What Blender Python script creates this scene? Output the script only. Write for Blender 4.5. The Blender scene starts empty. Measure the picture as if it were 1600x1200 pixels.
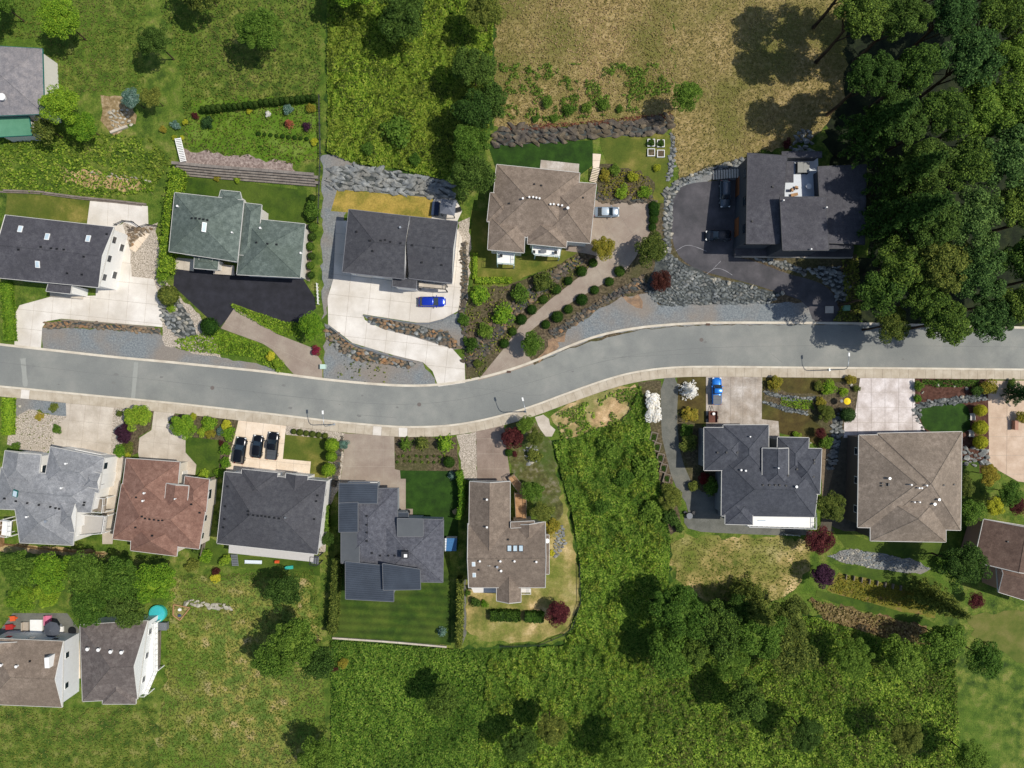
import bpy, bmesh, math, random
import numpy as np
from mathutils import Vector, Matrix, noise as mnoise
from mathutils.geometry import delaunay_2d_cdt
random.seed(7); NR = np.random.RandomState(7)
sc = bpy.context.scene
COL = sc.collection
# ------------------------------------------------------------------ camera, sky, sun, exposure
S = 0.115; F = 1090.0; H = F*S          # metres per photo pixel at street level; camera height
cd = bpy.data.cameras.new('camera'); cam = bpy.data.objects.new('camera', cd); COL.objects.link(cam)
cam.location = (0, 0, H); cam.rotation_euler = (0, 0, 0)
cd.sensor_width = 36; cd.lens = 36*F/1600; cd.clip_start = 1; cd.clip_end = 4000
sc.camera = cam
SUN_EL = 57.0
w = bpy.data.worlds.new('World'); sc.world = w; w.use_nodes = True
nt = w.node_tree; bg = nt.nodes['Background']
sky = nt.nodes.new('ShaderNodeTexSky'); sky.sky_type = 'NISHITA'; sky.sun_disc = False
sky.sun_elevation = math.radians(SUN_EL); sky.sun_rotation = math.radians(91)
nt.links.new(sky.outputs[0], bg.inputs[0]); bg.inputs[1].default_value = 0.125
sd = bpy.data.lights.new('sun', 'SUN'); sun = bpy.data.objects.new('sun', sd); COL.objects.link(sun)
sd.energy = 4.2; sd.angle = math.radians(0.5); sd.color = (1.0, 0.95, 0.87)
sun.rotation_euler = (math.radians(-1.0), math.radians(90-SUN_EL), 0); sun.location = (60, 0, 90)
sc.view_settings.view_transform = 'Standard'; sc.view_settings.look = 'None'
sc.view_settings.gamma = 1; sc.view_settings.exposure = 0.0
sc.view_settings.use_curve_mapping = False
# ------------------------------------------------------------------ terrain and placement
def ss(t): t = 0 if t < 0 else 1 if t > 1 else t; return t*t*(3-2*t)
def T(x, y): return 3.5*ss((y-11)/45.0) - 3.0*ss((-y-9)/45.0)
def AT(px, py, z):                       # point at absolute height z seen at a photo pixel
    k = (H-z)/H; return ((px-800)*S*k, (600-py)*S*k, z)
def G(px, py, dz=0.0):                   # ground point (plus dz)
    z = 0
    for _ in range(5):
        x, y, _z = AT(px, py, z); z = T(x, y)+dz
    return (x, y, z)
# ------------------------------------------------------------------ object helpers
def tag(o, label=None, cat=None, group=None, kind=None):
    if label: o['label'] = label
    if cat: o['category'] = cat
    if group: o['group'] = group
    if kind: o['kind'] = kind
    return o
def empty(name, loc, label=None, cat=None, group=None, kind=None):
    o = bpy.data.objects.new(name, None); o.empty_display_size = .3; COL.objects.link(o); o.location = loc
    return tag(o, label, cat, group, kind)
def link(name, me, parent=None):
    o = bpy.data.objects.new(name, me); COL.objects.link(o)
    if parent is not None: o.parent = parent
    return o
def wloc(o):
    v = Vector((0, 0, 0))
    while o is not None: v += o.location; o = o.parent
    return v
def mesh(name, vs, fs, mats, mi=None, smooth=False, off=None):
    me = bpy.data.meshes.new(name)
    if off is not None: vs = [(a-off[0], b-off[1], c-off[2]) for a, b, c in vs]
    me.from_pydata([tuple(v) for v in vs], [], fs)
    for m in (mats if isinstance(mats, (list, tuple)) else [mats]): me.materials.append(m)
    if mi: me.polygons.foreach_set('material_index', mi)
    if smooth: me.polygons.foreach_set('use_smooth', [True]*len(me.polygons))
    me.update(); return me
def mobj(name, vs, fs, mats, parent=None, mi=None, smooth=False):
    """mesh whose vertices are world coordinates; root parents carry only a location"""
    off = wloc(parent) if parent is not None else (0, 0, 0)
    return link(name, mesh(name, vs, fs, mats, mi, smooth, off), parent)
class MB:
    def __init__(s): s.v = []; s.f = []; s.m = []
    def add(s, vs, fs, m=0):
        n = len(s.v); s.v += [tuple(v) for v in vs]; s.f += [tuple(i+n for i in f) for f in fs]; s.m += [m]*len(fs)
    def box(s, c, d, rz=0, m=0, top=1.0):
        x, y, z = c; a, b, h = d[0]/2, d[1]/2, d[2]/2; cs, sn = math.cos(rz), math.sin(rz)
        vs = []
        for zz, t in ((-h, 1), (h, top)):
            for xx, yy in ((-a, -b), (a, -b), (a, b), (-a, b)):
                xx *= t; yy *= t
                vs.append((x+xx*cs-yy*sn, y+xx*sn+yy*cs, z+zz))
        s.add(vs, [(3, 2, 1, 0), (4, 5, 6, 7), (0, 1, 5, 4), (1, 2, 6, 5), (2, 3, 7, 6), (3, 0, 4, 7)], m)
    def prism(s, pts, z0, z1, m=0):      # pts: list of (x,y); z0,z1 numbers or lists
        n = len(pts)
        a0 = z0 if isinstance(z0, list) else [z0]*n; a1 = z1 if isinstance(z1, list) else [z1]*n
        ar = sum(pts[i][0]*pts[(i+1) % n][1]-pts[(i+1) % n][0]*pts[i][1] for i in range(n))
        if ar < 0: pts = pts[::-1]; a0 = a0[::-1]; a1 = a1[::-1]
        vs = [(p[0], p[1], a0[i]) for i, p in enumerate(pts)]+[(p[0], p[1], a1[i]) for i, p in enumerate(pts)]
        s.add(vs, [tuple(range(n))[::-1], tuple(range(n, 2*n))]+[(i, (i+1) % n, n+(i+1) % n, n+i) for i in range(n)], m)
    def tube(s, path, r, n=7, m=0, cap=True):
        rs = r if isinstance(r, (list, tuple)) else [r]*len(path); vs = []; fs = []
        P = [Vector(p) for p in path]
        for i, p in enumerate(P):
            d = (P[min(i+1, len(P)-1)]-P[max(i-1, 0)]).normalized()
            u = d.cross(Vector((0, 0, 1)));  u = Vector((1, 0, 0)) if u.length < 1e-3 else u.normalized()
            v = d.cross(u)
            for k in range(n):
                a = 2*math.pi*k/n; vs.append(p+(u*math.cos(a)+v*math.sin(a))*rs[i])
        for i in range(len(P)-1):
            for k in range(n):
                k2 = (k+1) % n; fs.append((i*n+k, i*n+k2, (i+1)*n+k2, (i+1)*n+k))
        if cap: fs += [tuple(range(n)), tuple(range((len(P)-1)*n, len(P)*n))[::-1]]
        s.add(vs, fs, m)
    def disc(s, c, r, h, n=16, m=0, r2=None):
        r2 = r if r2 is None else r2
        vs = [(c[0]+r*math.cos(2*math.pi*k/n), c[1]+r*math.sin(2*math.pi*k/n), c[2]) for k in range(n)]
        vs += [(c[0]+r2*math.cos(2*math.pi*k/n), c[1]+r2*math.sin(2*math.pi*k/n), c[2]+h) for k in range(n)]
        s.add(vs, [tuple(range(n))[::-1], tuple(range(n, 2*n))]+[(i, (i+1) % n, n+(i+1) % n, n+i) for i in range(n)], m)
    def obj(s, name, mats, parent=None, smooth=False): return mobj(name, s.v, s.f, mats, parent, s.m, smooth)
# ------------------------------------------------------------------ materials
def hexl(h):
    r = [int(h[i:i+2], 16)/255 for i in (0, 2, 4)]
    return tuple((c/12.92 if c <= .04045 else ((c+.055)/1.055)**2.4) for c in r)
_M = {}
def mat(name, cols, scale=1.0, rough=.9, bump=0.0, bscale=None, metal=0.0, big=None, bigscale=.08, bigamt=.5, fine=0.0, finescale=9.0,
        island=False, trans=0.0, pos=None, spec=.25, dist=.05, stripe=None):
    """cols: list of linear colours across a noise; big: colour mixed in by a broad noise"""
    if name in _M: return _M[name]
    m = bpy.data.materials.new(name); m.use_nodes = True; t = m.node_tree; N = t.nodes; L = t.links
    b = N['Principled BSDF']; b.inputs['Roughness'].default_value = rough; b.inputs['Metallic'].default_value = metal
    b.inputs['Specular IOR Level'].default_value = spec
    g = N.new('ShaderNodeNewGeometry')
    def noise(sc_, det=4, ro=.6):
        n = N.new('ShaderNodeTexNoise'); n.inputs['Scale'].default_value = sc_; n.inputs['Detail'].default_value = det
        n.inputs['Roughness'].default_value = ro; L.new(g.outputs['Position'], n.inputs['Vector']); return n
    cr = N.new('ShaderNodeValToRGB'); e = cr.color_ramp.elements
    pos = pos or ([.32+.36*i/(max(1, len(cols)-1)) for i in range(len(cols))] if not island else [i/max(1, len(cols)-1) for i in range(len(cols))])
    while len(e) < len(cols): e.new(.5)
    for i, c in enumerate(cols): e[i].position = pos[i]; e[i].color = (*c, 1)
    if island: L.new(g.outputs['Random Per Island'], cr.inputs[0])
    else: L.new(noise(scale).outputs[0], cr.inputs[0])
    out = cr.outputs[0]
    def mix(a, bcol, fac, typ='MIX'):
        x = N.new('ShaderNodeMix'); x.data_type = 'RGBA'; x.blend_type = typ
        L.new(a, x.inputs[6])
        if isinstance(bcol, tuple): x.inputs[7].default_value = (*bcol, 1)
        else: L.new(bcol, x.inputs[7])
        if isinstance(fac, float): x.inputs[0].default_value = fac
        else: L.new(fac, x.inputs[0])
        return x.outputs[2]
    if big:
        bn = noise(bigscale, 5, .55); mr = N.new('ShaderNodeMapRange'); L.new(bn.outputs[0], mr.inputs[0])
        mr.inputs[1].default_value = .42; mr.inputs[2].default_value = .62; mr.inputs[4].default_value = bigamt
        out = mix(out, big, mr.outputs[0])
    if fine:
        fn = noise(finescale, 2, .7); mr = N.new('ShaderNodeMapRange'); L.new(fn.outputs[0], mr.inputs[0])
        mr.inputs[1].default_value = .3; mr.inputs[2].default_value = .7
        mr.inputs[3].default_value = 1-fine; mr.inputs[4].default_value = 1+fine
        x = N.new('ShaderNodeVectorMath'); x.operation = 'SCALE'; L.new(out, x.inputs[0]); L.new(mr.outputs[0], x.inputs['Scale']); out = x.outputs[0]
    if stripe:
        ang_, per, amt = stripe; dt = N.new('ShaderNodeVectorMath'); dt.operation = 'DOT_PRODUCT'; L.new(g.outputs['Position'], dt.inputs[0]); dt.inputs[1].default_value = (math.cos(ang_)*6.283/per, math.sin(ang_)*6.283/per, 0)
        sn = N.new('ShaderNodeMath'); sn.operation = 'SINE'; L.new(dt.outputs['Value'], sn.inputs[0]); ma = N.new('ShaderNodeMath'); ma.operation = 'MULTIPLY_ADD'; L.new(sn.outputs[0], ma.inputs[0]); ma.inputs[1].default_value = amt; ma.inputs[2].default_value = 1
        x = N.new('ShaderNodeVectorMath'); x.operation = 'SCALE'; L.new(out, x.inputs[0]); L.new(ma.outputs[0], x.inputs['Scale']); out = x.outputs[0]
    if island:
        oi = N.new('ShaderNodeObjectInfo'); hs = N.new('ShaderNodeHueSaturation'); mr = N.new('ShaderNodeMapRange'); L.new(oi.outputs['Random'], mr.inputs[0]); mr.inputs[3].default_value = .78; mr.inputs[4].default_value = 1.3
        L.new(mr.outputs[0], hs.inputs['Value']); m2 = N.new('ShaderNodeMapRange'); L.new(oi.outputs['Random'], m2.inputs[0]); m2.inputs[3].default_value = .515; m2.inputs[4].default_value = .485; L.new(m2.outputs[0], hs.inputs['Hue']); L.new(out, hs.inputs['Color']); out = hs.outputs[0]
    L.new(out, b.inputs['Base Color'])
    if bump:
        bn = noise(bscale or scale*3, 3, .6); bp = N.new('ShaderNodeBump'); bp.inputs['Strength'].default_value = bump
        bp.inputs['Distance'].default_value = dist; L.new(bn.outputs[0], bp.inputs['Height']); L.new(bp.outputs[0], b.inputs['Normal'])
    if trans:
        tr = N.new('ShaderNodeBsdfTranslucent'); L.new(out, tr.inputs[0]); ms = N.new('ShaderNodeMixShader'); ms.inputs[0].default_value = trans
        L.new(b.outputs[0], ms.inputs[1]); L.new(tr.outputs[0], ms.inputs[2]); L.new(ms.outputs[0], N['Material Output'].inputs[0])
    _M[name] = m; return m
def c3(*h): return [hexl(x) for x in h]
def solid(name, h, rough=.6, metal=0., spec=.4): 
    a = hexl(h); return mat(name, [tuple(v*.93 for v in a), a], 2.0, rough, metal=metal, spec=spec)
def warm(c): g = sum(c)/3; return tuple(v*.93+g*.07 for v in (c[0]*1.22, c[1]*1.1, c[2]*1.02))
def leafm(name, *h, trans=.34, **k): return mat(name, [warm(c) if c[1] > c[0] else c for c in c3(*h)], island=True, rough=.75, trans=trans, spec=.12, **k)
def m4(a): return a
MEADOW = mat('meadow_grass', c3('2c3f12', '465a1a', '64702a', '7c7a40'), .55, bump=.9, bscale=4, big=hexl('4a6418'), bigscale=.05, bigamt=.7, fine=.35, finescale=5, dist=.15)
DRY = mat('dry_grass', c3('6c6236', '8c7a4c', 'a89468'), 1.6, bump=.8, bscale=6, big=hexl('5e6028'), bigscale=.09, bigamt=.8, fine=.25, finescale=6, dist=.1)
STRAW = mat('straw_lawn', c3('525c24', '76703a', '9d8a56', 'c8ae80'), .28, bump=.5, bscale=5, big=hexl('586a1e'), bigscale=.12, bigamt=.6, fine=.22, finescale=4)
LAWN = mat('lawn_green', c3('2a400f', '384f10', '485c18'), .5, bump=.4, bscale=8, big=hexl('556322'), bigscale=.13, bigamt=.5, fine=.2, finescale=5)
LAWND = mat('lawn_dark', c3('1d340b', '25400d', '2e4b12'), .6, bump=.4, bscale=8, fine=.18, finescale=5)
LAWNY = mat('lawn_yellowing', c3('455418', '636626', '887c40'), .3, bump=.4, bscale=7, big=hexl('48561a'), bigscale=.12, bigamt=.7, fine=.2, finescale=5)
YLAWN = mat('lawn_golden', c3('706c28', '907e38', 'a68c44'), .45, bump=.4, bscale=7, fine=.22, finescale=4)
GRAVEL = mat('gravel_bluegrey', c3('626a6c', '74797a', '888c8a'), 3.5, bump=.5, bscale=16, big=hexl('86796a'), bigscale=.1, bigamt=.7, fine=.22, finescale=14, dist=.03)
COBBLE = mat('gravel_pale', c3('76705f', 'a89c8c', 'd2c6b6'), 5, bump=1, bscale=6, fine=.35, finescale=8, dist=.12)
SOIL = mat('soil_mulch', c3('3a3024', '554a38', '746650'), 2.6, bump=.7, bscale=9, big=hexl('464a24'), bigscale=.16, bigamt=.6, fine=.35, finescale=7, dist=.1)
MULCH = mat('mulch_redbrown', c3('3a241c', '4f3327', '60443a'), 2, bump=.7, bscale=7, fine=.3, finescale=7)
BROWNLAWN = mat('lawn_brown', c3('3b3018', '4d4220', '5c5228'), .5, bump=.5, bscale=6, big=hexl('3f4a1a'), bigscale=.15, bigamt=.4, fine=.2, finescale=5)
SAND = mat('sandy_dirt', c3('8a7450', 'b0936a', 'cdb088'), .7, bump=.7, bscale=5, big=hexl('586a26'), bigscale=.2, bigamt=.7, fine=.25, finescale=6)
RUST = mat('rusty_gravel', c3('746250', '8a7058', 'a08668'), 1.1, bump=.5, bscale=12, fine=.25, finescale=10)
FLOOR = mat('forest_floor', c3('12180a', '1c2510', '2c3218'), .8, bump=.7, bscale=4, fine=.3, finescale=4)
BRUSH = mat('brush_brown', c3('46361f', '6a5538', '8c7654'), 1.2, bump=1, bscale=5, big=hexl('4a5220'), bigscale=.12, bigamt=.5, fine=.35, finescale=5, dist=.15)
ASPH = mat('road_asphalt', c3('797a75', '84857e', '8f8e86'), .22, rough=.95, bump=.2, bscale=20, big=hexl('747672'), bigscale=.05, bigamt=.9, fine=.11, finescale=9)
ASPHD = mat('driveway_asphalt', c3('26262a', '2c2c31', '323238'), .6, rough=.95, fine=.12, finescale=9, bump=.2, bscale=16)
ASPHM = mat('old_asphalt', c3('434244', '4e4c4e', '5a5759'), .4, rough=.95, fine=.12, finescale=8, bump=.2, bscale=16)
PATHG = mat('path_grey', c3('5a5a52', '66665e', '706e64'), .5, fine=.15, finescale=8)
CONCW = mat('concrete_white', c3('c6bfb3', 'd3ccc1', 'dcd6cb'), .35, fine=.06, finescale=8, big=hexl('b8ae9e'), bigscale=.14, bigamt=.6)
CONCB = mat('concrete_beige', c3('b0a594', 'bdb2a2', 'c8beae'), .5, fine=.08, finescale=8, big=hexl('9c9080'), bigscale=.2, bigamt=.5)
CONCS = mat('concrete_sidewalk', c3('a59884', 'b0a490', 'baaf9c'), .7, fine=.08, finescale=8)
CONCN = mat('concrete_brown', c3('8c7e70', '978a7b', 'a09484'), .5, fine=.08, finescale=8, big=hexl('857468'), bigscale=.16, bigamt=.5)
CONCT = mat('concrete_stamped', c3('8a8074', 'a89e92', 'c0b8ae'), .5, fine=.14, finescale=6, big=hexl('9a8a78'), bigscale=.3, bigamt=.5)
CONCR = mat('pavers_redbrown', c3('7a6a5e', '87776a', '948476'), .35, fine=.1, finescale=6)
CONCP = mat('concrete_cream', c3('cdb9a0', 'd8c6ae', 'dfcfba'), .5, fine=.05, finescale=8)
CONCPK = mat('concrete_tan', c3('b29a84', 'bda68f', 'c8b29c'), .5, fine=.06, finescale=8)
JOINTL = mat('joint_pale', c3('9a9184', 'a89e90'), 1, fine=.1)
JOINT = mat('joint_dirt', c3('5e574c', '766d60'), 1, fine=.2)
KERB = mat('kerb_concrete', c3('b5aa98', 'c5bba8', 'cfc6b4'), .5, fine=.08)
def shingle(n, a, b, c, big): return mat('shingle_'+n, c3(a, b, c), 1.3, rough=.92, fine=.22, finescale=5, bump=.35, bscale=7, big=tuple(v*.8 for v in hexl(big)), bigscale=.2, bigamt=.55, dist=.04)
SH_DARK = shingle('charcoal', '434247', '4d4c50', '575659', '48474b')
SH_DARK2 = shingle('black', '404044', '49494c', '525254', '4a494c')
SH_GREEN = shingle('green', '4d5751', '5c665f', '6b756d', '59645a')
SH_TAUPE = shingle('taupe', '706357', '7e7062', '8b7c6e', '75675a')
SH_TAUPE2 = shingle('taupe_warm', '695d52', '776a5d', '847668', '6f6256')
SH_GREY = shingle('light_grey', '78797b', '878889', '979797', '7c7d7e')
SH_RED = shingle('redbrown', '715347', '806153', '8f6f60', '77584b')
SH_BROWN = shingle('brown', '54433a', '624f44', '6f5c50', '5a483e')
METAL = mat('metal_roof_blue', c3('3e444c', '484f58'), .4, rough=.5, metal=.2, fine=.04)
METALT = mat('metal_roof_grey', c3('535658', '5c5f60'), .4, rough=.55, metal=.15, fine=.04)
BLUEROOF = solid('blue_panel', '3d6f9e', .45)
TEAL = solid('teal_paint', '17645c', .5); TEALL = mat('faded_green_deck', c3('4f8064', '5c8c70'), .6, fine=.06)
WHITE = solid('white_paint', 'e6e4de', .6); OFFW = solid('offwhite_wall', 'd2cdc4', .75); GREYW = solid('grey_wall', '8c9296', .75)
BEIGEW = solid('beige_wall', 'b5a894', .8); DARKW = solid('dark_wall', '3c4148', .75); WOODW = solid('cedar_wall', '7a4a28', .7)
TRIM = solid('white_trim', 'c4c1b9', .6); DTRIM = solid('dark_trim', '2e2f33', .6); CAPD = solid('ridge_dark', '36353a', .9)
WOOD = mat('wood_boards', c3('8a6846', 'a07c58', 'b08c68'), 1.2, fine=.12); WOODG = mat('wood_weathered', c3('6e655a', '857a6c'), 1.2, fine=.15)
GLASS = mat('window_glass', c3('1c262e', '26323c'), .5, rough=.08, spec=.8); SKYL = mat('skylight_glass', c3('a9bcc4', 'c4d2d6'), .8, rough=.15, spec=.7)
BLACK = solid('black_plastic', '17181a', .5); GREY = solid('grey_plastic', '6c6f72', .5); ALU = solid('galvanised_metal', 'b4b8ba', .4, .6)
RED = solid('red_paint', 'a62a24', .5); PINK = solid('pink_fabric', 'c8708c', .8); ORANGE = solid('orange_plastic', 'd05a2a', .5)
TURQ = solid('turquoise_water', '3fb0b4', .1); AQUA = solid('aqua_plastic', '35a595', .5); YELLOW = solid('yellow_fabric', 'e8c81a', .8)
TYRE = solid('tyre_rubber', '141414', .8); LAMPW = solid('lamp_lens', 'e8e8e2', .2); LAMPR = solid('tail_lens', '8a1410', .2)
BARK = mat('bark', c3('2c2218', '4a3c2c'), 3, fine=.2)
ROCKG = mat('rock_grey', c3('5e6263', '7f8280', '9c9c96'), .9, bump=.6, bscale=5, fine=.2, finescale=4, big=hexl('7c7668'), bigscale=.4, bigamt=.5)
ROCKD = mat('rock_slate', c3('464a4a', '656967', '868883'), .9, bump=.6, bscale=5, fine=.2, finescale=4)
ROCKB = mat('rock_brown', c3('3e3a38', '565049', '766a58'), .9, bump=.6, bscale=5, fine=.2, finescale=4, big=hexl('6a5c42'), bigscale=.35, bigamt=.5)
ROCKW = mat('rock_pale', c3('8e8878', 'b4ae9e'), 1, bump=.5, bscale=5, fine=.15)
ROCKO = mat('rock_rusty', c3('5c5650', '7d6d58', '96704c'), .6, bump=.6, bscale=5, fine=.2, finescale=4)
LF = dict(
 dark=leafm('leaf_dark', '1e3210', '2f4a17', '436222', '587630'),
 forest=leafm('leaf_forest', '21340f', '35501a', '4e6c24', '6e8c32'),
 forestb=leafm('leaf_forest_blue', '1c3414', '304e20', '486a30', '668a44'),
 mid=leafm('leaf_mid', '2c4814', '3f6019', '557824', '6c8c32'),
 olive=leafm('leaf_olive', '33441a', '4a5c20', '63722c', '7c8838'),
 lime=leafm('leaf_lime', '47661a', '5f861a', '7a9c20', '93ac30'),
 bright=leafm('leaf_bright', '3a6214', '527c18', '6c941c', '84a626'),
 yellow=leafm('leaf_yellow', '7c8a1c', '9aa222', 'b4b42c', 'c8c444'),
 ochre=leafm('leaf_ochre', '5c6420', '7c7e28', '948e30', 'a08634'),
 box=leafm('leaf_box', '18300c', '264412', '345618', '46681e'),
 conifer=leafm('leaf_conifer', '1b3018', '2a4622', '3a5a2c', '4c6e38'),
 blue=leafm('leaf_bluegreen', '2f5046', '45685c', '5c8074', '86a098'),
 purple=leafm('leaf_purple', '261722', '38202f', '4a2c3e', '5a3a4c'),
 red=leafm('leaf_red', '2e1416', '46201f', '5c2a2a', '704038'),
 crimson=leafm('leaf_crimson', '541a22', '782430', '8e3642'),
 coral=leafm('leaf_coral', '8a3c34', 'b0564a', 'c87060'),
 white=leafm('flowers_white', 'c8ccc0', 'dde0d8', 'ecece6', 'f4f4f0'),
 bramble=leafm('leaf_bramble', '3a5a1c', '567a22', '72982a', '8cac36', 'a4b84e', big=hexl('3c5a1e'), bigscale=.14, bigamt=.55),
 brambley=leafm('leaf_bramble_bright', '3c5c14', '55781a', '709220', '8aa62c', 'a0b044', big=hexl('6c6c2e'), bigscale=.14, bigamt=.4),
 grass=leafm('grass_blades', '3c5216', '50681c', '66782a', '7c8038', big=hexl('7c7448'), bigscale=.12, bigamt=.5),
 drygrass=leafm('dry_blades', '70663a', '948258', 'b09c74', big=hexl('6a6a30'), bigscale=.1, bigamt=.7),
 heather=leafm('heath_rust', '5c3a30', '7c4a3c', '94604c'))
BCORE = mat('bramble_ground', c3('1c300c', '2a4410', '3c5616'), .8, bump=.8, bscale=4, fine=.3, finescale=4, dist=.15)
# ------------------------------------------------------------------ polygons and sheets
def inpoly(x, y, P):
    c = False; n = len(P); j = n-1
    for i in range(n):
        if (P[i][1] > y) != (P[j][1] > y) and x < (P[j][0]-P[i][0])*(y-P[i][1])/(P[j][1]-P[i][1])+P[i][0]: c = not c
        j = i
    return c
def smoothpoly(P, it=1, closed=True):    # Chaikin
    for _ in range(it):
        Q = []; n = len(P)
        for i in range(n if closed else n-1):
            a, b = P[i], P[(i+1) % n]
            Q += [(a[0]*.75+b[0]*.25, a[1]*.75+b[1]*.25), (a[0]*.25+b[0]*.75, a[1]*.25+b[1]*.75)]
        if not closed: Q = [P[0]]+Q+[P[-1]]
        P = Q
    return P
_lv = [0]; _sheets = []
def level(B):
    x0 = min(p[0] for p in B); x1 = max(p[0] for p in B); y0 = min(p[1] for p in B); y1 = max(p[1] for p in B); lv = 0
    for (a0, a1, b0, b1, Q, l) in _sheets:
        if l < lv or a1 < x0 or a0 > x1 or b1 < y0 or b0 > y1: continue
        if any(inpoly(p[0], p[1], Q) for p in B[::2]) or any(inpoly(p[0], p[1], B) for p in Q[::2]): lv = l+1
    _sheets.append((x0, x1, y0, y1, B, lv)); _lv[0] = lv; return lv
def sheet(name, poly, m, wob=0.0, smooth=0, step=1.0, lift=None, kind='structure', label=None, parent=None, undul=0.0):
    if smooth: poly = smoothpoly(poly, smooth)
    W = [G(*p)[:2] for p in poly]; B = []
    for i in range(len(W)):
        a, b = W[i], W[(i+1) % len(W)]; d = math.hypot(b[0]-a[0], b[1]-a[1]); n = max(1, int(d/step))
        for k in range(n): B.append((a[0]+(b[0]-a[0])*k/n, a[1]+(b[1]-a[1])*k/n))
    if wob:
        B = [(x+wob*(math.sin(x*1.9+y*2.7)+math.sin(x*.8-y*1.3+2)+random.uniform(-.6, .6)), y+wob*(math.sin(x*2.3-y*1.7+1)+math.sin(x*1.1+y*.7)+random.uniform(-.6, .6))) for x, y in B]
    nb = len(B); V = [Vector(p) for p in B]
    x0 = min(p[0] for p in B); x1 = max(p[0] for p in B); y0 = min(p[1] for p in B); y1 = max(p[1] for p in B)
    i = math.floor(x0/step)*step
    while i < x1:
        j = math.floor(y0/step)*step
        while j < y1:
            if inpoly(i, j, B): V.append(Vector((i+.01*math.sin(j), j)))
            j += step
        i += step
    vo, eo, fo, *_ = delaunay_2d_cdt(V, [], [list(range(nb))], 1, 1e-4)
    if lift is None: lift = .02+.005*level(B)
    top = lift
    vs = [(v.x, v.y, T(v.x, v.y)+lift+(undul*(math.sin(v.x*1.3)+math.sin(v.y*1.7+v.x*.6)) if undul else 0)) for v in vo]
    o = mobj(name, vs, [tuple(f) for f in fo], m, parent)
    # make normals face up
    me = o.data
    if len(me.polygons) and sum(p.normal.z for p in me.polygons) < 0: me.flip_normals()
    return tag(o, label, None, None, kind)
def clip(P, ax, v, keep):                # keep side of a half plane
    Q = []; n = len(P)
    for i in range(n):
        a, b = P[i], P[(i+1) % n]; da = (a[ax]-v)*keep; db = (b[ax]-v)*keep
        if da >= 0: Q.append(a)
        if (da > 0) != (db > 0) and abs(da-db) > 1e-9:
            t = da/(da-db); Q.append((a[0]+(b[0]-a[0])*t, a[1]+(b[1]-a[1])*t))
    return Q
def area(P): return abs(sum(P[i][0]*P[(i+1) % len(P)][1]-P[(i+1) % len(P)][0]*P[i][1] for i in range(len(P))))/2
def paving(name, poly, m, size=3.0, ang=0.0, gap=.05, smooth=0, label=None, base=None, piece='slab', size2=None):
    root = sheet(name, poly, base or JOINTL, smooth=smooth, label=label)
    if smooth: poly = smoothpoly(poly, smooth)
    W = [G(*p)[:2] for p in poly]; ca, sa = math.cos(ang), math.sin(ang)
    Lc = [(x*ca+y*sa, -x*sa+y*ca) for x, y in W]
    x0 = min(p[0] for p in Lc); x1 = max(p[0] for p in Lc); y0 = min(p[1] for p in Lc); y1 = max(p[1] for p in Lc)
    s2 = size2 or size; nx = max(1, round((x1-x0)/size)); ny = max(1, round((y1-y0)/s2)); sx = (x1-x0)/nx; sy = (y1-y0)/ny
    lift = .02+.005*_lv[0]+.03
    for i in range(nx):
        for j in range(ny):
            P = clip(clip(clip(clip(Lc, 0, x0+i*sx+gap/2, 1), 0, x0+(i+1)*sx-gap/2, -1), 1, y0+j*sy+gap/2, 1), 1, y0+(j+1)*sy-gap/2, -1)
            Q = []
            for p in P:
                if not Q or math.hypot(p[0]-Q[-1][0], p[1]-Q[-1][1]) > .02: Q.append(p)
            if len(Q) < 3 or area(Q) < .15: continue
            w2 = [(x*ca-y*sa, x*sa+y*ca) for x, y in Q]
            b = MB(); b.prism(w2, [T(*p)-.02 for p in w2], [T(*p)+lift for p in w2]); o = b.obj(piece, m, root)
    return root
# ------------------------------------------------------------------ ground
gx = [-1500, -900, -500, -300, -200, -150, -125]+[v for v in np.arange(-112, 112.5, 1.0)]+[125, 150, 200, 300, 500, 900, 1500]
gy = [-1500, -900, -500, -300, -200, -140, -100]+[v for v in np.arange(-88, 88.5, 1.0)]+[100, 140, 200, 300, 500, 900, 1500]
vs = [(x, y, T(x, y)) for y in gy for x in gx]; nx = len(gx)
fs = [(j*nx+i, j*nx+i+1, (j+1)*nx+i+1, (j+1)*nx+i) for j in range(len(gy)-1) for i in range(nx-1)]
tag(mobj('ground', vs, fs, MEADOW), kind='structure')
NK = [(-60, 533), (0, 540), (90, 550), (180, 560), (260, 567), (340, 575), (420, 583), (500, 594), (583, 602), (640, 605), (690, 603), (740, 595), (790, 582), (836, 566), (890, 542), (940, 524), (1000, 513), (1060, 508), (1110, 506), (1200, 506), (1340, 507), (1480, 511), (1600, 514), (1700, 516)]
SK = [(-60, 597), (0, 602), (130, 615), (260, 627), (350, 637), (440, 647), (520, 657), (610, 665), (650, 666), (700, 664), (745, 657), (787, 647), (830, 634), (875, 617), (919, 601), (955, 589), (990, 580), (1040, 573), (1100, 571), (1260, 573), (1420, 574), (1600, 576), (1700, 577)]
NK = smoothpoly(NK, 2, False); SK = smoothpoly(SK, 2, False)
def offs(P, d):                          # shift a polyline sideways in world metres (positive = towards +y)
    W = [Vector(G(*p)[:2]) for p in P]; out = []
    for i, p in enumerate(W):
        t = (W[min(i+1, len(W)-1)]-W[max(0, i-1)]).normalized(); out.append((p.x-t.y*d, p.y+t.x*d))
    return out
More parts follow.
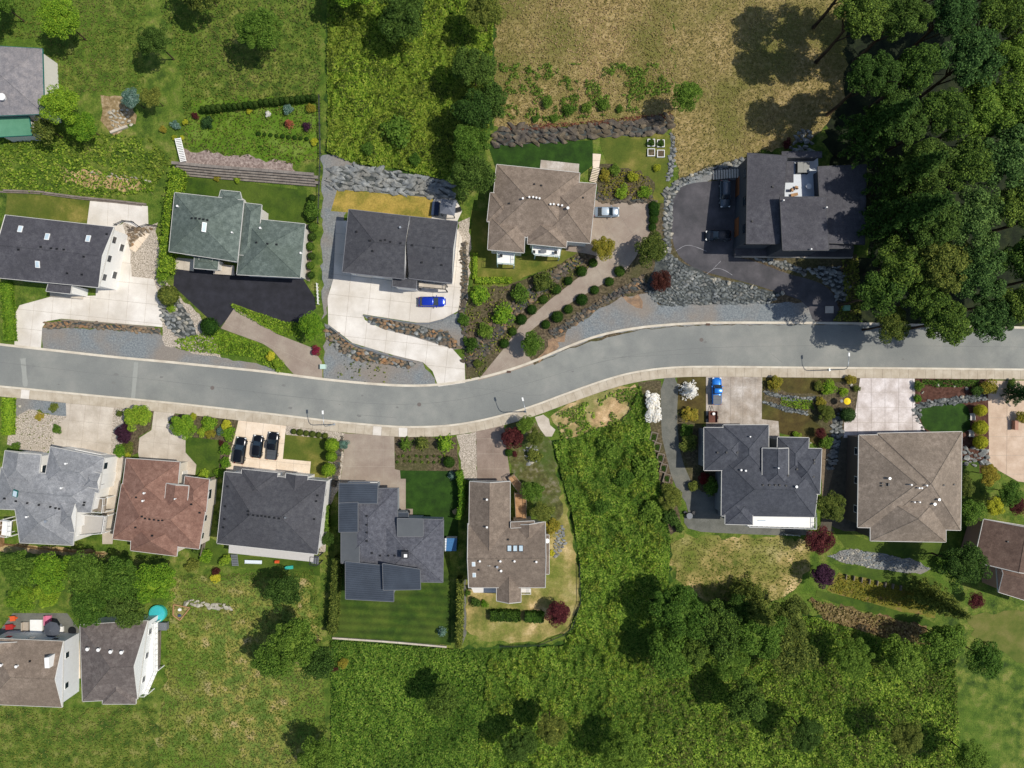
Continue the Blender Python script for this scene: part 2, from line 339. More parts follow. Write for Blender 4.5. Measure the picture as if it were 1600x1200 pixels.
def strip(name, A, B, z0, z1, m, kind='structure', parent=None):
    b = MB(); n = len(A)
    vs = []
    for i in range(n):
        for q, z in ((A[i], z0), (A[i], z1), (B[i], z1), (B[i], z0)): vs.append((q[0], q[1], T(*q)+z))
    fs = []
    for i in range(n-1):
        a = i*4; c = a+4
        fs += [(a, a+1, c+1, c), (a+1, a+2, c+2, c+1), (a+2, a+3, c+3, c+2)]
    b.add(vs, fs); o = b.obj(name, m, parent); return tag(o, kind=kind) if parent is None else o
def sheetw(name, W, m, lift): 
    P = [((x)/S+800, 600-y/S) for x, y in W]; return sheet(name, P, m, lift=lift)
# forest floor, meadows and fields first (painter's order, each sheet 4 mm above the one before)
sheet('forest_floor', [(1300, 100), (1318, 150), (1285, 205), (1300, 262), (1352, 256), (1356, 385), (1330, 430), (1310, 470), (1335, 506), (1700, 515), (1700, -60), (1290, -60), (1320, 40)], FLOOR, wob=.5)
sheet('field', [(1052, -60), (1325, -60), (1318, 160), (1275, 212), (1235, 228), (1168, 244), (1110, 264), (1062, 285), (1052, 235)], DRY, wob=.3)
sheet('field', [(775, -60), (1052, -60), (1052, 195), (1000, 188), (900, 195), (800, 205), (772, 195)], DRY, wob=.3)
sheet('field', [(1048, 836), (1150, 840), (1262, 838), (1270, 880), (1235, 935), (1170, 945), (1070, 928), (1046, 880)], STRAW, wob=.35, smooth=1)
sheet('field', [(262, 905), (480, 905), (495, 960), (515, 1240), (240, 1240), (262, 1000)], mat('meadow_dry', c3('4a6020', '627430', '86803e', 'a49268'), .4, bump=.8, bscale=4, big=hexl('4f6a1a'), bigscale=.09, bigamt=.7, fine=.3, finescale=4, dist=.12), wob=.5)
sheet('earth_bank', [(92, 262), (150, 268), (230, 285), (238, 300), (150, 295), (105, 285)], SAND, wob=.3)
sheet('bramble_ground', [(905, 682), (935, 668), (965, 662), (985, 640), (1000, 600), (1014, 662), (1032, 762), (1048, 838), (1048, 925), (1090, 960), (1270, 960), (1400, 1000), (1480, 1010), (1500, 1240), (520, 1240), (520, 1000), (705, 1012), (770, 1010), (880, 1005), (906, 940), (904, 880), (892, 800), (872, 730), (862, 690)], BCORE, wob=.3)
sheet('bramble_ground', [(512, -60), (775, -60), (770, 200), (700, 285), (620, 268), (560, 262), (512, 245)], BCORE, wob=.3)
sheet('sandy_patch', [(858, 652), (895, 624), (960, 606), (992, 600), (1002, 640), (980, 668), (940, 676), (905, 690), (880, 680)], SAND, wob=.3)
sheet('verge', [(1000, 395), (1040, 300), (1060, 280), (1110, 258), (1172, 244), (1172, 400), (1338, 398), (1338, 507), (1100, 508), (1000, 515), (890, 544), (838, 568), (850, 520), (960, 450)], SOIL, wob=.1)
# north side beds and lawns
sheet('gravel_bed', [(66, 512), (150, 514), (250, 520), (275, 545), (420, 572), (440, 583), (340, 574), (180, 559), (66, 548)], GRAVEL, wob=.1)
sheet('rock_bed', [(190, 350), (245, 350), (252, 430), (276, 460), (330, 512), (345, 560), (258, 540), (250, 500), (205, 440), (196, 400)], COBBLE, wob=.2)
sheet('lawn', [(12, 300), (140, 314), (137, 352), (8, 337)], LAWNY)
sheet('lawn', [(276, 276), (385, 285), (478, 298), (489, 352), (400, 348), (274, 310)], LAWN)
sheet('gravel_bed', [(283, 232), (340, 240), (455, 252), (465, 272), (283, 258)], mat('gravel_pinkish', c3('6b5c56', '8a7a72', 'a89a90'), 2.4, bump=.8, bscale=8, fine=.35, finescale=9), wob=.25)
sheet('lawn', [(300, 155), (495, 152), (497, 250), (455, 255), (340, 238), (290, 225)], mat('lawn_rough', c3('3f5c14', '567018', '74843a'), .35, bump=.7, bscale=5, big=hexl('4c6c16'), bigscale=.1, bigamt=.7, fine=.3, finescale=5), wob=.3)
sheet('gravel_bed', [(503, 240), (525, 243), (560, 262), (705, 285), (708, 312), (527, 296), (520, 330), (540, 330), (522, 440), (513, 470), (505, 500), (503, 400)], GRAVEL, wob=.2)
sheet('lawn', [(527, 296), (677, 309), (674, 345), (545, 332), (517, 330)], YLAWN)
sheet('gravel_bed', [(508, 505), (551, 538), (661, 566), (686, 606), (600, 602), (506, 594)], GRAVEL, wob=.15)
sheet('gravel_bed', [(567, 493), (650, 505), (700, 496), (720, 486), (728, 545), (706, 546), (645, 528), (598, 515)], GRAVEL, wob=.05)
sheet('gravel_bed', [(716, 345), (732, 340), (736, 380), (730, 470), (716, 490), (714, 420)], COBBLE, wob=.15)
sheet('lawn', [(762, 225), (926, 219), (927, 258), (906, 274), (846, 266), (774, 262)], LAWND)
sheet('lawn', [(936, 214), (1020, 208), (1050, 212), (1050, 250), (1042, 318), (1020, 318), (1010, 280), (948, 258)], LAWNY, wob=.1)
sheet('garden_bed', [(934, 258), (950, 256), (1000, 268), (1022, 285), (1022, 318), (932, 314)], SOIL, wob=.2)
sheet('lawn', [(736, 330), (765, 330), (764, 392), (822, 400), (905, 384), (912, 392), (870, 417), (820, 432), (800, 444), (740, 446)], LAWNY, wob=.1)
sheet('garden_bed', [(720, 505), (742, 450), (800, 444), (870, 415), (912, 390), (940, 395), (918, 426), (812, 512), (752, 592), (728, 597), (728, 540)], SOIL, wob=.15)
sheet('garden_bed', [(850, 496), (976, 422), (1000, 396), (1034, 396), (1034, 432), (1014, 458), (960, 464), (900, 502), (866, 524), (852, 560), (836, 569), (815, 560), (832, 515)], SOIL, wob=.2)
sheet('gravel_bed', [(846, 563), (868, 528), (912, 500), (962, 468), (1010, 458), (1030, 478), (1120, 474), (1200, 474), (1262, 472), (1276, 507), (1106, 507), (1000, 514), (940, 525), (890, 543)], GRAVEL, wob=.12)
sheet('gravel_bed', [(840, 566), (850, 545), (872, 524), (892, 512), (884, 530), (862, 553)], RUST, wob=.5)
sheet('gravel_bed', [(975, 465), (1000, 460), (1002, 478), (985, 482)], RUST, wob=.3)
sheet('gravel_bed', [(1182, 402), (1225, 402), (1330, 402), (1330, 470), (1300, 505), (1290, 470), (1260, 440), (1232, 430)], SOIL, wob=.2)
sheet('rock_bed', [(1030, 385), (1052, 400), (1110, 432), (1166, 444), (1222, 460), (1200, 474), (1120, 475), (1032, 478), (1008, 456), (1020, 420)], mat('rubble_bed', c3('2e3232', '444846', '5c5e58'), 1.5, bump=.9, bscale=6, fine=.3), wob=.15)
sheet('gravel_bed', [(1046, 300), (1056, 284), (1108, 262), (1168, 248), (1170, 285), (1112, 282), (1062, 294), (1049, 320), (1048, 395), (1040, 395), (1038, 320)], GRAVEL, wob=.15)
# south side
sheet('gravel_bed', [(28, 618), (105, 628), (103, 656), (60, 640), (16, 660), (18, 632)], GRAVEL, wob=.15)
sheet('gravel_bed', [(17, 655), (45, 640), (102, 652), (86, 700), (60, 712), (30, 704), (12, 694)], COBBLE, wob=.15)
sheet('gravel_bed', [(176, 632), (200, 634), (196, 690), (200, 716), (174, 760), (168, 760), (172, 700)], COBBLE, wob=.1)
sheet('path', [(166, 716), (196, 716), (180, 796), (176, 850), (160, 850), (160, 770)], CONCB)
sheet('garden_bed', [(196, 634), (240, 640), (237, 670), (218, 684), (216, 706), (196, 716), (190, 700)], SOIL, wob=.1)
sheet('garden_bed', [(262, 645), (372, 655), (366, 690), (356, 742), (340, 748), (338, 690), (290, 682), (268, 668)], SOIL, wob=.1)
sheet('lawn', [(290, 682), (346, 688), (341, 748), (306, 742), (307, 726), (290, 708)], LAWN)
sheet('gravel_bed', [(446, 664), (538, 676), (537, 716), (532, 756), (512, 800), (508, 860), (498, 868), (510, 690), (447, 680)], COBBLE, wob=.1)
sheet('lawn', [(446, 679), (516, 686), (511, 750), (485, 744), (486, 722), (442, 717)], LAWNY)
sheet('lawn', [(528, 868), (702, 845), (705, 1008), (520, 996)], mat('lawn_striped', c3('263a0e', '324810', '455618'), .4, bump=.4, bscale=8, big=hexl('505c20'), bigscale=.15, bigamt=.5, fine=.18, finescale=5, stripe=(1.52, 1.5, .16)))
sheet('garden_bed', [(616, 681), (713, 684), (718, 738), (617, 736)], SOIL, wob=.1)
sheet('lawn', [(625, 735), (708, 736), (716, 760), (716, 860), (690, 840), (643, 810), (634, 794), (634, 748), (625, 748)], LAWND)
sheet('lawn', [(296, 818), (345, 850), (357, 866), (488, 878), (500, 880), (500, 900), (372, 886), (300, 880)], LAWN)
sheet('gravel_bed', [(713, 682), (744, 672), (746, 750), (722, 748), (718, 700)], COBBLE, wob=.1)
sheet('path', [(722, 905), (728, 905), (729, 990), (722, 1008)], PATHG)
sheet('lawn', [(730, 905), (852, 918), (858, 800), (880, 770), (892, 830), (905, 900), (905, 940), (890, 985), (840, 1003), (760, 1003), (728, 985)], STRAW, wob=.15)
sheet('garden_bed', [(788, 668), (830, 655), (862, 690), (872, 750), (880, 800), (850, 830), (825, 770), (800, 742), (792, 700)], mat('soil_green', c3('3c3a20', '56552c', '77705a'), 1.2, bump=.8, bscale=6, big=hexl('3e541a'), bigscale=.2, bigamt=.8, fine=.3), wob=.2)
sheet('concrete_pad', [(836, 652), (848, 648), (857, 655), (860, 664), (868, 672), (862, 683), (853, 682), (845, 672), (840, 664)], CONCB, wob=.05)
sheet('garden_bed', [(996, 598), (1034, 592), (1036, 680), (1060, 790), (1064, 830), (1046, 838), (1030, 760), (1014, 662)], SOIL, wob=.15)
sheet('lawn', [(1058, 590), (1103, 588), (1103, 662), (1086, 668), (1058, 645)], BROWNLAWN)
sheet('garden_bed', [(1056, 645), (1100, 668), (1130, 740), (1130, 790), (1086, 768), (1062, 714)], SOIL, wob=.1)
sheet('lawn', [(1192, 587), (1342, 589), (1344, 640), (1318, 690), (1288, 704), (1264, 688), (1215, 676), (1190, 655)], BROWNLAWN)
sheet('garden_bed', [(1193, 605), (1230, 612), (1280, 618), (1300, 600), (1342, 589), (1344, 640), (1322, 672), (1300, 690), (1270, 650), (1230, 640), (1193, 625)], SOIL, wob=.15)
sheet('gravel_bed', [(1282, 702), (1316, 700), (1300, 760), (1284, 790)], mat('gravel_tan', c3('6a5c4a', '82725c'), 2.5, fine=.3, bump=.6), wob=.05)
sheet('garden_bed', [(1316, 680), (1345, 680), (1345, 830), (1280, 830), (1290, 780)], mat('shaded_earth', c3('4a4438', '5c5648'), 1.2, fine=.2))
sheet('garden_bed', [(1429, 591), (1545, 591), (1545, 730), (1503, 760), (1502, 677), (1447, 675), (1429, 650)], MULCH, wob=.06)
sheet('lawn', [(1433, 640), (1442, 629), (1475, 626), (1502, 628), (1516, 640), (1516, 680), (1446, 678)], LAWND, smooth=1)
sheet('lawn', [(1503, 720), (1530, 720), (1530, 880), (1503, 880)], LAWN)
sheet('lawn', [(1298, 822), (1362, 846), (1480, 846), (1500, 880), (1410, 872), (1320, 855)], LAWN)
sheet('cobble_bed', [(1292, 868), (1330, 857), (1420, 873), (1455, 888), (1440, 897), (1395, 893), (1320, 880)], GRAVEL, wob=.15)
sheet('lawn', [(1300, 880), (1400, 893), (1460, 903), (1470, 925), (1420, 918), (1318, 895)], LAWN)
sheet('garden_bed', [(1310, 895), (1420, 918), (1470, 930), (1460, 965), (1350, 945), (1290, 922)], mat('heath_bed', c3('55561e', '6e6c26', '78643a'), .6, bump=.8, bscale=5, fine=.3), wob=.1)
sheet('lawn', [(1276, 922), (1340, 936), (1450, 968), (1480, 985), (1420, 973), (1330, 950), (1274, 932)], LAWN)
sheet('brush_bank', [(1262, 936), (1340, 952), (1430, 975), (1476, 1000), (1470, 1015), (1400, 1006), (1290, 972)], BRUSH, wob=.4)
sheet('lawn', [(1512, 962), (1600, 952), (1720, 950), (1720, 1060), (1580, 1030), (1520, 990)], mat('lawn_olive', c3('46561a', '5c6228', '6e6a38'), .3, fine=.2, bump=.4), wob=.3)
sheet('earth_bank', [(0, 848), (170, 862), (160, 872), (0, 862)], SAND, wob=.15)
sheet('patio', [(20, 958), (105, 958), (125, 985), (120, 1060), (0, 1060), (0, 985)], PATHG)
sheet('garden_bed', [(160, 150), (208, 150), (212, 192), (178, 208), (158, 190)], mat('soil_tan', c3('6a5a3c', '8a7654', 'a8967a'), 1.5, bump=.6, fine=.3), wob=.2)
# paved things
A5 = math.radians(-6)
sheet('driveway', [(273, 418), (371, 425), (471, 432), (492, 465), (494, 482), (466, 504), (446, 504), (415, 493), (362, 473), (368, 483), (344, 511), (328, 500), (271, 447)], ASPHD)
sheet('driveway', smoothpoly([(1058, 296), (1075, 287), (1110, 283), (1170, 280), (1175, 400), (1150, 402), (1180, 408), (1230, 428), (1264, 436), (1290, 446), (1308, 468), (1314, 507), (1272, 507), (1260, 472), (1220, 458), (1166, 441), (1104, 426), (1076, 415), (1055, 394), (1048, 360), (1048, 318)], 1), ASPHM)
sheet('path', smoothpoly([(1032, 588), (1061, 588), (1057, 656), (1063, 714), (1085, 764), (1128, 780), (1136, 812), (1178, 820), (1272, 828), (1266, 838), (1150, 834), (1078, 830), (1066, 812), (1078, 795), (1052, 756), (1038, 700), (1033, 676)], 1), PATHG)
paving('driveway', [(23, 541), (23, 492), (31, 477), (78, 464), (150, 462), (150, 350), (180, 354), (192, 350), (204, 392), (206, 432), (240, 436), (252, 471), (254, 511), (180, 505), (96, 498), (73, 502), (66, 512), (64, 546)], CONCW, 3.2, A5)
paving('patio', [(141, 314), (231, 322), (232, 352), (218, 357), (192, 347), (180, 356), (136, 352)], CONCW, 3.4, A5)
paving('path', [(202, 388), (224, 364), (234, 366), (212, 394)], CONCP, 1.2, .8)
paving('driveway', [(366, 482), (400, 500), (433, 522), (487, 543), (503, 565), (504, 593), (463, 589), (447, 571), (425, 546), (411, 537), (345, 513)], CONCN, 3.4, -.45)
paving('path', [(476, 350), (490, 352), (484, 440), (471, 434)], WOODG, 4, A5, .03, piece='board', size2=.35)
paving('path', [(272, 402), (303, 405), (303, 424), (273, 420)], CONCB, 2, A5)
paving('driveway', [(525, 345), (545, 345), (700, 425), (712, 352), (722, 372), (722, 440), (716, 486), (693, 498), (670, 504), (650, 504), (567, 491), (570, 500), (598, 514), (645, 526), (707, 545), (726, 566), (727, 598), (685, 604), (676, 580), (661, 566), (612, 554), (551, 536), (513, 507), (512, 466), (521, 436)], CONCW, 3.6, A5)
paving('patio', [(678, 309), (713, 312), (722, 330), (714, 347), (674, 343)], CONCW, 2.6, A5)
paving('patio', [(845, 250), (905, 256), (904, 275), (843, 268)], CONCT, 1.8, A5)
paving('driveway', [(928, 313), (1018, 318), (1016, 362), (1002, 385), (992, 404), (976, 424), (900, 468), (850, 500), (828, 518), (818, 545), (834, 569), (790, 583), (746, 595), (786, 546), (812, 510), (860, 468), (916, 424), (932, 400), (915, 396), (884, 392), (884, 376), (922, 378)], CONCN, 2.9, .62)
paving('path', [(926, 240), (939, 241), (936, 262), (926, 262)], CONCP, 1.5, 0)
paving('driveway', [(103, 626), (178, 634), (172, 722), (160, 722), (80, 706), (86, 668), (104, 652)], CONCB, 3.0, A5)
paving('driveway', [(241, 640), (275, 644), (262, 660), (290, 682), (290, 707), (307, 726), (305, 742), (281, 746), (281, 726), (218, 718), (216, 706), (218, 684), (237, 672)], CONCB, 3.0, A5)
paving('driveway', [(373, 656), (447, 664), (442, 717), (486, 721), (483, 752), (351, 742), (358, 715), (368, 677)], CONCP, 3.0, A5)
paving('driveway', [(538, 677), (616, 681), (617, 733), (625, 735), (626, 748), (634, 748), (634, 795), (645, 795), (645, 806), (618, 806), (618, 768), (532, 762), (533, 748), (537, 715)], CONCN, 2.8, 0)
paving('driveway', [(744, 671), (787, 662), (791, 698), (797, 741), (796, 756), (746, 756)], CONCR, 3.0, 0)
paving('driveway', [(1103, 587), (1191, 587), (1190, 655), (1216, 658), (1218, 685), (1201, 690), (1201, 668), (1103, 668)], CONCT, 2.4, 0)
paving('driveway', [(1344, 589), (1429, 590), (1430, 645), (1447, 676), (1447, 684), (1318, 684), (1319, 660), (1336, 645)], mat('concrete_sealed', c3('a69a92', 'c0b6b0', 'd8d0cc'), .4, fine=.1, finescale=6, rough=.6), 2.6, 0)
paving('driveway', [(1543, 595), (1720, 594), (1720, 770), (1590, 752), (1560, 735), (1545, 722)], CONCPK, 3.2, 0)
paving('patio', [(104, 1000), (124, 1000), (126, 1060), (98, 1060)], CONCP, 2.4, 0)
# road, kerbs, sidewalk
nk0 = offs(NK, 0); sk0 = offs(SK, 0)
tag(sheetw('road', nk0+sk0[::-1], ASPH, .026), label='curving grey asphalt street between two rows of houses')
strip('kerb', offs(NK, 0), offs(NK, .42), -.3, .13, KERB)
strip('kerb', offs(SK, 0), offs(SK, -.35), -.3, .13, KERB)
def resample(P, d):
    out = [P[0]]; acc = 0
    for i in range(1, len(P)):
        a, b = Vector(P[i-1]), Vector(P[i]); L = (b-a).length; pos = d-acc
        while pos <= L: q = a+(b-a)*(pos/L); out.append((q.x, q.y)); pos += d
        acc = (acc+L) % d
    return out
sw = tag(strip('sidewalk', offs(SK, -.36), offs(SK, -1.98), -.3, .07, JOINT))
ia = resample(offs(SK, -1.15), 1.55)
for i in range(len(ia)-1):
    a, b = Vector(ia[i]), Vector(ia[i+1]); t = (b-a).normalized(); n = Vector((-t.y, t.x))
    q = [a+t*.015+n*.78, b-t*.015+n*.78, b-t*.015-n*.8, a+t*.015-n*.8]
    px = a.x/S+800
    bb = MB(); bb.prism([tuple(p) for p in q], [T(*p)-.1 for p in q], [T(*p)+.125 for p in q])
    o = bb.obj('slab', CONCW if (572 < px < 584 or 614 < px < 636 or 26 < px < 44) else CONCS, sw)
    if 572 < px < 584 or 614 < px < 636: o['label'] = 'new pale slab'
# asphalt details: faint cracks, patches, stains, drains
def crack(P, w_=.07, m=None):
    b = MB(); Q = [Vector(G(*p)[:2]) for p in smoothpoly(P, 2, False)]; 
    vs = []; 
    for i, p in enumerate(Q):
        t = (Q[min(i+1, len(Q)-1)]-Q[max(0, i-1)]).normalized(); n = Vector((-t.y, t.x))*w_/2*random.uniform(.5, 1.3)
        vs += [(p.x+n.x, p.y+n.y, T(p.x, p.y)+.034), (p.x-n.x, p.y-n.y, T(p.x, p.y)+.034)]
    fs = [(2*i, 2*i+1, 2*i+3, 2*i+2) for i in range(len(Q)-1)]
    b.add(vs, fs); return b
TARM = solid('tar_line', '6c6d6a', .9); PATCH = solid('pale_patch', '94958d', .95)
cm = MB()
for P in ([(0, 566), (120, 580), (300, 600), (480, 623), (620, 634), (720, 626), (830, 598), (930, 566), (1040, 546), (1200, 540), (1420, 540), (1650, 543)], [(395, 610), (408, 624)], [(1205, 553), (1222, 566)], [(700, 604), (760, 607), (820, 618), (850, 617)], [(940, 560), (1010, 556), (1100, 552)], [(560, 648), (620, 653)]):
    c = crack(P, .05); cm.add(c.v, c.f)
tag(cm.obj('road_cracks', TARM), kind='structure')
pm = MB()
for P in ([(36, 560), (40, 604)], [(213, 566), (208, 622)]): c = crack(P, .9); pm.add(c.v, c.f)
tag(pm.obj('road_patches', PATCH), kind='structure')
wm = MB()
for P in ([(1056, 392), (1072, 382), (1088, 386), (1104, 393)], [(1104, 428), (1118, 418), (1132, 422), (1144, 430)], [(1114, 420), (1126, 408)]): c = crack(P, .09); wm.add(c.v, c.f)
for i in range(len(wm.v)): wm.v[i] = (wm.v[i][0], wm.v[i][1], wm.v[i][2]+.07)
sm_ = MB()
for k in range(18):
    px = random.uniform(20, 1580); i0 = min(range(len(NK)), key=lambda i: abs(NK[i][0]-px)); i1 = min(range(len(SK)), key=lambda i: abs(SK[i][0]-px)); py = NK[i0][1]+(SK[i1][1]-NK[i0][1])*random.uniform(.15, .85); x, y, z = G(px, py); n = 9; rr = random.uniform(.08, .3)
    q = [(x+rr*random.uniform(.5, 1.2)*math.cos(6.283*j/n)*1.6, y+rr*random.uniform(.5, 1.2)*math.sin(6.283*j/n)) for j in range(n)]; sm_.add([(a_, b_, T(a_, b_)+.031) for a_, b_ in q], [tuple(range(n))])
tag(sm_.obj('road_stains', mat('oil_stain', c3('6c6c68', '787872'), 3)), kind='structure')
for k, (px, py, lb) in enumerate([(655, 632, 'round iron manhole cover in the street below the S-shaped driveway'), (332, 606, 'round iron manhole cover in the street above the black cars'), (1096, 531, 'round iron manhole cover in the street above the bright blue pickup')]):
    x, y, z = G(px, py); b = MB(); b.disc((x, y, z+.02), .36, .025, 18); b.disc((x, y, z+.045), .28, .006, 18); tag(b.obj('manhole_cover', solid('worn_iron', '6a625c', .8)), lb, 'manhole cover', 'manhole covers')
tag(wm.obj('crack_sealant', solid('sealant', '8e8c8e', .8)), kind='structure')
for k, (px, py, lb) in enumerate([(795, 581, 'dark storm drain grate in the kerb beside the long boxwood driveway'), (1106, 507, 'brown storm drain grate in the kerb below the big rubble bank')]):
    x, y, z = G(px, py); b = MB(); b.box((x, y, z+.13), (.75, .4, .05))
    for i in range(5): b.box((x-.3+i*.15, y, z+.16), (.04, .36, .03))
    tag(b.obj('drain_grate', solid('rust_iron', '5a4438', .8)), lb, 'drain grate', 'storm drains')
# ------------------------------------------------------------------ foliage
def leafmesh(name, C, Nn, sz, m, core=None, asp=.62):
    n = len(C); Nn = Nn/np.maximum(1e-6, np.linalg.norm(Nn, axis=1, keepdims=True))
    r = NR.normal(size=(n, 3)); U = np.cross(Nn, r); U /= np.maximum(1e-6, np.linalg.norm(U, axis=1, keepdims=True)); V = np.cross(Nn, U)
    a = sz[:, None]
    q = np.stack([C-U*a, C-V*a*asp+Nn*a*.12, C+U*a, C+V*a*asp+Nn*a*.12], 1).reshape(-1, 3)
    cv = np.array(core[0]) if core else np.zeros((0, 3)); cf = core[1] if core else []
    me = bpy.data.meshes.new(name); me.vertices.add(4*n+len(cv)); me.vertices.foreach_set('co', np.concatenate([q, cv]).astype(np.float32).ravel())
    li = np.concatenate([np.arange(4*n), np.array([i+4*n for f in cf for i in f], dtype=int)]).astype(np.int32)
    ls = np.concatenate([np.arange(n)*4, 4*n+3*np.arange(len(cf))]).astype(np.int32)
    lt = np.concatenate([np.full(n, 4), np.full(len(cf), 3)]).astype(np.int32)
    me.loops.add(len(li)); me.loops.foreach_set('vertex_index', li)
    me.polygons.add(n+len(cf)); me.polygons.foreach_set('loop_start', ls); me.polygons.foreach_set('loop_total', lt)
    me.materials.append(m); me.update(calc_edges=True); return me
def ico(r, sub=2, jit=0.0, sq=(1, 1, 1)):
    b = bmesh.new(); bmesh.ops.create_icosphere(b, subdivisions=sub, radius=r)
    v = [(p.co.x*sq[0]*(1+random.uniform(-jit, jit)), p.co.y*sq[1]*(1+random.uniform(-jit, jit)), p.co.z*sq[2]*(1+random.uniform(-jit, jit))) for p in b.verts]
    f = [tuple(q.index for q in g.verts) for g in b.faces]; b.free(); return v, f
def sph(n): v = NR.normal(size=(n, 3)); return v/np.linalg.norm(v, axis=1, keepdims=True)
def crown_geo(n=8500, lobes=38, lr=.29, zs=.7, leaf=.042):
    Lc = sph(lobes*3); Lc = Lc[Lc[:, 2] > -.45][:lobes]; rad = NR.uniform(.25, .78, len(Lc))**.7
    out = NR.uniform(.82, 1.12, len(Lc)); Lc = Lc*(rad*out)[:, None]; Lc[:, 2] *= zs
    rr = NR.uniform(.6, 1.25, len(Lc))*lr
    idx = NR.randint(0, len(Lc), n); d = sph(n); d[:, 2] = np.abs(d[:, 2])*np.where(NR.rand(n) < .8, 1, -1)
    shell = NR.uniform(.6, 1.05, n)**.5
    C = Lc[idx]+d*(rr[idx]*shell)[:, None]; C[:, 2] -= .0
    Nn = d*.6+np.array([0, 0, .5])+NR.normal(size=(n, 3))*.45
    return C, Nn, leaf*NR.uniform(.6, 1.35, n)
def conifer_geo(n=9000, leaf=.048):
    C = []; Nn = []
    K = 15
    for k in range(K):
        t = k/(K-1); z = -.9+2.3*t; R = (1-t)**.8*1.0+.05; nb = int(8-3*t)
        ph = (k % 2)*.4+random.uniform(-.1, .1)
        for j in range(nb):
            a = ph+j*2*math.pi/nb+random.uniform(-.2, .2); L = R*random.uniform(.75, 1.15); m_ = int(n/(K*7.2)*(.4+1.1*R))
            s = NR.rand(m_)**.75; side = NR.normal(size=m_)*.11*(1.1-s*.7)
            x = math.cos(a)*s*L-math.sin(a)*side; y = math.sin(a)*s*L+math.cos(a)*side; zz = z-.22*s*s*L+NR.normal(size=m_)*.03
            C.append(np.stack([x, y, zz], 1)); Nn.append(np.stack([x*.3, y*.3, np.ones(m_)], 1)+NR.normal(size=(m_, 3))*.35)
    C = np.concatenate(C); Nn = np.concatenate(Nn); return C, Nn, leaf*NR.uniform(.6, 1.3, len(C))
def ball_geo(n=1300, leaf=.085, rough=.06):
    d = sph(n); d[:, 2] = np.where(d[:, 2] < -.3, -d[:, 2], d[:, 2]); C = d*(1+NR.normal(size=(n, 1))*rough); return C, d+NR.normal(size=(n, 3))*.4, leaf*NR.uniform(.7, 1.3, n)
def bush_geo(n=1500, leaf=.085): return crown_geo(n, 14, .42, .75, leaf)
_cg = {}
def crown_mesh(kind, var, col):
    key = (kind, var, col)
    if key in _cg: return _cg[key]
    if kind == 'tree': g = crown_geo(); core = ico(.5, 2, .1, (1, 1, .6))
    elif kind == 'big': g = crown_geo(16000, 75, .2, .75, .03); core = ico(.45, 2, .1, (1, 1, .6))
    elif kind == 'conifer': g = conifer_geo(); core = None
    elif kind == 'ball': g = ball_geo(); core = ico(.93, 2)
    elif kind == 'star': g = conifer_geo(1500, .08); core = None
    else: g = bush_geo(); core = ico(.55, 2, .1, (1, 1, .7))
    me = leafmesh(kind+'_crown', *g, LF[col], core, .45 if kind in ('conifer', 'star') else .62); _cg[key] = me; return me
def trunk_mesh():
    b = MB(); b.tube([(0, 0, -.08), (.01, .0, .3), (-.01, .02, .7), (0, 0, 1.05)], [.042, .03, .022, .01], 8)
    for k in range(6):
        a = k*1.1; z = .45+.08*k; b.tube([(0, 0, z), (.13*math.cos(a), .13*math.sin(a), z+.12), (.3*math.cos(a), .3*math.sin(a), z+.3)], [.014, .01, .004], 5)
    return mesh('trunk', b.v, b.f, BARK, smooth=True)
TRUNK = trunk_mesh()
def tree(px, py, r, h, col, label, name='deciduous_tree', kind='tree', group=None, asp=.8, cat='tree'):
    if kind == 'conifer': asp = 1.4; r *= 1.12
    """px,py,r in photo pixels of the crown as seen; h = height of the crown's widest level in metres"""
    x, y, _ = AT(px, py, h); g = T(x, y); R = r*S*(H-h)/H
    root = empty(name, (x, y, g), label, cat, group)
    c = link('crown', crown_mesh(kind, random.randint(0, 2 if kind != 'big' else 1), col), root)
    c.location = (0, 0, h); c.scale = (R*random.uniform(.92, 1.08), R*random.uniform(.92, 1.08), R*asp); c.rotation_euler = (0, 0, random.uniform(0, 6.28))
    t = link('trunk', TRUNK, root); t.scale = (h*.62, h*.62, h)
    return root
def shrub(px, py, r, col, label, kind='bush', name='shrub', group=None, asp=.8, cat='shrub', hh=None, ry=None):
    if kind == 'ball': r *= random.uniform(.84, 1.12)
    R = r*S; h = hh if hh is not None else R*asp*.75
    x, y, z = G(px, py, h); g = T(x, y)
    o = link(name, crown_mesh(kind, random.randint(0, 1), col)); o.location = (x, y, g+h); o.scale = (R, (ry or r)*S, max(R*asp, h*.95) if kind == 'ball' else R*asp)
    o.rotation_euler = (0, 0, random.uniform(0, 6.28) if not ry else 0)
    return tag(o, label, cat, group)
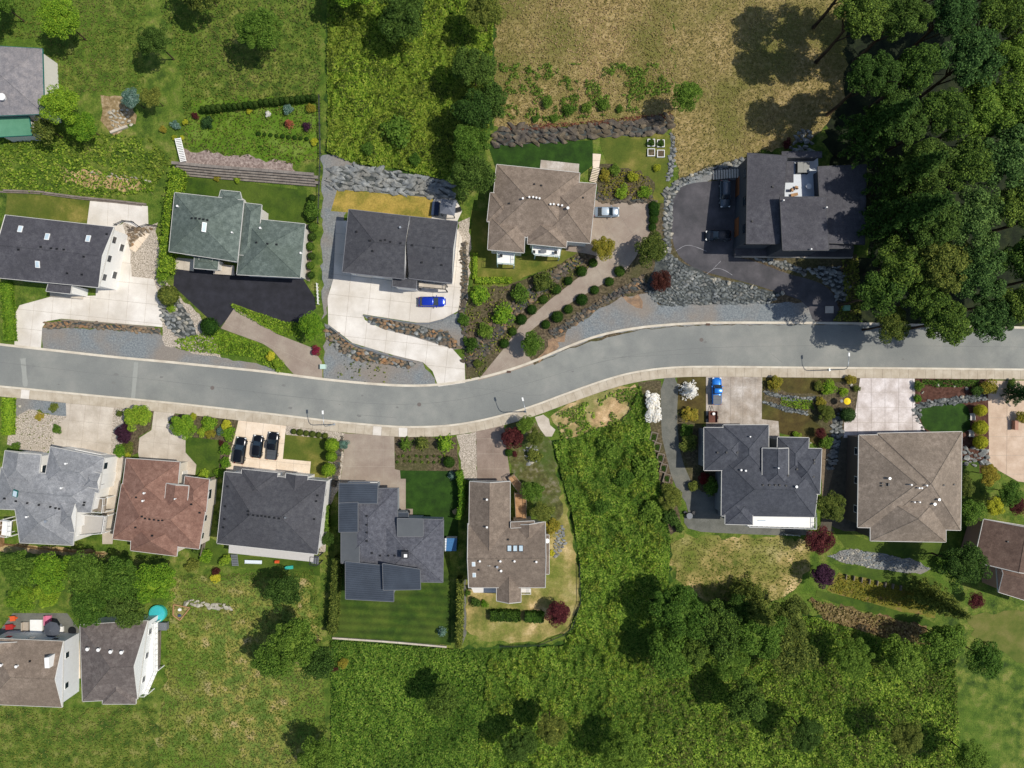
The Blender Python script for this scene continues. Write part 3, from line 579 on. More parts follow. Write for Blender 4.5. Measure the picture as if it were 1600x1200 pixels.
def hedge(P, w_, h, col, label, name='hedge', dens=42, leaf=.17, cat='hedge', taper=.85, rough=.08, group=None, closed=False):
    W = [Vector(G(*p, h)[:2]) for p in P]; C = []; Nn = []; vs = []; fs = []
    for i, p in enumerate(W):
        t = (W[min(i+1, len(W)-1)]-W[max(0, i-1)]).normalized(); n = Vector((-t.y, t.x)); z = T(p.x, p.y)
        for s, zz, k in ((-1, -.2, 1), (-1, h*.96, taper), (1, h*.96, taper), (1, -.2, 1)): q = p+n*s*w_/2*k*.92; vs.append((q.x, q.y, z+zz))
    for i in range(len(W)-1):
        a = 4*i
        for k in range(4):
            k2 = (k+1) % 4; fs += [(a+k, a+k2, a+4+k2), (a+k, a+4+k2, a+4+k)]
        A, B = W[i], W[i+1]; L = (B-A).length; t = (B-A)/L; n = Vector((-t.y, t.x)); m_ = int(L*(w_+2*h)*dens)
        u = NR.rand(m_); v = NR.uniform(-1, 1, m_); top = NR.rand(m_) < w_/(w_+1.2*h)
        sx = np.where(top, v*w_/2, np.sign(v)*w_/2); zz = np.where(top, h, NR.rand(m_)*h); sx = sx*np.where(top, taper, 1-(1-taper)*zz/h)
        sx = sx+NR.normal(size=m_)*rough; bmp = rough*1.5*np.sin(u*L*4.5+i)
        zz = zz+NR.normal(size=m_)*rough+np.where(top, bmp, 0)
        X = A.x+t.x*u*L+n.x*sx; Y = A.y+t.y*u*L+n.y*sx; gz = np.array([T(a_, b_) for a_, b_ in zip(X, Y)])
        C.append(np.stack([X, Y, gz+zz], 1))
        nn = np.where(top[:, None], np.array([[0, 0, 1.]]), np.stack([n.x*np.sign(v), n.y*np.sign(v), .4*np.ones(m_)], 1)); Nn.append(nn+NR.normal(size=(m_, 3))*.4)
    fs += [(0, 1, 2), (0, 2, 3)]; a = 4*(len(W)-1); fs += [(a, a+2, a+1), (a, a+3, a+2)]
    C = np.concatenate(C); Nn = np.concatenate(Nn)
    o0 = np.array([W[0].x, W[0].y, T(W[0].x, W[0].y)]); vs = [tuple(np.array(v)-o0) for v in vs]
    o = link(name, leafmesh(name, C-o0, Nn, leaf*NR.uniform(.6, 1.2, len(C)), LF[col], (vs, fs))); o.location = tuple(o0)
    return tag(o, label, cat, group)
def scatter(P, n, maxtry=6):
    x0 = min(p[0] for p in P); x1 = max(p[0] for p in P); y0 = min(p[1] for p in P); y1 = max(p[1] for p in P); out = []
    k = 0
    while len(out) < n and k < n*maxtry:
        a = random.uniform(x0, x1); b = random.uniform(y0, y1); k += 1
        if inpoly(a, b, P): out.append((a, b))
    return out
def vn(x, y):                            # cheap lumpy noise 0..1
    v = math.sin(x*.9+1.3*math.sin(y*.5))*math.sin(y*1.1+1.7*math.sin(x*.4+1))+.6*math.sin(x*2.3+y*1.9+2*math.sin(y*.9))*math.sin(y*2.7-x*1.3)
    return min(1, max(0, .5+.42*v))
def cover(name, P, dens, leaf, hgt, col, label, kind='stuff', thresh=0.0, upright=False):
    A = area([G(*p)[:2] for p in P]); pts = scatter(P, int(A*dens)); C = []; s = []; Nv = []
    def hf(x, y): return .5+.75*mnoise.noise(Vector((x*.3, y*.3, 3)))+.5*mnoise.noise(Vector((x*.85, y*.85, 9)))
    for a, b in pts:
        x, y, z = G(a, b); v = hf(x, y)
        if thresh and v < thresh: continue
        gx_ = (hf(x+.15, y)-v)/.15; gy_ = (hf(x, y+.15)-v)/.15
        C.append((x, y, z+.1+hgt*max(0, v)*random.uniform(.7, 1.02))); s.append(leaf*random.uniform(.5, 1.4)); Nv.append((-gx_*hgt*1.6, -gy_*hgt*1.6, 1.0))
    C = np.array(C); n = len(C)
    Nn = np.array(Nv)+NR.normal(size=(n, 3))*.5
    return tag(link(name, leafmesh(name, C, Nn, np.array(s), LF[col])), label, None, None, kind)
# ------------------------------------------------------------------ boulders
ROCKV = []
for k in range(10):
    b = bmesh.new()
    for i in range(15):
        v = Vector(NR.normal(size=3)).normalized(); b.verts.new((v.x*random.uniform(.8, 1.05), v.y*random.uniform(.6, .9), v.z*random.uniform(.5, .75)))
    r_ = bmesh.ops.convex_hull(b, input=b.verts); 
    for v in [v for v in b.verts if not v.link_faces]: b.verts.remove(v)
    me = bpy.data.meshes.new('boulder'); b.to_mesh(me); b.free(); ROCKV.append(me)
_rk = {}
def rockmesh(m, k):
    if (m.name, k) not in _rk:
        q = ROCKV[k].copy(); q.materials.append(m); _rk[(m.name, k)] = q
    return _rk[(m.name, k)]
RUBB = mat('rubble_bed', c3('2e3030', '44453f', '5c5a50'), 1.8, bump=.9, bscale=8, fine=.3)
def poisson(P, d, n=2000):
    pts = []; cell = {}
    for a, b in scatter(P, n, 8):
        ci, cj = int(a//d), int(b//d); ok = True
        for i in (-1, 0, 1):
            for j in (-1, 0, 1):
                for q in cell.get((ci+i, cj+j), ()):
                    if (q[0]-a)**2+(q[1]-b)**2 < d*d: ok = False; break
        if ok: cell.setdefault((ci, cj), []).append((a, b)); pts.append((a, b))
    return pts
def boulders(name, P, d, m, label, size=1.0, mats2=None, st=1.15, cat='rock wall', ang=0.0, group=None, rise=0.0, piece='boulder', flat=1.0):
    c = [sum(p[i] for p in P)/len(P) for i in (0, 1)]; x, y, z = G(*c)
    if piece == 'boulder' and len(P) > 4 and cat != 'boulders': sheet('rock_bed', P, RUBB, wob=.08)
    root = empty(name, (x, y, z), label, cat, group)
    pts = poisson(P, d*.86, int(40*area(P)/(d*d))); pts.sort(key=lambda q: random.random()); ymin = min(p[1] for p in P); ymax = max(p[1] for p in P)
    rest = MB()
    for i, (a, b) in enumerate(pts):
        r = d*S*.74*size*random.uniform(.72, 1.25); lift = rise*(ymax-b)/(ymax-ymin+1e-6)
        gx_, gy_, gz_ = G(a, b, lift); mm = m if not mats2 or random.random() > .25 else mats2
        if i < 300:
            o = link(piece, rockmesh(mm, random.randint(0, 9)), root); o.location = (gx_-x, gy_-y, gz_-z+r*.22); o.scale = (r*st, r*.95, r*.85*flat)
            o.rotation_euler = (random.uniform(-.3, .3), random.uniform(-.3, .3), ang+random.uniform(-.5, .5))
        else:
            v, f = ico(r, 1, .25, (1.1, .9, .7)); rest.add([(p[0]+gx_, p[1]+gy_, p[2]+gz_+r*.2) for p in v], f)
    if rest.v: tag(rest.obj('rubble', m, root), kind='stuff')
    return root
# ------------------------------------------------------------------ houses
def ccw(c): return c
def roofquad(MBr, MBw, MBt, MBc, c, z, axis='x', ends=(1, 1), pitch=.45, over=.5, zb=0, th=.2, mi=0, tilt=None, wb=None, cap=True, rake=True):
    """c: NW,NE,SE,SW pixel corners at absolute height z"""
    W = [Vector(AT(p[0], p[1], z)) for p in c]
    if axis == 'y': W = [W[1], W[2], W[3], W[0]]
    if tilt:
        for p, t in zip(W, tilt): p.z += t
    A, B, C, D = W; cen = (A+B+C+D)/4
    low = [Vector((p.x, p.y, p.z-th)) for p in W]
    if axis == 'flat': MBr.add(W+low, [(3, 2, 1, 0), (4, 5, 6, 7)], mi)
    else:
        P0 = (A+D)/2; P1 = (B+C)/2; d = P1-P0; L = d.length; u = d/L; hw = ((A-D).length+(B-C).length)/4
        i0 = min(hw, L*.5-.02 if ends[1] else L-.02)*ends[0]; i1 = min(hw, L*.5-.02 if ends[0] else L-.02)*ends[1]
        R0 = P0+u*i0; R1 = P1-u*i1; hgt = hw*pitch
        R0.z += hgt; R1.z += hgt
        vs = [A, B, C, D, R0, R1]+low
        fs = [(1, 0, 4, 5), (3, 2, 5, 4)]; MBr.add(vs, fs, mi); MBr.add(vs, [(6, 7, 8, 9)], mi)
        if ends[0]: MBr.add([D, A, R0], [(1, 0, 2)][:1], mi)
        else: MBw.add([D+u*.03, A+u*.03, R0+u*.03], [(0, 1, 2)])
        if ends[1]: MBr.add([B, C, R1], [(1, 0, 2)], mi)
        else: MBw.add([B-u*.03, C-u*.03, R1-u*.03], [(0, 1, 2)])
        # rakes on gable ends
        for e, pts in ((ends[0], (D, R0, A)), (ends[1], (B, R1, C))):
            if not e and rake:
                for a, b in ((pts[0], pts[1]), (pts[1], pts[2])): MBt.tube([a+Vector((0, 0, .0)), b+Vector((0, 0, .0))], .07, 4)
        if cap:
            segs = [(R0, R1)]
            if ends[0]: segs += [(A, R0), (D, R0)]
            if ends[1]: segs += [(B, R1), (C, R1)]
            for a, b in segs:
                if (b-a).length > .3: MBc.tube([a+Vector((0, 0, -.02)), b+Vector((0, 0, -.02))], .085, 4)
    # eave band
    for i in range(4):
        a, b = W[i], W[(i+1) % 4]; la, lb = low[i], low[(i+1) % 4]; e = (b-a).normalized(); n = Vector((e.y, -e.x, 0))
        if (a+n-cen).length < (a-n-cen).length: n = -n
        o = n*.075
        MBt.add([a+Vector((0, 0, .02)), b+Vector((0, 0, .02)), b+o+Vector((0, 0, .02)), a+o+Vector((0, 0, .02)), la, lb, lb+o, la+o],
                [(0, 1, 2, 3), (7, 6, 5, 4), (3, 2, 6, 7), (0, 4, 5, 1), (0, 3, 7, 4), (1, 5, 6, 2)])
    ins = [p+(Vector((cen.x, cen.y, p.z))-p).normalized()*over*1.3 for p in low]
    zf = wb if wb is not None else zb-2.5
    MBw.prism([(p.x, p.y) for p in ins], zf, [p.z+.01 for p in ins])
    return ins
def house(label, quads, roofm, wallm, name='house', h=5.5, trim=None, capm=None, base=None, cat='house', vents=(), skylights=(), decks=(), win=(), extra=None, group=None, wf=None):
    cs = [p for q in quads for p in q['c']]; cx = sum(p[0] for p in cs)/len(cs); cy = sum(p[1] for p in cs)/len(cs)
    x, y, zb = G(cx, cy); zb = T(x, y) if base is None else base
    x, y, _ = AT(cx, cy, zb+h); zb = T(x, y) if base is None else base
    root = empty(name, (x, y, zb), label, cat, group)
    R, Wm, Tm, Cm = MB(), MB(), MB(), MB(); X = {}; insl = []
    for i, q in enumerate(quads):
        z = zb+q.get('h', h)+.013*i; mm = q.get('m'); tgt = R
        if mm is not None: tgt = X.setdefault(mm.name+str(i), (MB(), mm))[0]
        insl.append(roofquad(tgt, Wm, Tm, Cm, q['c'], z, q.get('ax', 'x'), q.get('e', (1, 1)), q.get('p', .42), q.get('o', .45)+.017*i, zb, tilt=q.get('t'), cap=mm is None, rake=q.get('rake', True)))
        if q.get('rib'):                 # raised seams on metal roofs
            c = [Vector(AT(p[0], p[1], z)) for p in q['c']]; t = q.get('t') or (0, 0, 0, 0)
            if q.get('ax') == 'y': pass
            for p, tt in zip(c, t): p.z += tt
            n = int((c[0]-c[3]).length/.38)
            rb = MB()
            for k in range(1, n):
                f = k/n; a = c[0].lerp(c[3], f); b = c[1].lerp(c[2], f); rb.tube([a+Vector((0, 0, .02)), b+Vector((0, 0, .02))], .045, 4)
            tag(rb.obj('roof_seams', mm, root), kind='stuff')
    if R.v: R.obj('roof', roofm, root)
    for b, mm in X.values(): b.obj('metal_roof' if mm in (METAL, METALT) else 'roof', mm, root)
    Wm.obj('wall', wallm, root); Tm.obj('gutter', trim or TRIM, root)
    if Cm.v: Cm.obj('ridge_cap', capm or roofm, root)
    dg = bpy.context.evaluated_depsgraph_get() if False else None
    def roofz(px, py):                   # height of the roof under a pixel: highest plane hit
        best = None
        for b in [R]+[v[0] for v in X.values()]:
            for f in b.f:
                P = [Vector(b.v[i]) for i in f]; n = (P[1]-P[0]).cross(P[2]-P[0])
                if abs(n.z) < 1e-6: continue
                o = Vector((0, 0, H)); d = Vector(AT(px, py, 0))-o
                den = n.dot(d)
                if abs(den) < 1e-9: continue
                t = n.dot(P[0]-o)/den; q = o+d*t
                if inpoly(q.x, q.y, [(p.x, p.y) for p in P]) and (best is None or q.z > best[0].z): best = (q, n.normalized() if n.z > 0 else -n.normalized())
        return best
    for v in vents:
        px, py = v[0], v[1]; mm = v[2] if len(v) > 2 else BLACK; s_ = v[3] if len(v) > 3 else .3
        hit = roofz(px, py)
        if not hit: continue
        q = hit[0]; b = MB(); 
        if mm is BLACK: b.box((q.x, q.y, q.z+.06), (s_*1.1, s_*1.1, .28), 0, 0, .8)
        else: b.disc((q.x, q.y, q.z-.1), s_*.42, .55, 10); b.disc((q.x, q.y, q.z+.45), s_*.62, .1, 10)
        b.obj('roof_vent', mm, root)
    for v in skylights:
        px, py, w_, l_ = v[:4]; hit = roofz(px, py)
        if not hit: continue
        q, n = hit; rot = n.to_track_quat('Z', 'Y').to_matrix(); b = MB(); b.box((0, 0, 0), (w_, l_, .24)); g = MB(); g.box((0, 0, .13), (w_-.18, l_-.18, .03))
        eu = v[4] if len(v) > 4 else 0
        M = Matrix.Translation(q) @ Vector((0, 0, 1)).rotation_difference(n).to_matrix().to_4x4() @ Matrix.Rotation(eu, 4, 'Z')
        for bb, nm, mm, par in ((b, 'skylight', WHITE if len(v) < 6 else v[5], root), (g, 'pane', SKYL if len(v) < 7 else v[6], None)):
            bb.v = [tuple(M @ Vector(p)) for p in bb.v]
            if par: sk = bb.obj(nm, mm, root)
            else: mobj(nm, bb.v, bb.f, mm, sk)
    for (qi, side, n, z0, wd, ht, kind_) in win:   # windows and doors on wall side 0..3 of a quad
        ins = insl[qi]; ccx = sum(p.x for p in ins)/4; ccy = sum(p.y for p in ins)/4
        a, b_ = ins[side], ins[(side+1) % 4]; e = (b_-a); L = e.xy.length; e = Vector((e.x/L, e.y/L)); nn = Vector((e.y, -e.x))
        if (Vector((a.x, a.y))+nn-Vector((ccx, ccy))).length < (Vector((a.x, a.y))-nn-Vector((ccx, ccy))).length: nn = -nn
        rz = math.atan2(e.y, e.x)
        for k in range(n):
            s_ = L*(k+.5)/n; p = Vector((a.x, a.y))+e*s_+nn*.02
            fb = MB(); fb.box((p.x, p.y, zb+z0), (wd, .1, ht), rz)
            if kind_ == 'window':
                f = fb.obj('window', wf or WHITE, root); pb = MB(); q = p+nn*.055; pb.box((q.x, q.y, zb+z0), (wd-.2, .03, ht-.2), rz); pb.obj('pane', GLASS, f)
            else:
                f = fb.obj(kind_, (WHITE if wf is None else WOODW) if kind_ == 'garage_door' else DARKW, root)
                if kind_ == 'garage_door':
                    for t in range(4): pb = MB(); q = p+nn*.06; pb.box((q.x, q.y, zb+z0-ht/2+ht*(t+.5)/4), (wd-.1, .04, ht/4-.05), rz); pb.obj('panel', OFFW if wf is None else WOODW, f)
    for dk in decks:                     # decks and lower slabs: (part name, pixel polygon, z0, z1, material, rail material or None)
        nm, P, z0, z1, mm, rail = dk
        pts = [AT(a, b, zb+z1)[:2] for a, b in P]; b = MB(); b.prism(pts, zb+z0, zb+z1); o = b.obj(nm, mm, root)
        if rail is not None:
            rb = MB(); n = len(pts)
            for i in range(n):
                a, c = Vector(pts[i]), Vector(pts[(i+1) % n]); L = (c-a).length; m_ = max(1, int(L/.9))
                rb.tube([(a.x, a.y, zb+z1+1.0), (c.x, c.y, zb+z1+1.0)], .05, 4); rb.tube([(a.x, a.y, zb+z1+.55), (c.x, c.y, zb+z1+.55)], .025, 4)
                for k in range(m_): q = a+(c-a)*k/m_; rb.box((q.x, q.y, zb+z1+.5), (.07, .07, 1.0))
            rb.obj('railing', rail, root)
            if z1 > 1.2:
                for p in pts[:4]: pb = MB(); pb.box((p[0], p[1], zb+(z0-2.2)/2), (.18, .18, abs(z0+2.2))); pb.obj('post', rail, root)
    root['zb'] = zb
    if extra: extra(root, zb, roofz)
    return root
def Q(c, **k): d = dict(c=c); d.update(k); return d
W_ = 'window'
# top row
house('charcoal-roofed house with four white skylights and white east wall at the far left', [
    Q([(8, 336), (178, 355), (154, 449), (-3, 434)], e=(0, 0), p=.22), Q([(76, 441), (112, 445), (110, 459), (72, 455)], ax='flat', h=5.0, o=.2)],
    SH_DARK, WHITE, h=6.0, vents=[(29, 390), (64, 386), (80, 388), (89, 389), (100, 390), (131, 401), (105, 427), (128, 429), (167, 366)],
    skylights=[(32, 358, .75, 1.15, -.1), (74, 370, .75, 1.15, -.1), (138, 373, .75, 1.15, -.1), (59, 413, .75, 1.15, -.1)],
    win=[(0, 1, 3, 4.3, 1.3, 1.2, W_), (0, 1, 2, 1.6, 1.4, 1.3, W_), (0, 2, 4, 4.2, 1.8, 1.3, W_), (0, 2, 1, 1.3, 4.6, 2.3, 'garage_door')],
    decks=[('entry_porch', [(78, 455), (128, 461), (127, 467), (78, 463)], 0, .5, CONCB, None)])
house('green-roofed house with octagonal bay on its back, in front of a dark asphalt parking court', [
    Q([(273, 301), (381, 313), (371, 409), (264, 393)], ax='y'), Q([(382, 317), (409, 320), (401, 400), (373, 398)], ax='y', h=4.6), Q([(380, 340), (477, 350), (469, 434), (370, 429)], ax='y', h=4.2),
    Q([(304, 398), (342, 403), (340, 422), (303, 419)], h=3.4, p=.3), Q([(312, 389), (332, 392), (331, 412), (311, 409)], h=3.6, p=.3, ax='y'), Q([(345, 297), (375, 300), (380, 320), (340, 316)], h=4.85, p=.3, e=(1, 1), ax='x')],
    SH_GREEN, OFFW, h=5.1, vents=[(300, 341), (306, 341), (312, 342), (318, 343), (324, 344), (279, 323, WHITE), (401, 379), (418, 381), (432, 382), (408, 357, WHITE), (364, 364, WHITE, .25), (471, 396, WHITE)],
    skylights=[(319, 355, .7, 1.6, -.1)], win=[(0, 2, 3, 1.7, 1.4, 1.2, W_), (2, 2, 2, 1.2, 2.6, 2.2, 'garage_door'), (0, 2, 2, 4.0, 1.4, 1.1, W_), (2, 1, 3, 1.6, 1.2, 1.2, W_)],
    decks=[('step', [(335, 412), (365, 415), (365, 430), (333, 428)], 0, .4, CONCB, None)])
house('charcoal-roofed house with dark notch in its front roof above the white S-shaped driveway', [
    Q([(545, 327), (640, 338), (632, 436), (535, 425)], e=(1, 0), p=.36, rake=False), Q([(640, 338), (715, 346), (706, 442), (639, 435)], e=(0, 0), p=.56, h=5.05, rake=False), Q([(614, 432), (651, 438), (650, 451), (613, 447)], ax='flat', h=4.6, o=.2)],
    SH_DARK2, WHITE, h=6.0, trim=solid('grey_gutter', '77777a', .6), vents=[(578, 376), (595, 376), (610, 378), (626, 380), (644, 383), (678, 387), (659, 410), (690, 414), (626, 356, ALU), (557, 362), (582, 392), (602, 375)],
    win=[(1, 1, 3, 4.0, 1.3, 1.2, W_), (0, 2, 2, 1.3, 3.0, 2.2, 'garage_door'), (1, 2, 1, 1.3, 3.2, 2.2, 'garage_door'), (0, 2, 3, 4.2, 1.5, 1.2, W_), (1, 2, 2, 4.0, 1.5, 1.2, W_)],
    decks=[('balcony', [(655, 441), (697, 445), (697, 453), (654, 449)], 2.4, 2.6, CONCB, DTRIM)])
house('wide taupe hip-roofed house with two small white balconies, by the boxwood-lined driveway', [
    Q([(776, 257), (906, 270), (897, 378), (765, 365)], p=.4), Q([(850, 281), (932, 287), (922, 380), (842, 374)], ax='y', p=.4), Q([(765, 338), (821, 344), (819, 395), (762, 390)], ax='y', p=.4),
    Q([(827, 340), (888, 347), (885, 387), (824, 381)], ax='y', p=.4), Q([(766, 301), (806, 305), (800, 350), (761, 346)], p=.36)],
    SH_TAUPE, OFFW, h=5.0, vents=[(827, 309, WHITE, .28), (833, 309, WHITE, .28), (838, 310, WHITE, .28), (843, 311, WHITE, .28), (860, 320, WHITE, .28), (865, 320, WHITE, .28), (872, 321, WHITE, .28), (878, 322, WHITE, .28), (817, 311, WHITE, .3), (887, 326, WHITE, .4), (835, 288), (846, 290), (796, 318), (911, 309)],
    win=[(3, 2, 2, 3.6, 1.8, 1.4, W_), (2, 2, 2, 3.6, 1.8, 1.4, W_), (1, 1, 1, 1.3, 4.6, 2.2, 'garage_door'), (1, 2, 1, 3.4, 1.6, 1.2, W_)],
    decks=[('balcony', [(832, 384), (876, 389), (874, 402), (836, 399), (831, 395)], 2.5, 2.7, WHITE, solid('pale_green_rail', 'bcd2c8', .5)), ('balcony', [(777, 392), (804, 396), (803, 414), (777, 412)], 2.5, 2.7, WHITE, solid('pale_green_rail', 'bcd2c8', .5))])
def h5x(root, zb, rz): pass
house('large dark modern house with stepped flat roofs and white roof terrace beside the woods', [
    Q([(1168, 239), (1228, 245), (1217, 382), (1166, 381)], ax='flat', t=(0, .5, .5, 0)), Q([(1276, 262), (1354, 257), (1351, 382), (1282, 380)], ax='flat', h=7.2, t=(.5, 0, 0, .5)),
    Q([(1217, 309), (1288, 309), (1295, 391), (1223, 391)], ax='flat', h=8.4, t=(.5, .5, 0, 0)), Q([(1285, 300), (1335, 300), (1332, 388), (1285, 388)], ax='flat', h=6.6), Q([(1222, 237), (1284, 237), (1284, 246), (1222, 246)], ax='flat', h=7.1, o=.3)],
    SH_DARK, DARKW, h=7.0, trim=DTRIM, wf=DTRIM, vents=[(1207, 292), (1175, 346), (1223, 314, WHITE, .2), (1266, 390, WHITE, .2), (1290, 325, WHITE, .2)],
    win=[(0, 3, 3, 5.2, 1.6, 1.4, W_), (0, 2, 2, 4.6, 2.0, 1.5, W_), (2, 2, 2, 6.2, 2.0, 1.4, W_), (0, 3, 2, 1.3, 3.2, 2.2, 'garage_door'), (2, 3, 1, 7.2, 2, .8, W_)],
    decks=[('terrace', [(1226, 246), (1278, 246), (1280, 310), (1226, 310)], 4.9, 5.1, solid('terrace_white', 'c9ced2', .7), None), ('lower_terrace', [(1150, 380), (1335, 385), (1332, 401), (1148, 399)], -1.5, .5, ASPHM, None),
           ('terrace_shade_roof', [(1227, 252), (1240, 252), (1240, 285), (1227, 285)], 6.6, 6.75, SH_DARK, None)])
# bottom row
house('light grey multi-gabled house with a green skylight, at the far left below the street', [
    Q([(79, 698), (163, 715), (154, 770), (68, 756)], p=.36), Q([(2, 730), (152, 752), (142, 801), (-8, 795)], p=.36), Q([(20, 770), (120, 786), (114, 852), (31, 848)], ax='y', p=.36), Q([(8, 704), (64, 710), (58, 765), (0, 758)], ax='y', e=(0, 1), p=.36),
    Q([(135, 736), (158, 740), (154, 764), (131, 760)], e=(1, 0), p=.5, h=5.7), Q([(88, 775), (120, 779), (117, 832), (85, 828)], e=(1, 0), p=.4, h=5.6)],
    SH_GREY, WHITE, h=5.4, vents=[(105, 724, WHITE), (98, 762, WHITE), (44, 807, WHITE), (74, 814, ALU, .4), (7, 779), (25, 783), (43, 786), (61, 789), (79, 792), (132, 785), (131, 789), (87, 794), (93, 795)],
    skylights=[(24, 771, .8, 1.3, -.4, TEAL)], win=[(0, 1, 2, 3.8, 1.3, 1.2, W_), (2, 1, 2, 3.6, 1.5, 1.3, W_), (0, 0, 1, 1.2, 4.8, 2.2, 'garage_door'), (3, 0, 1, 3.5, 2, 1.3, W_)],
    decks=[('deck', [(120, 802), (168, 806), (164, 832), (118, 836)], 2.3, 2.5, solid('deck_grey', 'a9a49c', .7), WHITE), ('balcony', [(4, 812), (18, 814), (16, 838), (2, 836)], 2.3, 2.5, WHITE, WHITE), ('deck', [(146, 776), (166, 778), (164, 800), (144, 799)], 2.3, 2.5, WOODG, WHITE)])
house('red-brown hip-roofed house with a raised front gable and cream east wall', [
    Q([(197, 716), (281, 722), (274, 800), (187, 794)], ax='y', p=.38), Q([(190, 756), (326, 768), (311, 858), (176, 842)], p=.38), Q([(206, 815), (281, 824), (276, 869), (204, 860)], ax='y', p=.38), Q([(289, 744), (327, 749), (322, 800), (284, 796)], ax='y', p=.38),
    Q([(260, 755), (295, 759), (291, 800), (256, 796)], ax='y', p=.4, h=5.2, e=(0, 1))],
    SH_RED, solid('cream_wall', 'd8cdbc', .75), h=4.6, vents=[(227, 770, WHITE), (225, 782, WHITE), (213, 777), (222, 807), (227, 810), (234, 811), (241, 812), (248, 813), (254, 813), (212, 824), (238, 837), (299, 788), (275, 779, WHITE, .2), (312, 801)],
    win=[(1, 1, 3, 3.0, 1.2, 1.2, W_), (0, 0, 1, 1.2, 4.8, 2.2, 'garage_door'), (3, 0, 1, 3.0, 1.8, 1.3, W_)])
house('charcoal hip-roofed house with twin front gables behind three parked black cars', [
    Q([(351, 737), (510, 752), (496, 866), (339, 849)], p=.4), Q([(378, 733), (434, 739), (430, 790), (373, 784)], ax='y', e=(1, 1), p=.4), Q([(447, 739), (481, 743), (478, 790), (443, 786)], ax='y', e=(0, 1), p=.4)],
    SH_DARK2, WHITE, h=5.8, vents=[(388, 799), (388, 804), (396, 805), (403, 806), (409, 806), (415, 807), (421, 808), (429, 809), (436, 810), (447, 808, GREY), (352, 791), (351, 811), (349, 824), (356, 760), (496, 774), (494, 783), (491, 811)],
    win=[(0, 1, 3, 4.0, 1.3, 1.2, W_), (1, 0, 1, 1.2, 4.8, 2.2, 'garage_door'), (2, 0, 1, 1.3, 1.4, 2.2, 'door')],
    decks=[('patio_roof', [(358, 850), (491, 863), (489, 878), (357, 864)], 2.7, 2.85, solid('patio_cover', 'b8b4ae', .6), None), ('side_stair', [(487, 868), (498, 869), (497, 882), (486, 880)], 1.6, 1.9, GREY, DTRIM)])
house('sprawling dark blue-grey house mixing ribbed metal and shingle roofs above a striped back lawn', [
    Q([(533, 764), (621, 763), (621, 880), (533, 880)], ax='y', p=.25, h=4.9), Q([(590, 809), (693, 812), (692, 910), (590, 908)], p=.28, h=4.9), Q([(530, 755), (591, 756), (590, 786), (530, 786)], ax='flat', m=METAL, h=5.6, t=(0, .3, .5, .2), rib=1),
    Q([(530, 786), (560, 784), (560, 830), (530, 831)], ax='flat', m=METAL, h=5.6, t=(.2, .5, .5, .2), rib=1), Q([(541, 876), (616, 884), (615, 940), (540, 936)], ax='flat', m=METAL, h=5.0, t=(.6, .6, 0, 0), rib=1), Q([(599, 879), (657, 888), (657, 921), (599, 922)], ax='flat', m=METAL, h=5.9, t=(.7, .7, 0, 0), rib=1),
    Q([(533, 831), (562, 831), (562, 878), (533, 878)], ax='flat', m=METALT, h=5.2, t=(0, .4, .4, 0)), Q([(621, 810), (661, 811), (661, 838), (621, 838)], ax='flat', m=METALT, h=5.8), Q([(612, 800), (638, 801), (638, 812), (612, 812)], ax='flat', m=METAL, h=4.6, rib=1)],
    mat('shingle_slate', c3('47484e', '525359', '5e5f64'), 1.6, rough=.9, fine=.28, finescale=5, bump=.4, bscale=6), GREYW, h=5.0, trim=solid('grey_trim', '6e6f70', .6),
    vents=[(573, 806), (573, 820), (573, 832), (573, 845), (581, 864), (594, 868), (607, 868), (617, 868)], win=[(2, 0, 1, 1.2, 5.2, 2.4, 'garage_door'), (0, 0, 1, 1.3, 1.3, 2.2, 'door'), (0, 1, 1, 1.4, 1.4, 1.4, W_)],
    decks=[('chimney', [(627, 862), (637, 862), (637, 873), (627, 873)], 4.0, 7.4, DTRIM, None), ('chimney_cap', [(631, 866), (636, 866), (636, 871), (631, 871)], 7.4, 7.6, WHITE, None)])
house('taupe gabled house with three small square skylights and a pink-brown paved driveway', [
    Q([(734, 752), (797, 752), (797, 880), (732, 880)], ax='y', e=(0, 0), p=.5), Q([(731, 818), (852, 816), (852, 918), (732, 918)], e=(0, 0), p=.42, h=4.9), Q([(776, 880), (814, 880), (814, 941), (776, 939)], ax='y', e=(1, 0), p=.5, h=4.7), Q([(800, 820), (852, 815), (852, 862), (800, 862)], ax='y', e=(0, 1), p=.4, h=4.9), Q([(845, 836), (858, 836), (858, 897), (845, 897)], ax='flat', h=4.4, o=.2), Q([(798, 816), (835, 814), (835, 823), (798, 825)], ax='flat', h=5.5, o=.3)],
    SH_TAUPE2, BEIGEW, h=5.0, vents=[(761, 780, WHITE), (761, 823, WHITE), (750, 876, WHITE), (782, 876, WHITE), (804, 876, WHITE), (838, 877, WHITE), (777, 885, ALU, .35), (783, 891, WHITE, .35), (748, 890), (794, 823 + 20)],
    skylights=[(796, 857, .8, 1.1, 0, DTRIM), (805, 857, .8, 1.1, 0, DTRIM), (814, 857, .8, 1.1, 0, DTRIM), (740, 881, .6, .9), (741, 898, .6, .9)],
    win=[(0, 1, 3, 3.4, 1.3, 1.2, W_), (0, 0, 1, 1.2, 4.6, 2.2, 'garage_door'), (3, 0, 2, 3.2, 1.2, 1.2, W_)],
    decks=[('deck', [(804, 770), (822, 770), (822, 811), (806, 811)], 1.8, 2.0, WOOD, WOODG), ('deck', [(794, 746), (803, 741), (822, 764), (812, 771)], 1.8, 2.0, WOOD, WOODG), ('deck', [(814, 918), (829, 918), (829, 926), (814, 926)], .9, 1.1, OFFW, WHITE), ('deck', [(736, 918), (775, 918), (775, 926), (740, 926)], .9, 1.1, OFFW, None)])
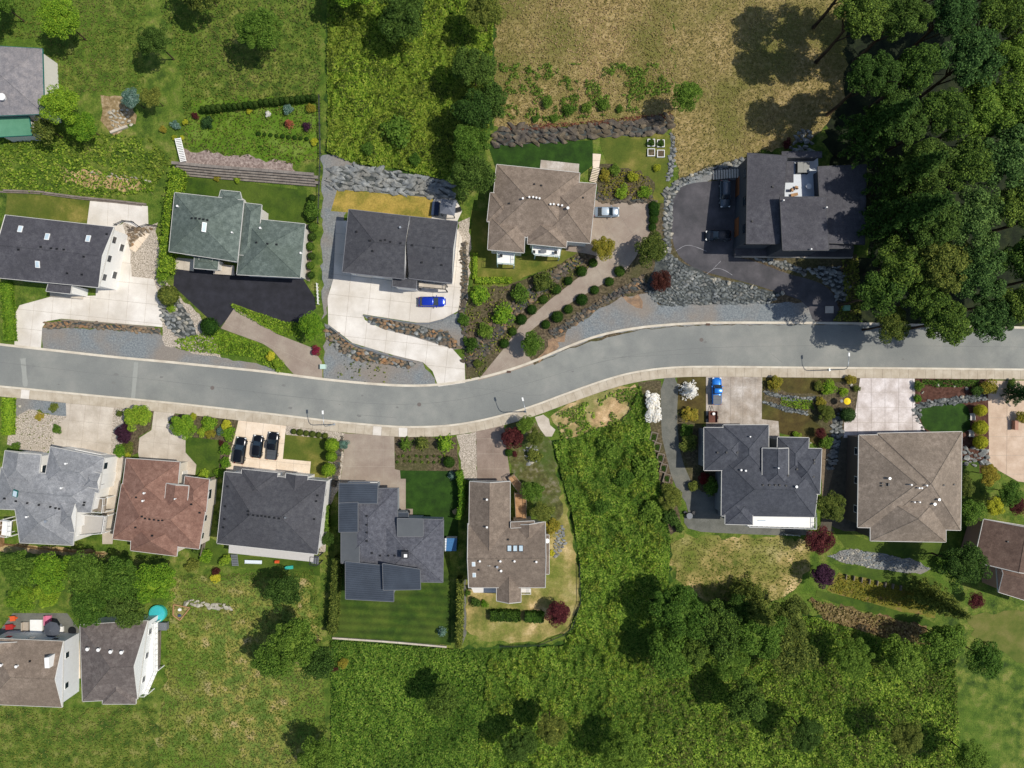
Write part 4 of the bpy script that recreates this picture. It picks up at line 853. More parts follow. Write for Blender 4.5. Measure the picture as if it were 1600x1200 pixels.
house('slate-roofed house with many gables and a white back deck, below the blue pickup', [
    Q([(1128, 715), (1283, 720), (1273, 808), (1127, 806)], p=.42), Q([(1100, 668), (1172, 668), (1172, 735), (1100, 735)], p=.42), Q([(1130, 664), (1201, 664), (1201, 745), (1130, 745)], ax='y', p=.42), Q([(1215, 683), (1264, 684), (1262, 750), (1213, 750)], ax='y', p=.42), Q([(1228, 700), (1284, 701), (1281, 772), (1228, 770)], p=.42, e=(1, 1)),
    Q([(1133, 775), (1176, 775), (1176, 820), (1133, 819)], ax='y', p=.42), Q([(1191, 700), (1232, 700), (1232, 760), (1191, 760)], ax='y', e=(0, 1), p=.5, h=6.4)],
    shingle('slate_dark', '3e4046', '484a50', '525459', '44464b'), solid('shaded_wall', '6e7072', .8), h=5.4, vents=[(1121, 707), (1135, 707), (1152, 707), (1157, 734, WHITE, .28), (1164, 735, WHITE, .28), (1192, 758), (1202, 758), (1211, 758), (1218, 758), (1228, 759), (1243, 760, ALU, .34), (1272, 719), (1272, 724), (1245, 733), (1231, 743), (1271, 745), (1215, 731, WHITE, .2), (1171, 682, WHITE, .2)],
    win=[(0, 3, 2, 3.8, 1.3, 1.2, W_), (2, 0, 1, 1.2, 5.2, 2.3, 'garage_door'), (3, 0, 1, 3.6, 2.2, 1.4, W_), (1, 3, 2, 3.8, 1.2, 1.2, W_), (6, 3, 1, 7, 1, .7, W_)],
    decks=[('deck', [(1172, 800), (1272, 800), (1272, 825), (1168, 822)], 2.4, 2.6, WHITE, WHITE)])
house('big square taupe hip-roofed house at the end of the stamped concrete drive', [
    Q([(1342, 680), (1502, 677), (1500, 828), (1340, 824)], p=.42), Q([(1360, 765), (1478, 765), (1478, 847), (1360, 845)], ax='y', p=.46), Q([(1371, 677), (1503, 674.5), (1501, 828.5), (1369, 825)], p=.42)],
    shingle('taupe_grey', '72675b', '817466', '8e8173', '776b5e'), solid('brown_wall', '5a5148', .8), h=5.4, vents=[(1388, 747, ALU, .34), (1378, 755), (1388, 756), (1378, 759), (1388, 758), (1422, 757, WHITE, .25), (1434, 762, WHITE, .25), (1438, 762, WHITE, .25), (1446, 758, WHITE, .25), (1427, 784, WHITE, .22), (1435, 784, WHITE, .22), (1465, 780, ALU, .34), (1458, 787, ALU, .38), (1474, 758), (1490, 757)],
    win=[(0, 3, 3, 3.8, 1.3, 1.2, W_), (0, 0, 2, 1.2, 3.4, 2.2, 'garage_door')])
house('brown-roofed house at the right edge behind the big dark tree', [
    Q([(1537, 811), (1640, 828), (1630, 900), (1522, 878)], ax='y', e=(0, 0), p=.4), Q([(1555, 860), (1660, 880), (1640, 950), (1560, 925)], e=(0, 0), p=.4, h=4.6)], SH_BROWN, solid('pink_wall', 'b08a7c', .8), h=5.0, vents=[(1574, 846)], win=[(0, 3, 2, 3.4, 1.2, 1.1, W_)])
house('taupe-roofed house with a white chimney, cut by the bottom left corner of the photo', [
    Q([(-20, 997), (99, 1002), (97, 1105), (-22, 1100)], p=.36, e=(1, 0)), Q([(-20, 1000), (30, 1003), (26, 1040), (-20, 1040)], ax='y', e=(0, 1), p=.36)], SH_TAUPE, solid('pale_siding', 'd5d6d6', .7), h=5.4,
    vents=[(4, 1038, WHITE, .4), (28, 1040, WHITE, .4), (47, 1033)], win=[(0, 1, 2, 3.6, 1.2, 1.1, W_), (0, 0, 3, 3.6, 1.2, 1.1, W_)], decks=[('chimney', [(69, 1028), (76, 1027), (77, 1044), (70, 1044)], 4.5, 7.8, WHITE, None)])
house('dark taupe house with four round white roof vents beside the round turquoise pool', [
    Q([(125, 976), (231, 970), (215, 1092), (129, 1096)], p=.42, e=(1, 0)), Q([(165, 1030), (215, 1034), (212, 1100), (160, 1100)], ax='y', p=.42)], SH_BROWN if False else shingle('umber', '5a524d', '69605b', '787069', '5f5753'), solid('white_siding', 'e0e0de', .7), h=5.6,
    vents=[(139, 1013, WHITE, .5), (156, 1014, WHITE, .5), (175, 1017, WHITE, .5), (192, 1018, WHITE, .5)], win=[(0, 1, 3, 3.6, 1.2, 1.1, W_)], decks=[('balcony', [(222, 975), (246, 972), (246, 1048), (230, 1085), (216, 1085)], 2.2, 2.4, WHITE, WHITE)])
house('grey-roofed house with teal eaves and faded green lean-to in the top left corner', [
    Q([(-40, 70), (66, 76), (69, 178), (-40, 182)], p=.25), Q([(-6, 186), (48, 184), (50, 211), (-6, 214)], ax='flat', h=3.0, m=TEALL, t=(.5, .5, 0, 0))], mat('shingle_pale', c3('6e6c6e', '7e7a7a', '8c8684'), 1, fine=.2, finescale=5, rough=.9), OFFW, h=5.0, trim=TEAL,
    vents=[(6, 153, WHITE, 1.0)], decks=[('porch', [(48, 188), (80, 184), (80, 211), (50, 211)], 1.0, 1.2, WOODG, WHITE)])
# sheds, gazebo
def gazebo():
    x, y, z = G(697, 327); root = empty('gazebo', (x, y, z), 'grey hip-roofed gazebo on white corner patio by the boulder terraces', 'gazebo')
    c = [(689, 310), (713, 314), (710, 337), (687, 333)]; R, Wm, Tm, Cm = MB(), MB(), MB(), MB()
    zz = z+2.6; W = [Vector(AT(a, b, zz)) for a, b in c]; cen = sum(W, Vector())/4; top = cen+Vector((0, 0, .8))
    R.add(W+[top], [(1, 0, 4), (2, 1, 4), (3, 2, 4), (0, 3, 4)]); lo = [p-Vector((0, 0, .12)) for p in W]; R.add(W+lo, [(0, 1, 5, 4), (1, 2, 6, 5), (2, 3, 7, 6), (3, 0, 4, 7), (4, 5, 6, 7)])
    R.obj('roof', mat('gazebo_roof', c3('62666e', '6c7078'), 1, fine=.06), root)
    for p in W: q = p+(cen-p)*.15; b = MB(); b.box((q.x, q.y, z+1.25), (.14, .14, 2.6)); b.obj('post', DTRIM, root)
    x, y, z = G(681, 327); b = MB(); b.box((x, y, z+.35), (1.2, 2.4, .5), -.1); b.box((x-.45, y, z+.7), (.3, 2.4, .4), -.1); tag(b.obj('patio_sofa', solid('navy_fabric', '2c3a52', .9)), 'dark blue patio sofa in the gazebo shade on the white corner patio', 'sofa')
    x, y, z = G(717, 329); b = MB(); b.box((x, y, z+.5), (.9, .6, .9), .3); b.box((x, y, z+1.02), (1.0, .65, .16), .3); tag(b.obj('barbecue', BLACK), 'black barbecue beside the grey gazebo', 'barbecue')
gazebo()
def shed():
    x, y, z = G(705, 852); root = empty('shed', (x, y, z), 'small shed with bright blue corrugated roof beside the dark metal-roofed house', 'shed')
    P = [Vector(AT(a, b, z+2.5)) for a, b in ((695, 841), (714, 841), (713, 861), (695, 861))]; b = MB(); b.prism([(p.x, p.y) for p in P], z+2.4, [z+2.5]*4); b.obj('roof', BLUEROOF, root)
    for k in range(8):
        a = P[0].lerp(P[3], (k+.5)/8); c = P[1].lerp(P[2], (k+.5)/8); r = MB(); r.tube([a+Vector((0, 0, .03)), c+Vector((0, 0, .03))], .06, 5); r.obj('corrugation', BLUEROOF, root)
    cc = sum(P, Vector())/4; b = MB(); b.prism([((p.x*.88+cc.x*.12), (p.y*.88+cc.y*.12)) for p in P], z-.3, z+2.42); b.obj('wall', OFFW, root)
    t = MB(); a, c = P[0], P[3]; t.prism([(a.x, a.y), (a.x+.35, a.y), (c.x+.2, c.y), (c.x, c.y)], z+2.5, z+2.56); t.obj('edge_trim', WHITE, root)
shed()
# ------------------------------------------------------------------ retaining walls of blocks, fences, stairs
def block_wall(P, courses, m, label, bh=.4, bd=.5, bl=1.2, back=.28, name='retaining_wall', cat='retaining wall', piece='block'):
    x, y, z = G(*P[0]); root = empty(name, (x, y, z), label, cat)
    for c in range(courses):
        W = resample([G(*p)[:2] for p in P], bl)
        for i in range(len(W)-1):
            a, b = Vector(W[i]), Vector(W[i+1]); t = (b-a).normalized(); n = Vector((-t.y, t.x)); mid = (a+b)/2+n*back*c+(t*bl*.5 if c % 2 else t*0)
            o = MB(); o.box((mid.x+random.uniform(-.01, .01), mid.y, T(mid.x, mid.y)+bh*(c+.5)-.05), (bl-.03, bd, bh-.02), math.atan2(t.y, t.x)); o.obj(piece, m, root)
    return root
BLK = mat('wall_blocks', c3('6e665e', '7c746c', '8a8278'), .9, fine=.15); 
block_wall([(276, 272), (340, 278), (420, 284), (495, 290)], 5, BLK, 'stepped grey block retaining wall between the green-roofed house lawn and the gravel slope', .42, .5, 1.3, .34)
block_wall([(0, 300), (60, 302), (120, 310), (180, 316), (232, 322)], 2, mat('ties', c3('6a6058', '857a70'), 1, fine=.2), 'low weathered retaining wall along the back of the far left white patio', .3, .3, 1.8, .2)
block_wall([(520, 996), (610, 1002), (711, 1011)], 1, CONCB, 'low beige concrete wall along the bottom edge of the dark back lawn', .45, .3, 3.0, 0, piece='wall_panel')
block_wall([(96, 500), (180, 506), (253, 513)], 1, WOODG, 'low dark edging wall below the far left white driveway', .4, .2, 2.4, 0, piece='edging_panel')
block_wall([(568, 493), (650, 506), (670, 506), (693, 500), (715, 488)], 1, GREY, 'low grey edging wall inside the bend of the S-shaped driveway', .4, .2, 2.4, 0, piece='edging_panel')
block_wall([(514, 509), (551, 539), (612, 557), (661, 569)], 1, GREY, 'low grey edging wall below the lower leg of the S-shaped driveway', .4, .2, 2.4, 0, piece='edging_panel')
block_wall([(1147, 401), (1240, 402), (1335, 403)], 2, CONCB, 'pale concrete wall along the front of the large dark modern house', .4, .3, 2.2, 0, piece='wall_panel')
def fence(P, label, m=WOODG, h=1.5, pw=.45, name='fence', step=2.4, boards=False):
    x, y, z = G(*P[0]); root = empty(name, (x, y, z), label, 'fence'); W = resample([G(*p)[:2] for p in P], step)
    for i, p in enumerate(W): b = MB(); b.box((p[0], p[1], T(*p)+h/2-.1), (.12, .12, h+.2)); b.obj('post', m, root)
    for i in range(len(W)-1):
        a, c = Vector(W[i]), Vector(W[i+1]); t = (c-a).normalized(); rz = math.atan2(t.y, t.x); L = (c-a).length; z1 = (T(*a)+T(*c))/2; mid = (a+c)/2
        if boards:
            n = int(L/.16)
            for zz in (.35, h*.85): b = MB(); b.tube([(a.x, a.y, T(*a)+zz), (c.x, c.y, T(*c)+zz)], .04, 4); b.obj('rail', m, root)
            b = MB()
            for k in range(n): q = a+(c-a)*(k+.5)/n; b.box((q.x, q.y, T(*q)+h/2), (.13, .03, h), rz)
            tag(b.obj('pickets', m, root), kind='stuff')
        else:
            for zz in (.45, .85, h-.15): b = MB(); b.tube([(a.x, a.y, T(*a)+zz), (c.x, c.y, T(*c)+zz)], .035, 4); b.obj('rail', m, root)
fence([(336, 745), (330, 800), (318, 868)], 'weathered board fence between the red-brown house and the twin-gable charcoal house', boards=True)
fence([(500, 152), (502, 240), (500, 300), (498, 350)], 'dark wire fence beside the bramble plot and the hillside garden', DTRIM, 1.2)
fence([(905, 880), (906, 940), (892, 985), (842, 1006), (765, 1008)], 'dark rail fence curving round the straw-coloured back lawn', DTRIM, 1.1)
fence([(0, 848), (80, 858), (168, 864)], 'low board fence behind the light grey house at the far left', WOOD, 1.0, boards=True)
fence([(7, 812), (7, 860)], 'short board fence at the far left edge beside the light grey house', WOOD, 1.5, boards=True)
fence([(252, 985), (250, 1050)], 'garden fence beside the pool house lawn in the bottom left', WOODG, 1.2, boards=True)
fence([(1226, 834), (1248, 836)], 'short white picket fence below the white back deck', WHITE, .9, step=1.2, boards=True)
fence([(497, 444), (499, 480)], 'white ladder-like fence strip at the right end of the black asphalt court', WHITE, 1.2, step=.6)
fence([(183, 352), (196, 346), (214, 348), (222, 357), (232, 352), (248, 354)], 'thin black railing zigzagging round the rocky terrace by the white patio', DTRIM, 1.1, step=1.6)
fence([(247, 433), (262, 447), (272, 458)], 'thin black railing down the rocks beside the round tree', DTRIM, 1.0, step=1.4)
def stairs(a, b, wd, n, m, rail, label, z0=.1, z1=.1):
    A = Vector(G(*a, z0)); B = Vector(G(*b, z1)); root = empty('stairs', tuple(A), label, 'stairs'); d = (B-A); t = Vector((d.x, d.y, 0)).normalized(); rz = math.atan2(t.y, t.x); nn = Vector((-t.y, t.x, 0))
    for k in range(n): p = A+d*(k+.5)/n; s = MB(); s.box(tuple(p+Vector((0, 0, .1))), ((d.xy.length/n)*.7, wd, .08), rz); s.obj('tread', m, root)
    for sgn in (-1, 1): s = MB(); s.tube([A+nn*sgn*wd/2+Vector((0, 0, .1)), B+nn*sgn*wd/2+Vector((0, 0, .1))], .06, 4); s.obj('stringer', rail, root)
stairs((278, 216), (287, 253), 1.0, 14, WHITE, WHITE, 'long white garden stairs down the slope above the block wall', 1.0, .5)
stairs((932, 262), (926, 285), 1.3, 9, CONCP, DTRIM, 'concrete steps beside the taupe house leading down from the dark lawn', .9, .1)
stairs((1163, 270), (1113, 274), 1.6, 12, CONCB, DTRIM, 'wide shaded concrete steps at the back of the modern house driveway', 1.2, .1)
stairs((366, 866), (368, 884), 1.1, 7, GREY, GREY, 'grey steps beside the patio cover of the twin-gable charcoal house', .5, .1)
# ------------------------------------------------------------------ boulder walls
boulders('boulder_wall', [(772, 207), (800, 196), (900, 200), (940, 192), (1000, 188), (1052, 180), (1052, 200), (1010, 212), (960, 213), (926, 216), (860, 223), (776, 228)], 8.5, ROCKB, 'long dark brown boulder wall between the dry field and the back lawns', ang=0, size=1.05, st=1.45)
boulders('boulder_wall', [(516, 262), (560, 258), (640, 272), (705, 284), (708, 312), (640, 304), (560, 297), (514, 294)], 7.4, ROCKG, 'blue-grey terraced rock wall above the golden back lawn', size=1.0, flat=.8, st=1.6)
boulders('boulder_wall', [(577, 494), (640, 507), (668, 512), (700, 520), (720, 545), (708, 544), (645, 524), (598, 512), (575, 502)], 6.0, ROCKO, 'rusty rock wall inside the bend of the S-shaped driveway', mats2=ROCKG)
boulders('boulder_wall', [(510, 508), (552, 541), (612, 560), (650, 568), (640, 576), (560, 562), (530, 550), (509, 530)], 6.0, ROCKO, 'rusty rock wall below the S-shaped driveway along the street', mats2=ROCKG)
boulders('rubble_bank', [(1030, 384), (1052, 402), (1076, 420), (1110, 434), (1166, 446), (1220, 462), (1200, 473), (1120, 475), (1034, 478), (1010, 456), (1024, 452), (1045, 440), (1044, 410), (1022, 405)], 4.8, ROCKD, 'large grey rubble bank below the curving dark driveway', mats2=ROCKG, cat='rock bank')
boulders('boulder_wall', [(1037, 300), (1056, 284), (1108, 263), (1165, 247), (1166, 254), (1110, 271), (1064, 290), (1050, 312), (1048, 392), (1038, 392)], 5.5, ROCKG, 'narrow rock edge round the top of the curving dark driveway', mats2=ROCKW)
boulders('boulder_wall', [(1230, 238), (1250, 205), (1268, 205), (1270, 240)], 8, ROCKG, 'cluster of grey boulders behind the large dark modern house', cat='boulders')
boulders('boulder_wall', [(1262, 420), (1310, 416), (1330, 445), (1322, 475), (1308, 470), (1300, 450), (1284, 436)], 6.5, ROCKG, 'rock cluster beside the lower mouth of the curving dark driveway')
boulders('boulder_wall', [(1175, 402), (1225, 408), (1262, 424), (1258, 430), (1228, 420), (1186, 407)], 6, ROCKG, 'thin line of grey rocks under the front wall of the modern house')
boulders('boulder_wall', [(856, 520), (900, 492), (960, 455), (1005, 430), (1010, 450), (962, 464), (905, 502), (870, 528)], 5.6, ROCKB, 'brown rock edging on the street side of the boxwood driveway', mats2=ROCKO)
boulders('boulder_wall', [(722, 566), (740, 530), (790, 480), (850, 430), (905, 400), (912, 408), (870, 440), (812, 490), (790, 515), (745, 575)], 6.2, ROCKB, 'brown rock edging on the uphill side of the boxwood driveway', mats2=ROCKO)
boulders('boulder_wall', [(932, 300), (950, 308), (1020, 306), (1024, 316), (950, 318), (930, 312)], 6.0, ROCKB, 'dark rock edge above the parking pad with the silver car')
boulders('boulder_wall', [(1048, 205), (1054, 212), (1054, 240), (1052, 270), (1046, 282), (1042, 282), (1046, 250), (1048, 225)], 5.0, ROCKG, 'narrow grey stone border between the back lawn and the dry field')
boulders('boulder_wall', [(1194, 610), (1215, 616), (1260, 622), (1275, 618), (1276, 624), (1240, 628), (1195, 616)], 4.0, ROCKD, 'upper stone edging of the brown front garden', mats2=ROCKG)
boulders('boulder_wall', [(1194, 625), (1230, 637), (1262, 643), (1261, 648), (1228, 643), (1193, 630)], 4.0, ROCKD, 'lower stone edging of the brown front garden', mats2=ROCKG)
boulders('boulder_wall', [(1316, 640), (1300, 660), (1298, 700), (1290, 730), (1300, 735), (1312, 700), (1316, 672)], 6.0, ROCKG, 'rocks between the brown garden and the stamped concrete drive')
boulders('boulder_wall', [(1430, 655), (1427, 640), (1432, 632), (1450, 626), (1500, 620), (1540, 615), (1541, 624), (1500, 630), (1452, 634), (1438, 640), (1436, 660), (1446, 676), (1441, 676)], 4.8, ROCKD, 'curved stone wall round the oval front lawn', mats2=ROCKG)
boulders('cobbles', [(1296, 868), (1330, 858), (1420, 874), (1452, 888), (1400, 892), (1320, 880)], 3.4, ROCKG, 'strip of grey cobbles across the terraced back garden on the right', cat='cobbles', piece='stone', mats2=ROCKW)
boulders('boulder_wall', [(1504, 700), (1540, 700), (1545, 725), (1505, 728)], 7, ROCKG, 'grey rocks beside the tan driveway and taupe house')
boulders('boulder_wall', [(255, 440), (280, 470), (300, 500), (310, 530), (280, 528), (252, 500)], 6.5, ROCKG, 'rocky slope between the white driveway and the black asphalt court', mats2=ROCKW)
boulders('boulder_wall', [(200, 355), (240, 358), (225, 366), (205, 385)], 6, ROCKO, 'small rocky mound beside the far left white patio')
boulders('boulder_wall', [(720, 380), (728, 380), (731, 440), (726, 490), (733, 560), (726, 545), (719, 490), (722, 440)], 5.0, ROCKB, 'thin line of brown rocks beside the S-shaped driveway')
boulders('boulder_wall', [(818, 700), (836, 694), (842, 716), (826, 726)], 5, ROCKG, 'pile of grey stones by the dark red maple', cat='boulders', mats2=ROCKW)
boulders('boulder_wall', [(865, 828), (880, 820), (884, 850), (868, 870)], 5, ROCKG, 'scatter of grey stones beside the taupe gabled house', cat='boulders')
boulders('stepping_stones', [(300, 938), (330, 944), (362, 945), (366, 950), (330, 950), (300, 944)], 6, ROCKW, 'line of pale stones crossing the rough lawn by the sandbox', cat='stones', piece='stone')
boulders('boulder_wall', [(140, 268), (235, 278), (235, 284), (140, 274)], 7, ROCKW, 'few pale rocks along the sandy bank above the far left patio', cat='boulders', size=.6)
boulders('boulder_wall', [(70, 504), (120, 501), (250, 514), (250, 522), (120, 510), (75, 515)], 5.5, ROCKO, 'rusty rocks below the far left white driveway')
boulders('boulder_wall', [(536, 680), (530, 740), (526, 760), (516, 758), (522, 700)], 4.6, ROCKB, 'thin stone edge beside the brown concrete driveway')
# ------------------------------------------------------------------ ground cover
cover('brambles', [(905, 682), (935, 668), (965, 664), (985, 640), (1000, 602), (1014, 662), (1032, 762), (1046, 836), (1044, 925), (1010, 935), (1000, 1240), (740, 1240), (765, 1015), (880, 1008), (908, 940), (906, 880), (894, 800), (874, 730), (864, 690)], 75, .19, .95, 'bramble', 'dense green bramble thicket on the empty plot between the houses')
cover('brambles', [(512, -60), (775, -60), (765, 200), (700, 283), (665, 275), (620, 264), (560, 258), (513, 240)], 70, .19, .9, 'brambley', 'bright green bramble slope above the grey rock terraces')
cover('brambles', [(518, 1000), (705, 1013), (765, 1016), (740, 1240), (518, 1240)], 60, .18, .6, 'bramble', 'low green thicket below the dark back lawn')
cover('brambles', [(1000, 930), (1090, 962), (1270, 962), (1400, 1002), (1490, 1012), (1500, 1240), (1000, 1240)], 45, .2, .9, 'bramble', 'green undergrowth along the bottom right edge')
cover('brambles', [(870, 645), (960, 610), (1000, 604), (1005, 650), (940, 700), (880, 700)], 34, .18, .4, 'bramble', 'sparse brambles over the sandy patch by the sidewalk', thresh=.5)
PLOT = [(905, 690), (985, 650), (1012, 662), (1030, 762), (1044, 836), (1044, 925), (1010, 935), (1000, 1240), (740, 1240), (765, 1015), (880, 1008), (908, 940), (906, 880), (894, 800), (874, 730)]
cover('weeds', PLOT, 26, .2, 1.15, 'brambley', 'brighter yellow-green patches in the bramble thicket between the houses', thresh=.62)
cover('weeds', PLOT, 14, .16, 1.05, 'olive', 'olive weed patches in the bramble thicket between the houses', thresh=.55)
cover('weeds', [(512, -60), (775, -60), (765, 200), (700, 283), (620, 264), (513, 240)], 16, .18, 1.1, 'olive', 'olive weed patches on the bright bramble slope', thresh=.58)
cover('weeds', [(1000, 960), (1270, 970), (1490, 1020), (1500, 1240), (1000, 1240)], 16, .18, 1.1, 'grass', 'paler grass patches in the undergrowth at the bottom right', thresh=.52)
cover('grass_tufts', [(0, 200), (235, 215), (270, 250), (240, 300), (140, 312), (0, 296)], 14, .22, .5, 'brambley', 'rough green and yellow grass on the slope above the far left house', thresh=.2)
cover('grass_tufts', [(230, -60), (505, -60), (500, 250), (455, 256), (340, 240), (290, 230), (285, 120)], 9, .18, .3, 'grass', 'rough grass on the hillside garden slope')
cover('grass_tufts', [(262, 900), (490, 890), (500, 960), (515, 1240), (240, 1240), (262, 1000)], 16, .14, .15, 'grass', 'rough meadow grass in the bottom left backyard')
cover('grass_tufts', [(1052, -60), (1325, -60), (1318, 160), (1275, 212), (1235, 228), (1168, 244), (1110, 264), (1062, 285), (1052, 235)], 14, .12, .12, 'drygrass', 'dry tan grass on the field beside the woods')
cover('grass_tufts', [(775, -60), (1052, -60), (1052, 190), (1000, 186), (900, 193), (800, 203), (772, 195)], 14, .14, .2, 'drygrass', 'dry tan grass above the dark brown boulder wall')
cover('grass_tufts', [(1048, 840), (1262, 842), (1268, 880), (1235, 935), (1170, 945), (1070, 928), (1046, 880)], 10, .13, .12, 'grass', 'patchy short grass in the straw-coloured field')
cover('grass_tufts', [(1262, 936), (1340, 952), (1430, 975), (1476, 1000), (1470, 1015), (1400, 1006), (1290, 972)], 16, .22, .5, 'drygrass', 'heap of dry cut brush below the terraced garden')
cover('ground_cover', [(360, 474), (415, 492), (446, 503), (466, 503), (474, 528), (440, 524), (400, 504), (368, 486)], 45, .16, .5, 'lime', 'yellow-green ground cover wedge between black asphalt and beige driveway')
cover('ground_cover', [(275, 532), (320, 520), (345, 516), (400, 534), (425, 549), (446, 573), (436, 582), (418, 572), (395, 558), (290, 548)], 45, .17, .7, 'lime', 'yellow-green shrubs massed along the gravel verge')
cover('ground_cover', [(1220, 620), (1268, 626), (1272, 640), (1240, 638), (1218, 632)], 60, .12, .3, 'bright', 'bright green ground cover between the two stone edgings')
cover('ground_cover', [(1440, 593), (1530, 593), (1525, 604), (1460, 605), (1440, 600)], 60, .14, .4, 'mid', 'green ground cover along the sidewalk in the red mulch bed')
cover('ground_cover', [(1312, 898), (1420, 920), (1468, 932), (1450, 955), (1350, 940), (1296, 922)], 30, .15, .3, 'ochre', 'yellow heath planting on the lower garden terrace')
cover('scrub', [(775, 100), (1052, 100), (1052, 172), (900, 186), (780, 194)], 30, .18, .45, 'mid', 'green scrub mixed into the dry slope above the brown boulder wall', thresh=.56)
cover('heather_strip', [(790, 196), (900, 192), (1050, 176), (1050, 184), (940, 196), (800, 206)], 30, .15, .3, 'heather', 'rust-red low growth along the top of the dark brown boulder wall')
cover('grass_tufts', [(-80, 1105), (245, 1105), (245, 1260), (-80, 1260)], 10, .15, .2, 'grass', 'rough grass below the houses in the bottom left corner')
cover('grass_tufts', [(-80, -60), (230, -60), (225, 140), (75, 150), (75, 60), (-80, 60)], 10, .15, .2, 'grass', 'rough grass on the slope beyond the top left corner')
cover('grass_tufts', [(17, 655), (45, 640), (102, 652), (86, 700), (30, 704)], 2, .14, .15, 'grass', 'sparse weeds in the pale stone yard at the far left')
cover('perennials', [(720, 505), (742, 450), (800, 446), (905, 398), (918, 418), (812, 508), (752, 588), (730, 595), (728, 540)], 7, .2, .4, 'olive', 'mixed low plants in the bed uphill of the boxwood driveway', thresh=.4)
cover('perennials', [(940, 260), (1000, 270), (1020, 285), (1020, 312), (936, 310)], 12, .18, .5, 'ochre', 'mixed flower planting below the small dry lawn')
cover('perennials', [(508, 512), (551, 542), (640, 580), (600, 600), (510, 592)], 3, .2, .25, 'olive', 'weeds in the gravel below the S-shaped driveway', thresh=.5)
cover('weeds', [(1315, 405), (1340, 405), (1345, 500), (1300, 503), (1318, 470)], 25, .22, .6, 'olive', 'weedy bank under the trees at the foot of the dark driveway')
# ------------------------------------------------------------------ trees
def near(i): return ['first', 'second', 'third', 'fourth', 'fifth', 'sixth', 'seventh', 'eighth', 'ninth', 'tenth', 'eleventh', 'twelfth', 'thirteenth', 'fourteenth', 'fifteenth', 'sixteenth', 'seventeenth', 'eighteenth', 'nineteenth', 'twentieth', 'twenty-first', 'twenty-second', 'twenty-third', 'twenty-fourth', 'twenty-fifth'][i]
FG = 'trees of the dark woods on the right'
edge = [  # px,py,r,h,col,kind,label
 (1412, 410, 42, 13, 'forest', 'big', 'broad green tree right of the modern house, nearest its lower right corner'),
 (1372, 462, 33, 13.5, 'forest', 'tree', 'tall tree throwing its lone lobed shadow on the foot of the dark driveway'),
 (1452, 468, 44, 13, 'forest', 'big', 'green tree overhanging the street just left of the two white specks'),
 (1395, 508, 26, 10, 'olive', 'tree', 'small olive tree overhanging the kerb at the left end of the woods'),
 (1480, 505, 40, 14, 'forest', 'big', 'tree whose crown reaches furthest over the street'),
 (1545, 495, 42, 13, 'forestb', 'big', 'bluish green tree overhanging the street near the right edge'),
 (1595, 470, 40, 14, 'forest', 'big', 'tree over the kerb at the right edge of the photo'),
 (1470, 415, 44, 15, 'olive', 'big', 'yellow-green tree in the middle of the lower woods'),
 (1530, 420, 46, 15, 'forestb', 'big', 'blue-green tree in the lower woods right of the yellow-green one'),
 (1600, 400, 46, 15, 'forest', 'big', 'tree at the right edge in the lower woods'),
 (1415, 338, 38, 15, 'dark', 'conifer', 'dark conifer close to the east roof of the modern house'),
 (1455, 340, 46, 16, 'dark', 'big', 'dark tree in the middle of the woods level with the modern house'),
 (1520, 340, 48, 16, 'forestb', 'big', 'blue-green tree in the middle of the woods'),
 (1590, 325, 48, 16, 'forest', 'big', 'green tree at the right edge in the middle of the woods'),
 (1412, 275, 38, 14, 'dark', 'conifer', 'dark conifer beside the top right corner of the modern house'),
 (1440, 262, 44, 16, 'dark', 'big', 'dark tree in the upper woods, second row in from the house'),
 (1500, 262, 46, 16, 'forest', 'big', 'green tree in the upper woods'),
 (1570, 250, 50, 16, 'forestb', 'big', 'blue-green tree near the right edge in the upper woods'),
 (1365, 203, 34, 15, 'dark', 'conifer', 'dark conifer at the left tip of the woods above the modern house'),
 (1395, 195, 44, 16, 'dark', 'big', 'dark tree in the upper left of the woods'),
 (1460, 190, 46, 16, 'forest', 'big', 'green tree near the top of the woods'),
 (1530, 180, 48, 15, 'mid', 'big', 'bright green tree near the top right corner'),
 (1600, 185, 44, 16, 'forest', 'big', 'tree in the top right corner'),
 (1350, 130, 40, 16, 'dark', 'big', 'dark tree at the top left edge of the woods'),
 (1420, 120, 46, 16, 'forest', 'big', 'green tree on the top edge above the dark woods'),
 (1495, 110, 46, 16, 'forestb', 'big', 'blue-green tree on the top edge above the woods'),
 (1570, 105, 46, 16, 'mid', 'big', 'bright tree on the top edge at the right'),
 (1640, 240, 44, 16, 'forest', 'big', 'tree just outside the right edge, upper one'),
 (1650, 330, 44, 16, 'forest', 'big', 'tree just outside the right edge, middle one'),
 (1650, 430, 44, 14, 'forest', 'big', 'tree just outside the right edge, lower one')]
for px, py, r, h, col, kd, lb in edge: tree(px, py, r*random.uniform(1.0, 1.22), h, col, lb, 'conifer' if kd == 'conifer' else 'deciduous_tree', kd, FG)
ups = ['left', 'second', 'third', 'fourth', 'fifth', 'sixth']
for j, py in enumerate((40, -20)):
    for i, px in enumerate((1330, 1400, 1470, 1540, 1610)): tree(px+random.uniform(-8, 8), py, 44, 16, ('forest', 'dark', 'forestb')[(i+j) % 3], '%s tree from the left in the %s row of woods beyond the top edge' % (near(i), ('lower', 'upper')[j]), 'deciduous_tree', 'big', FG)
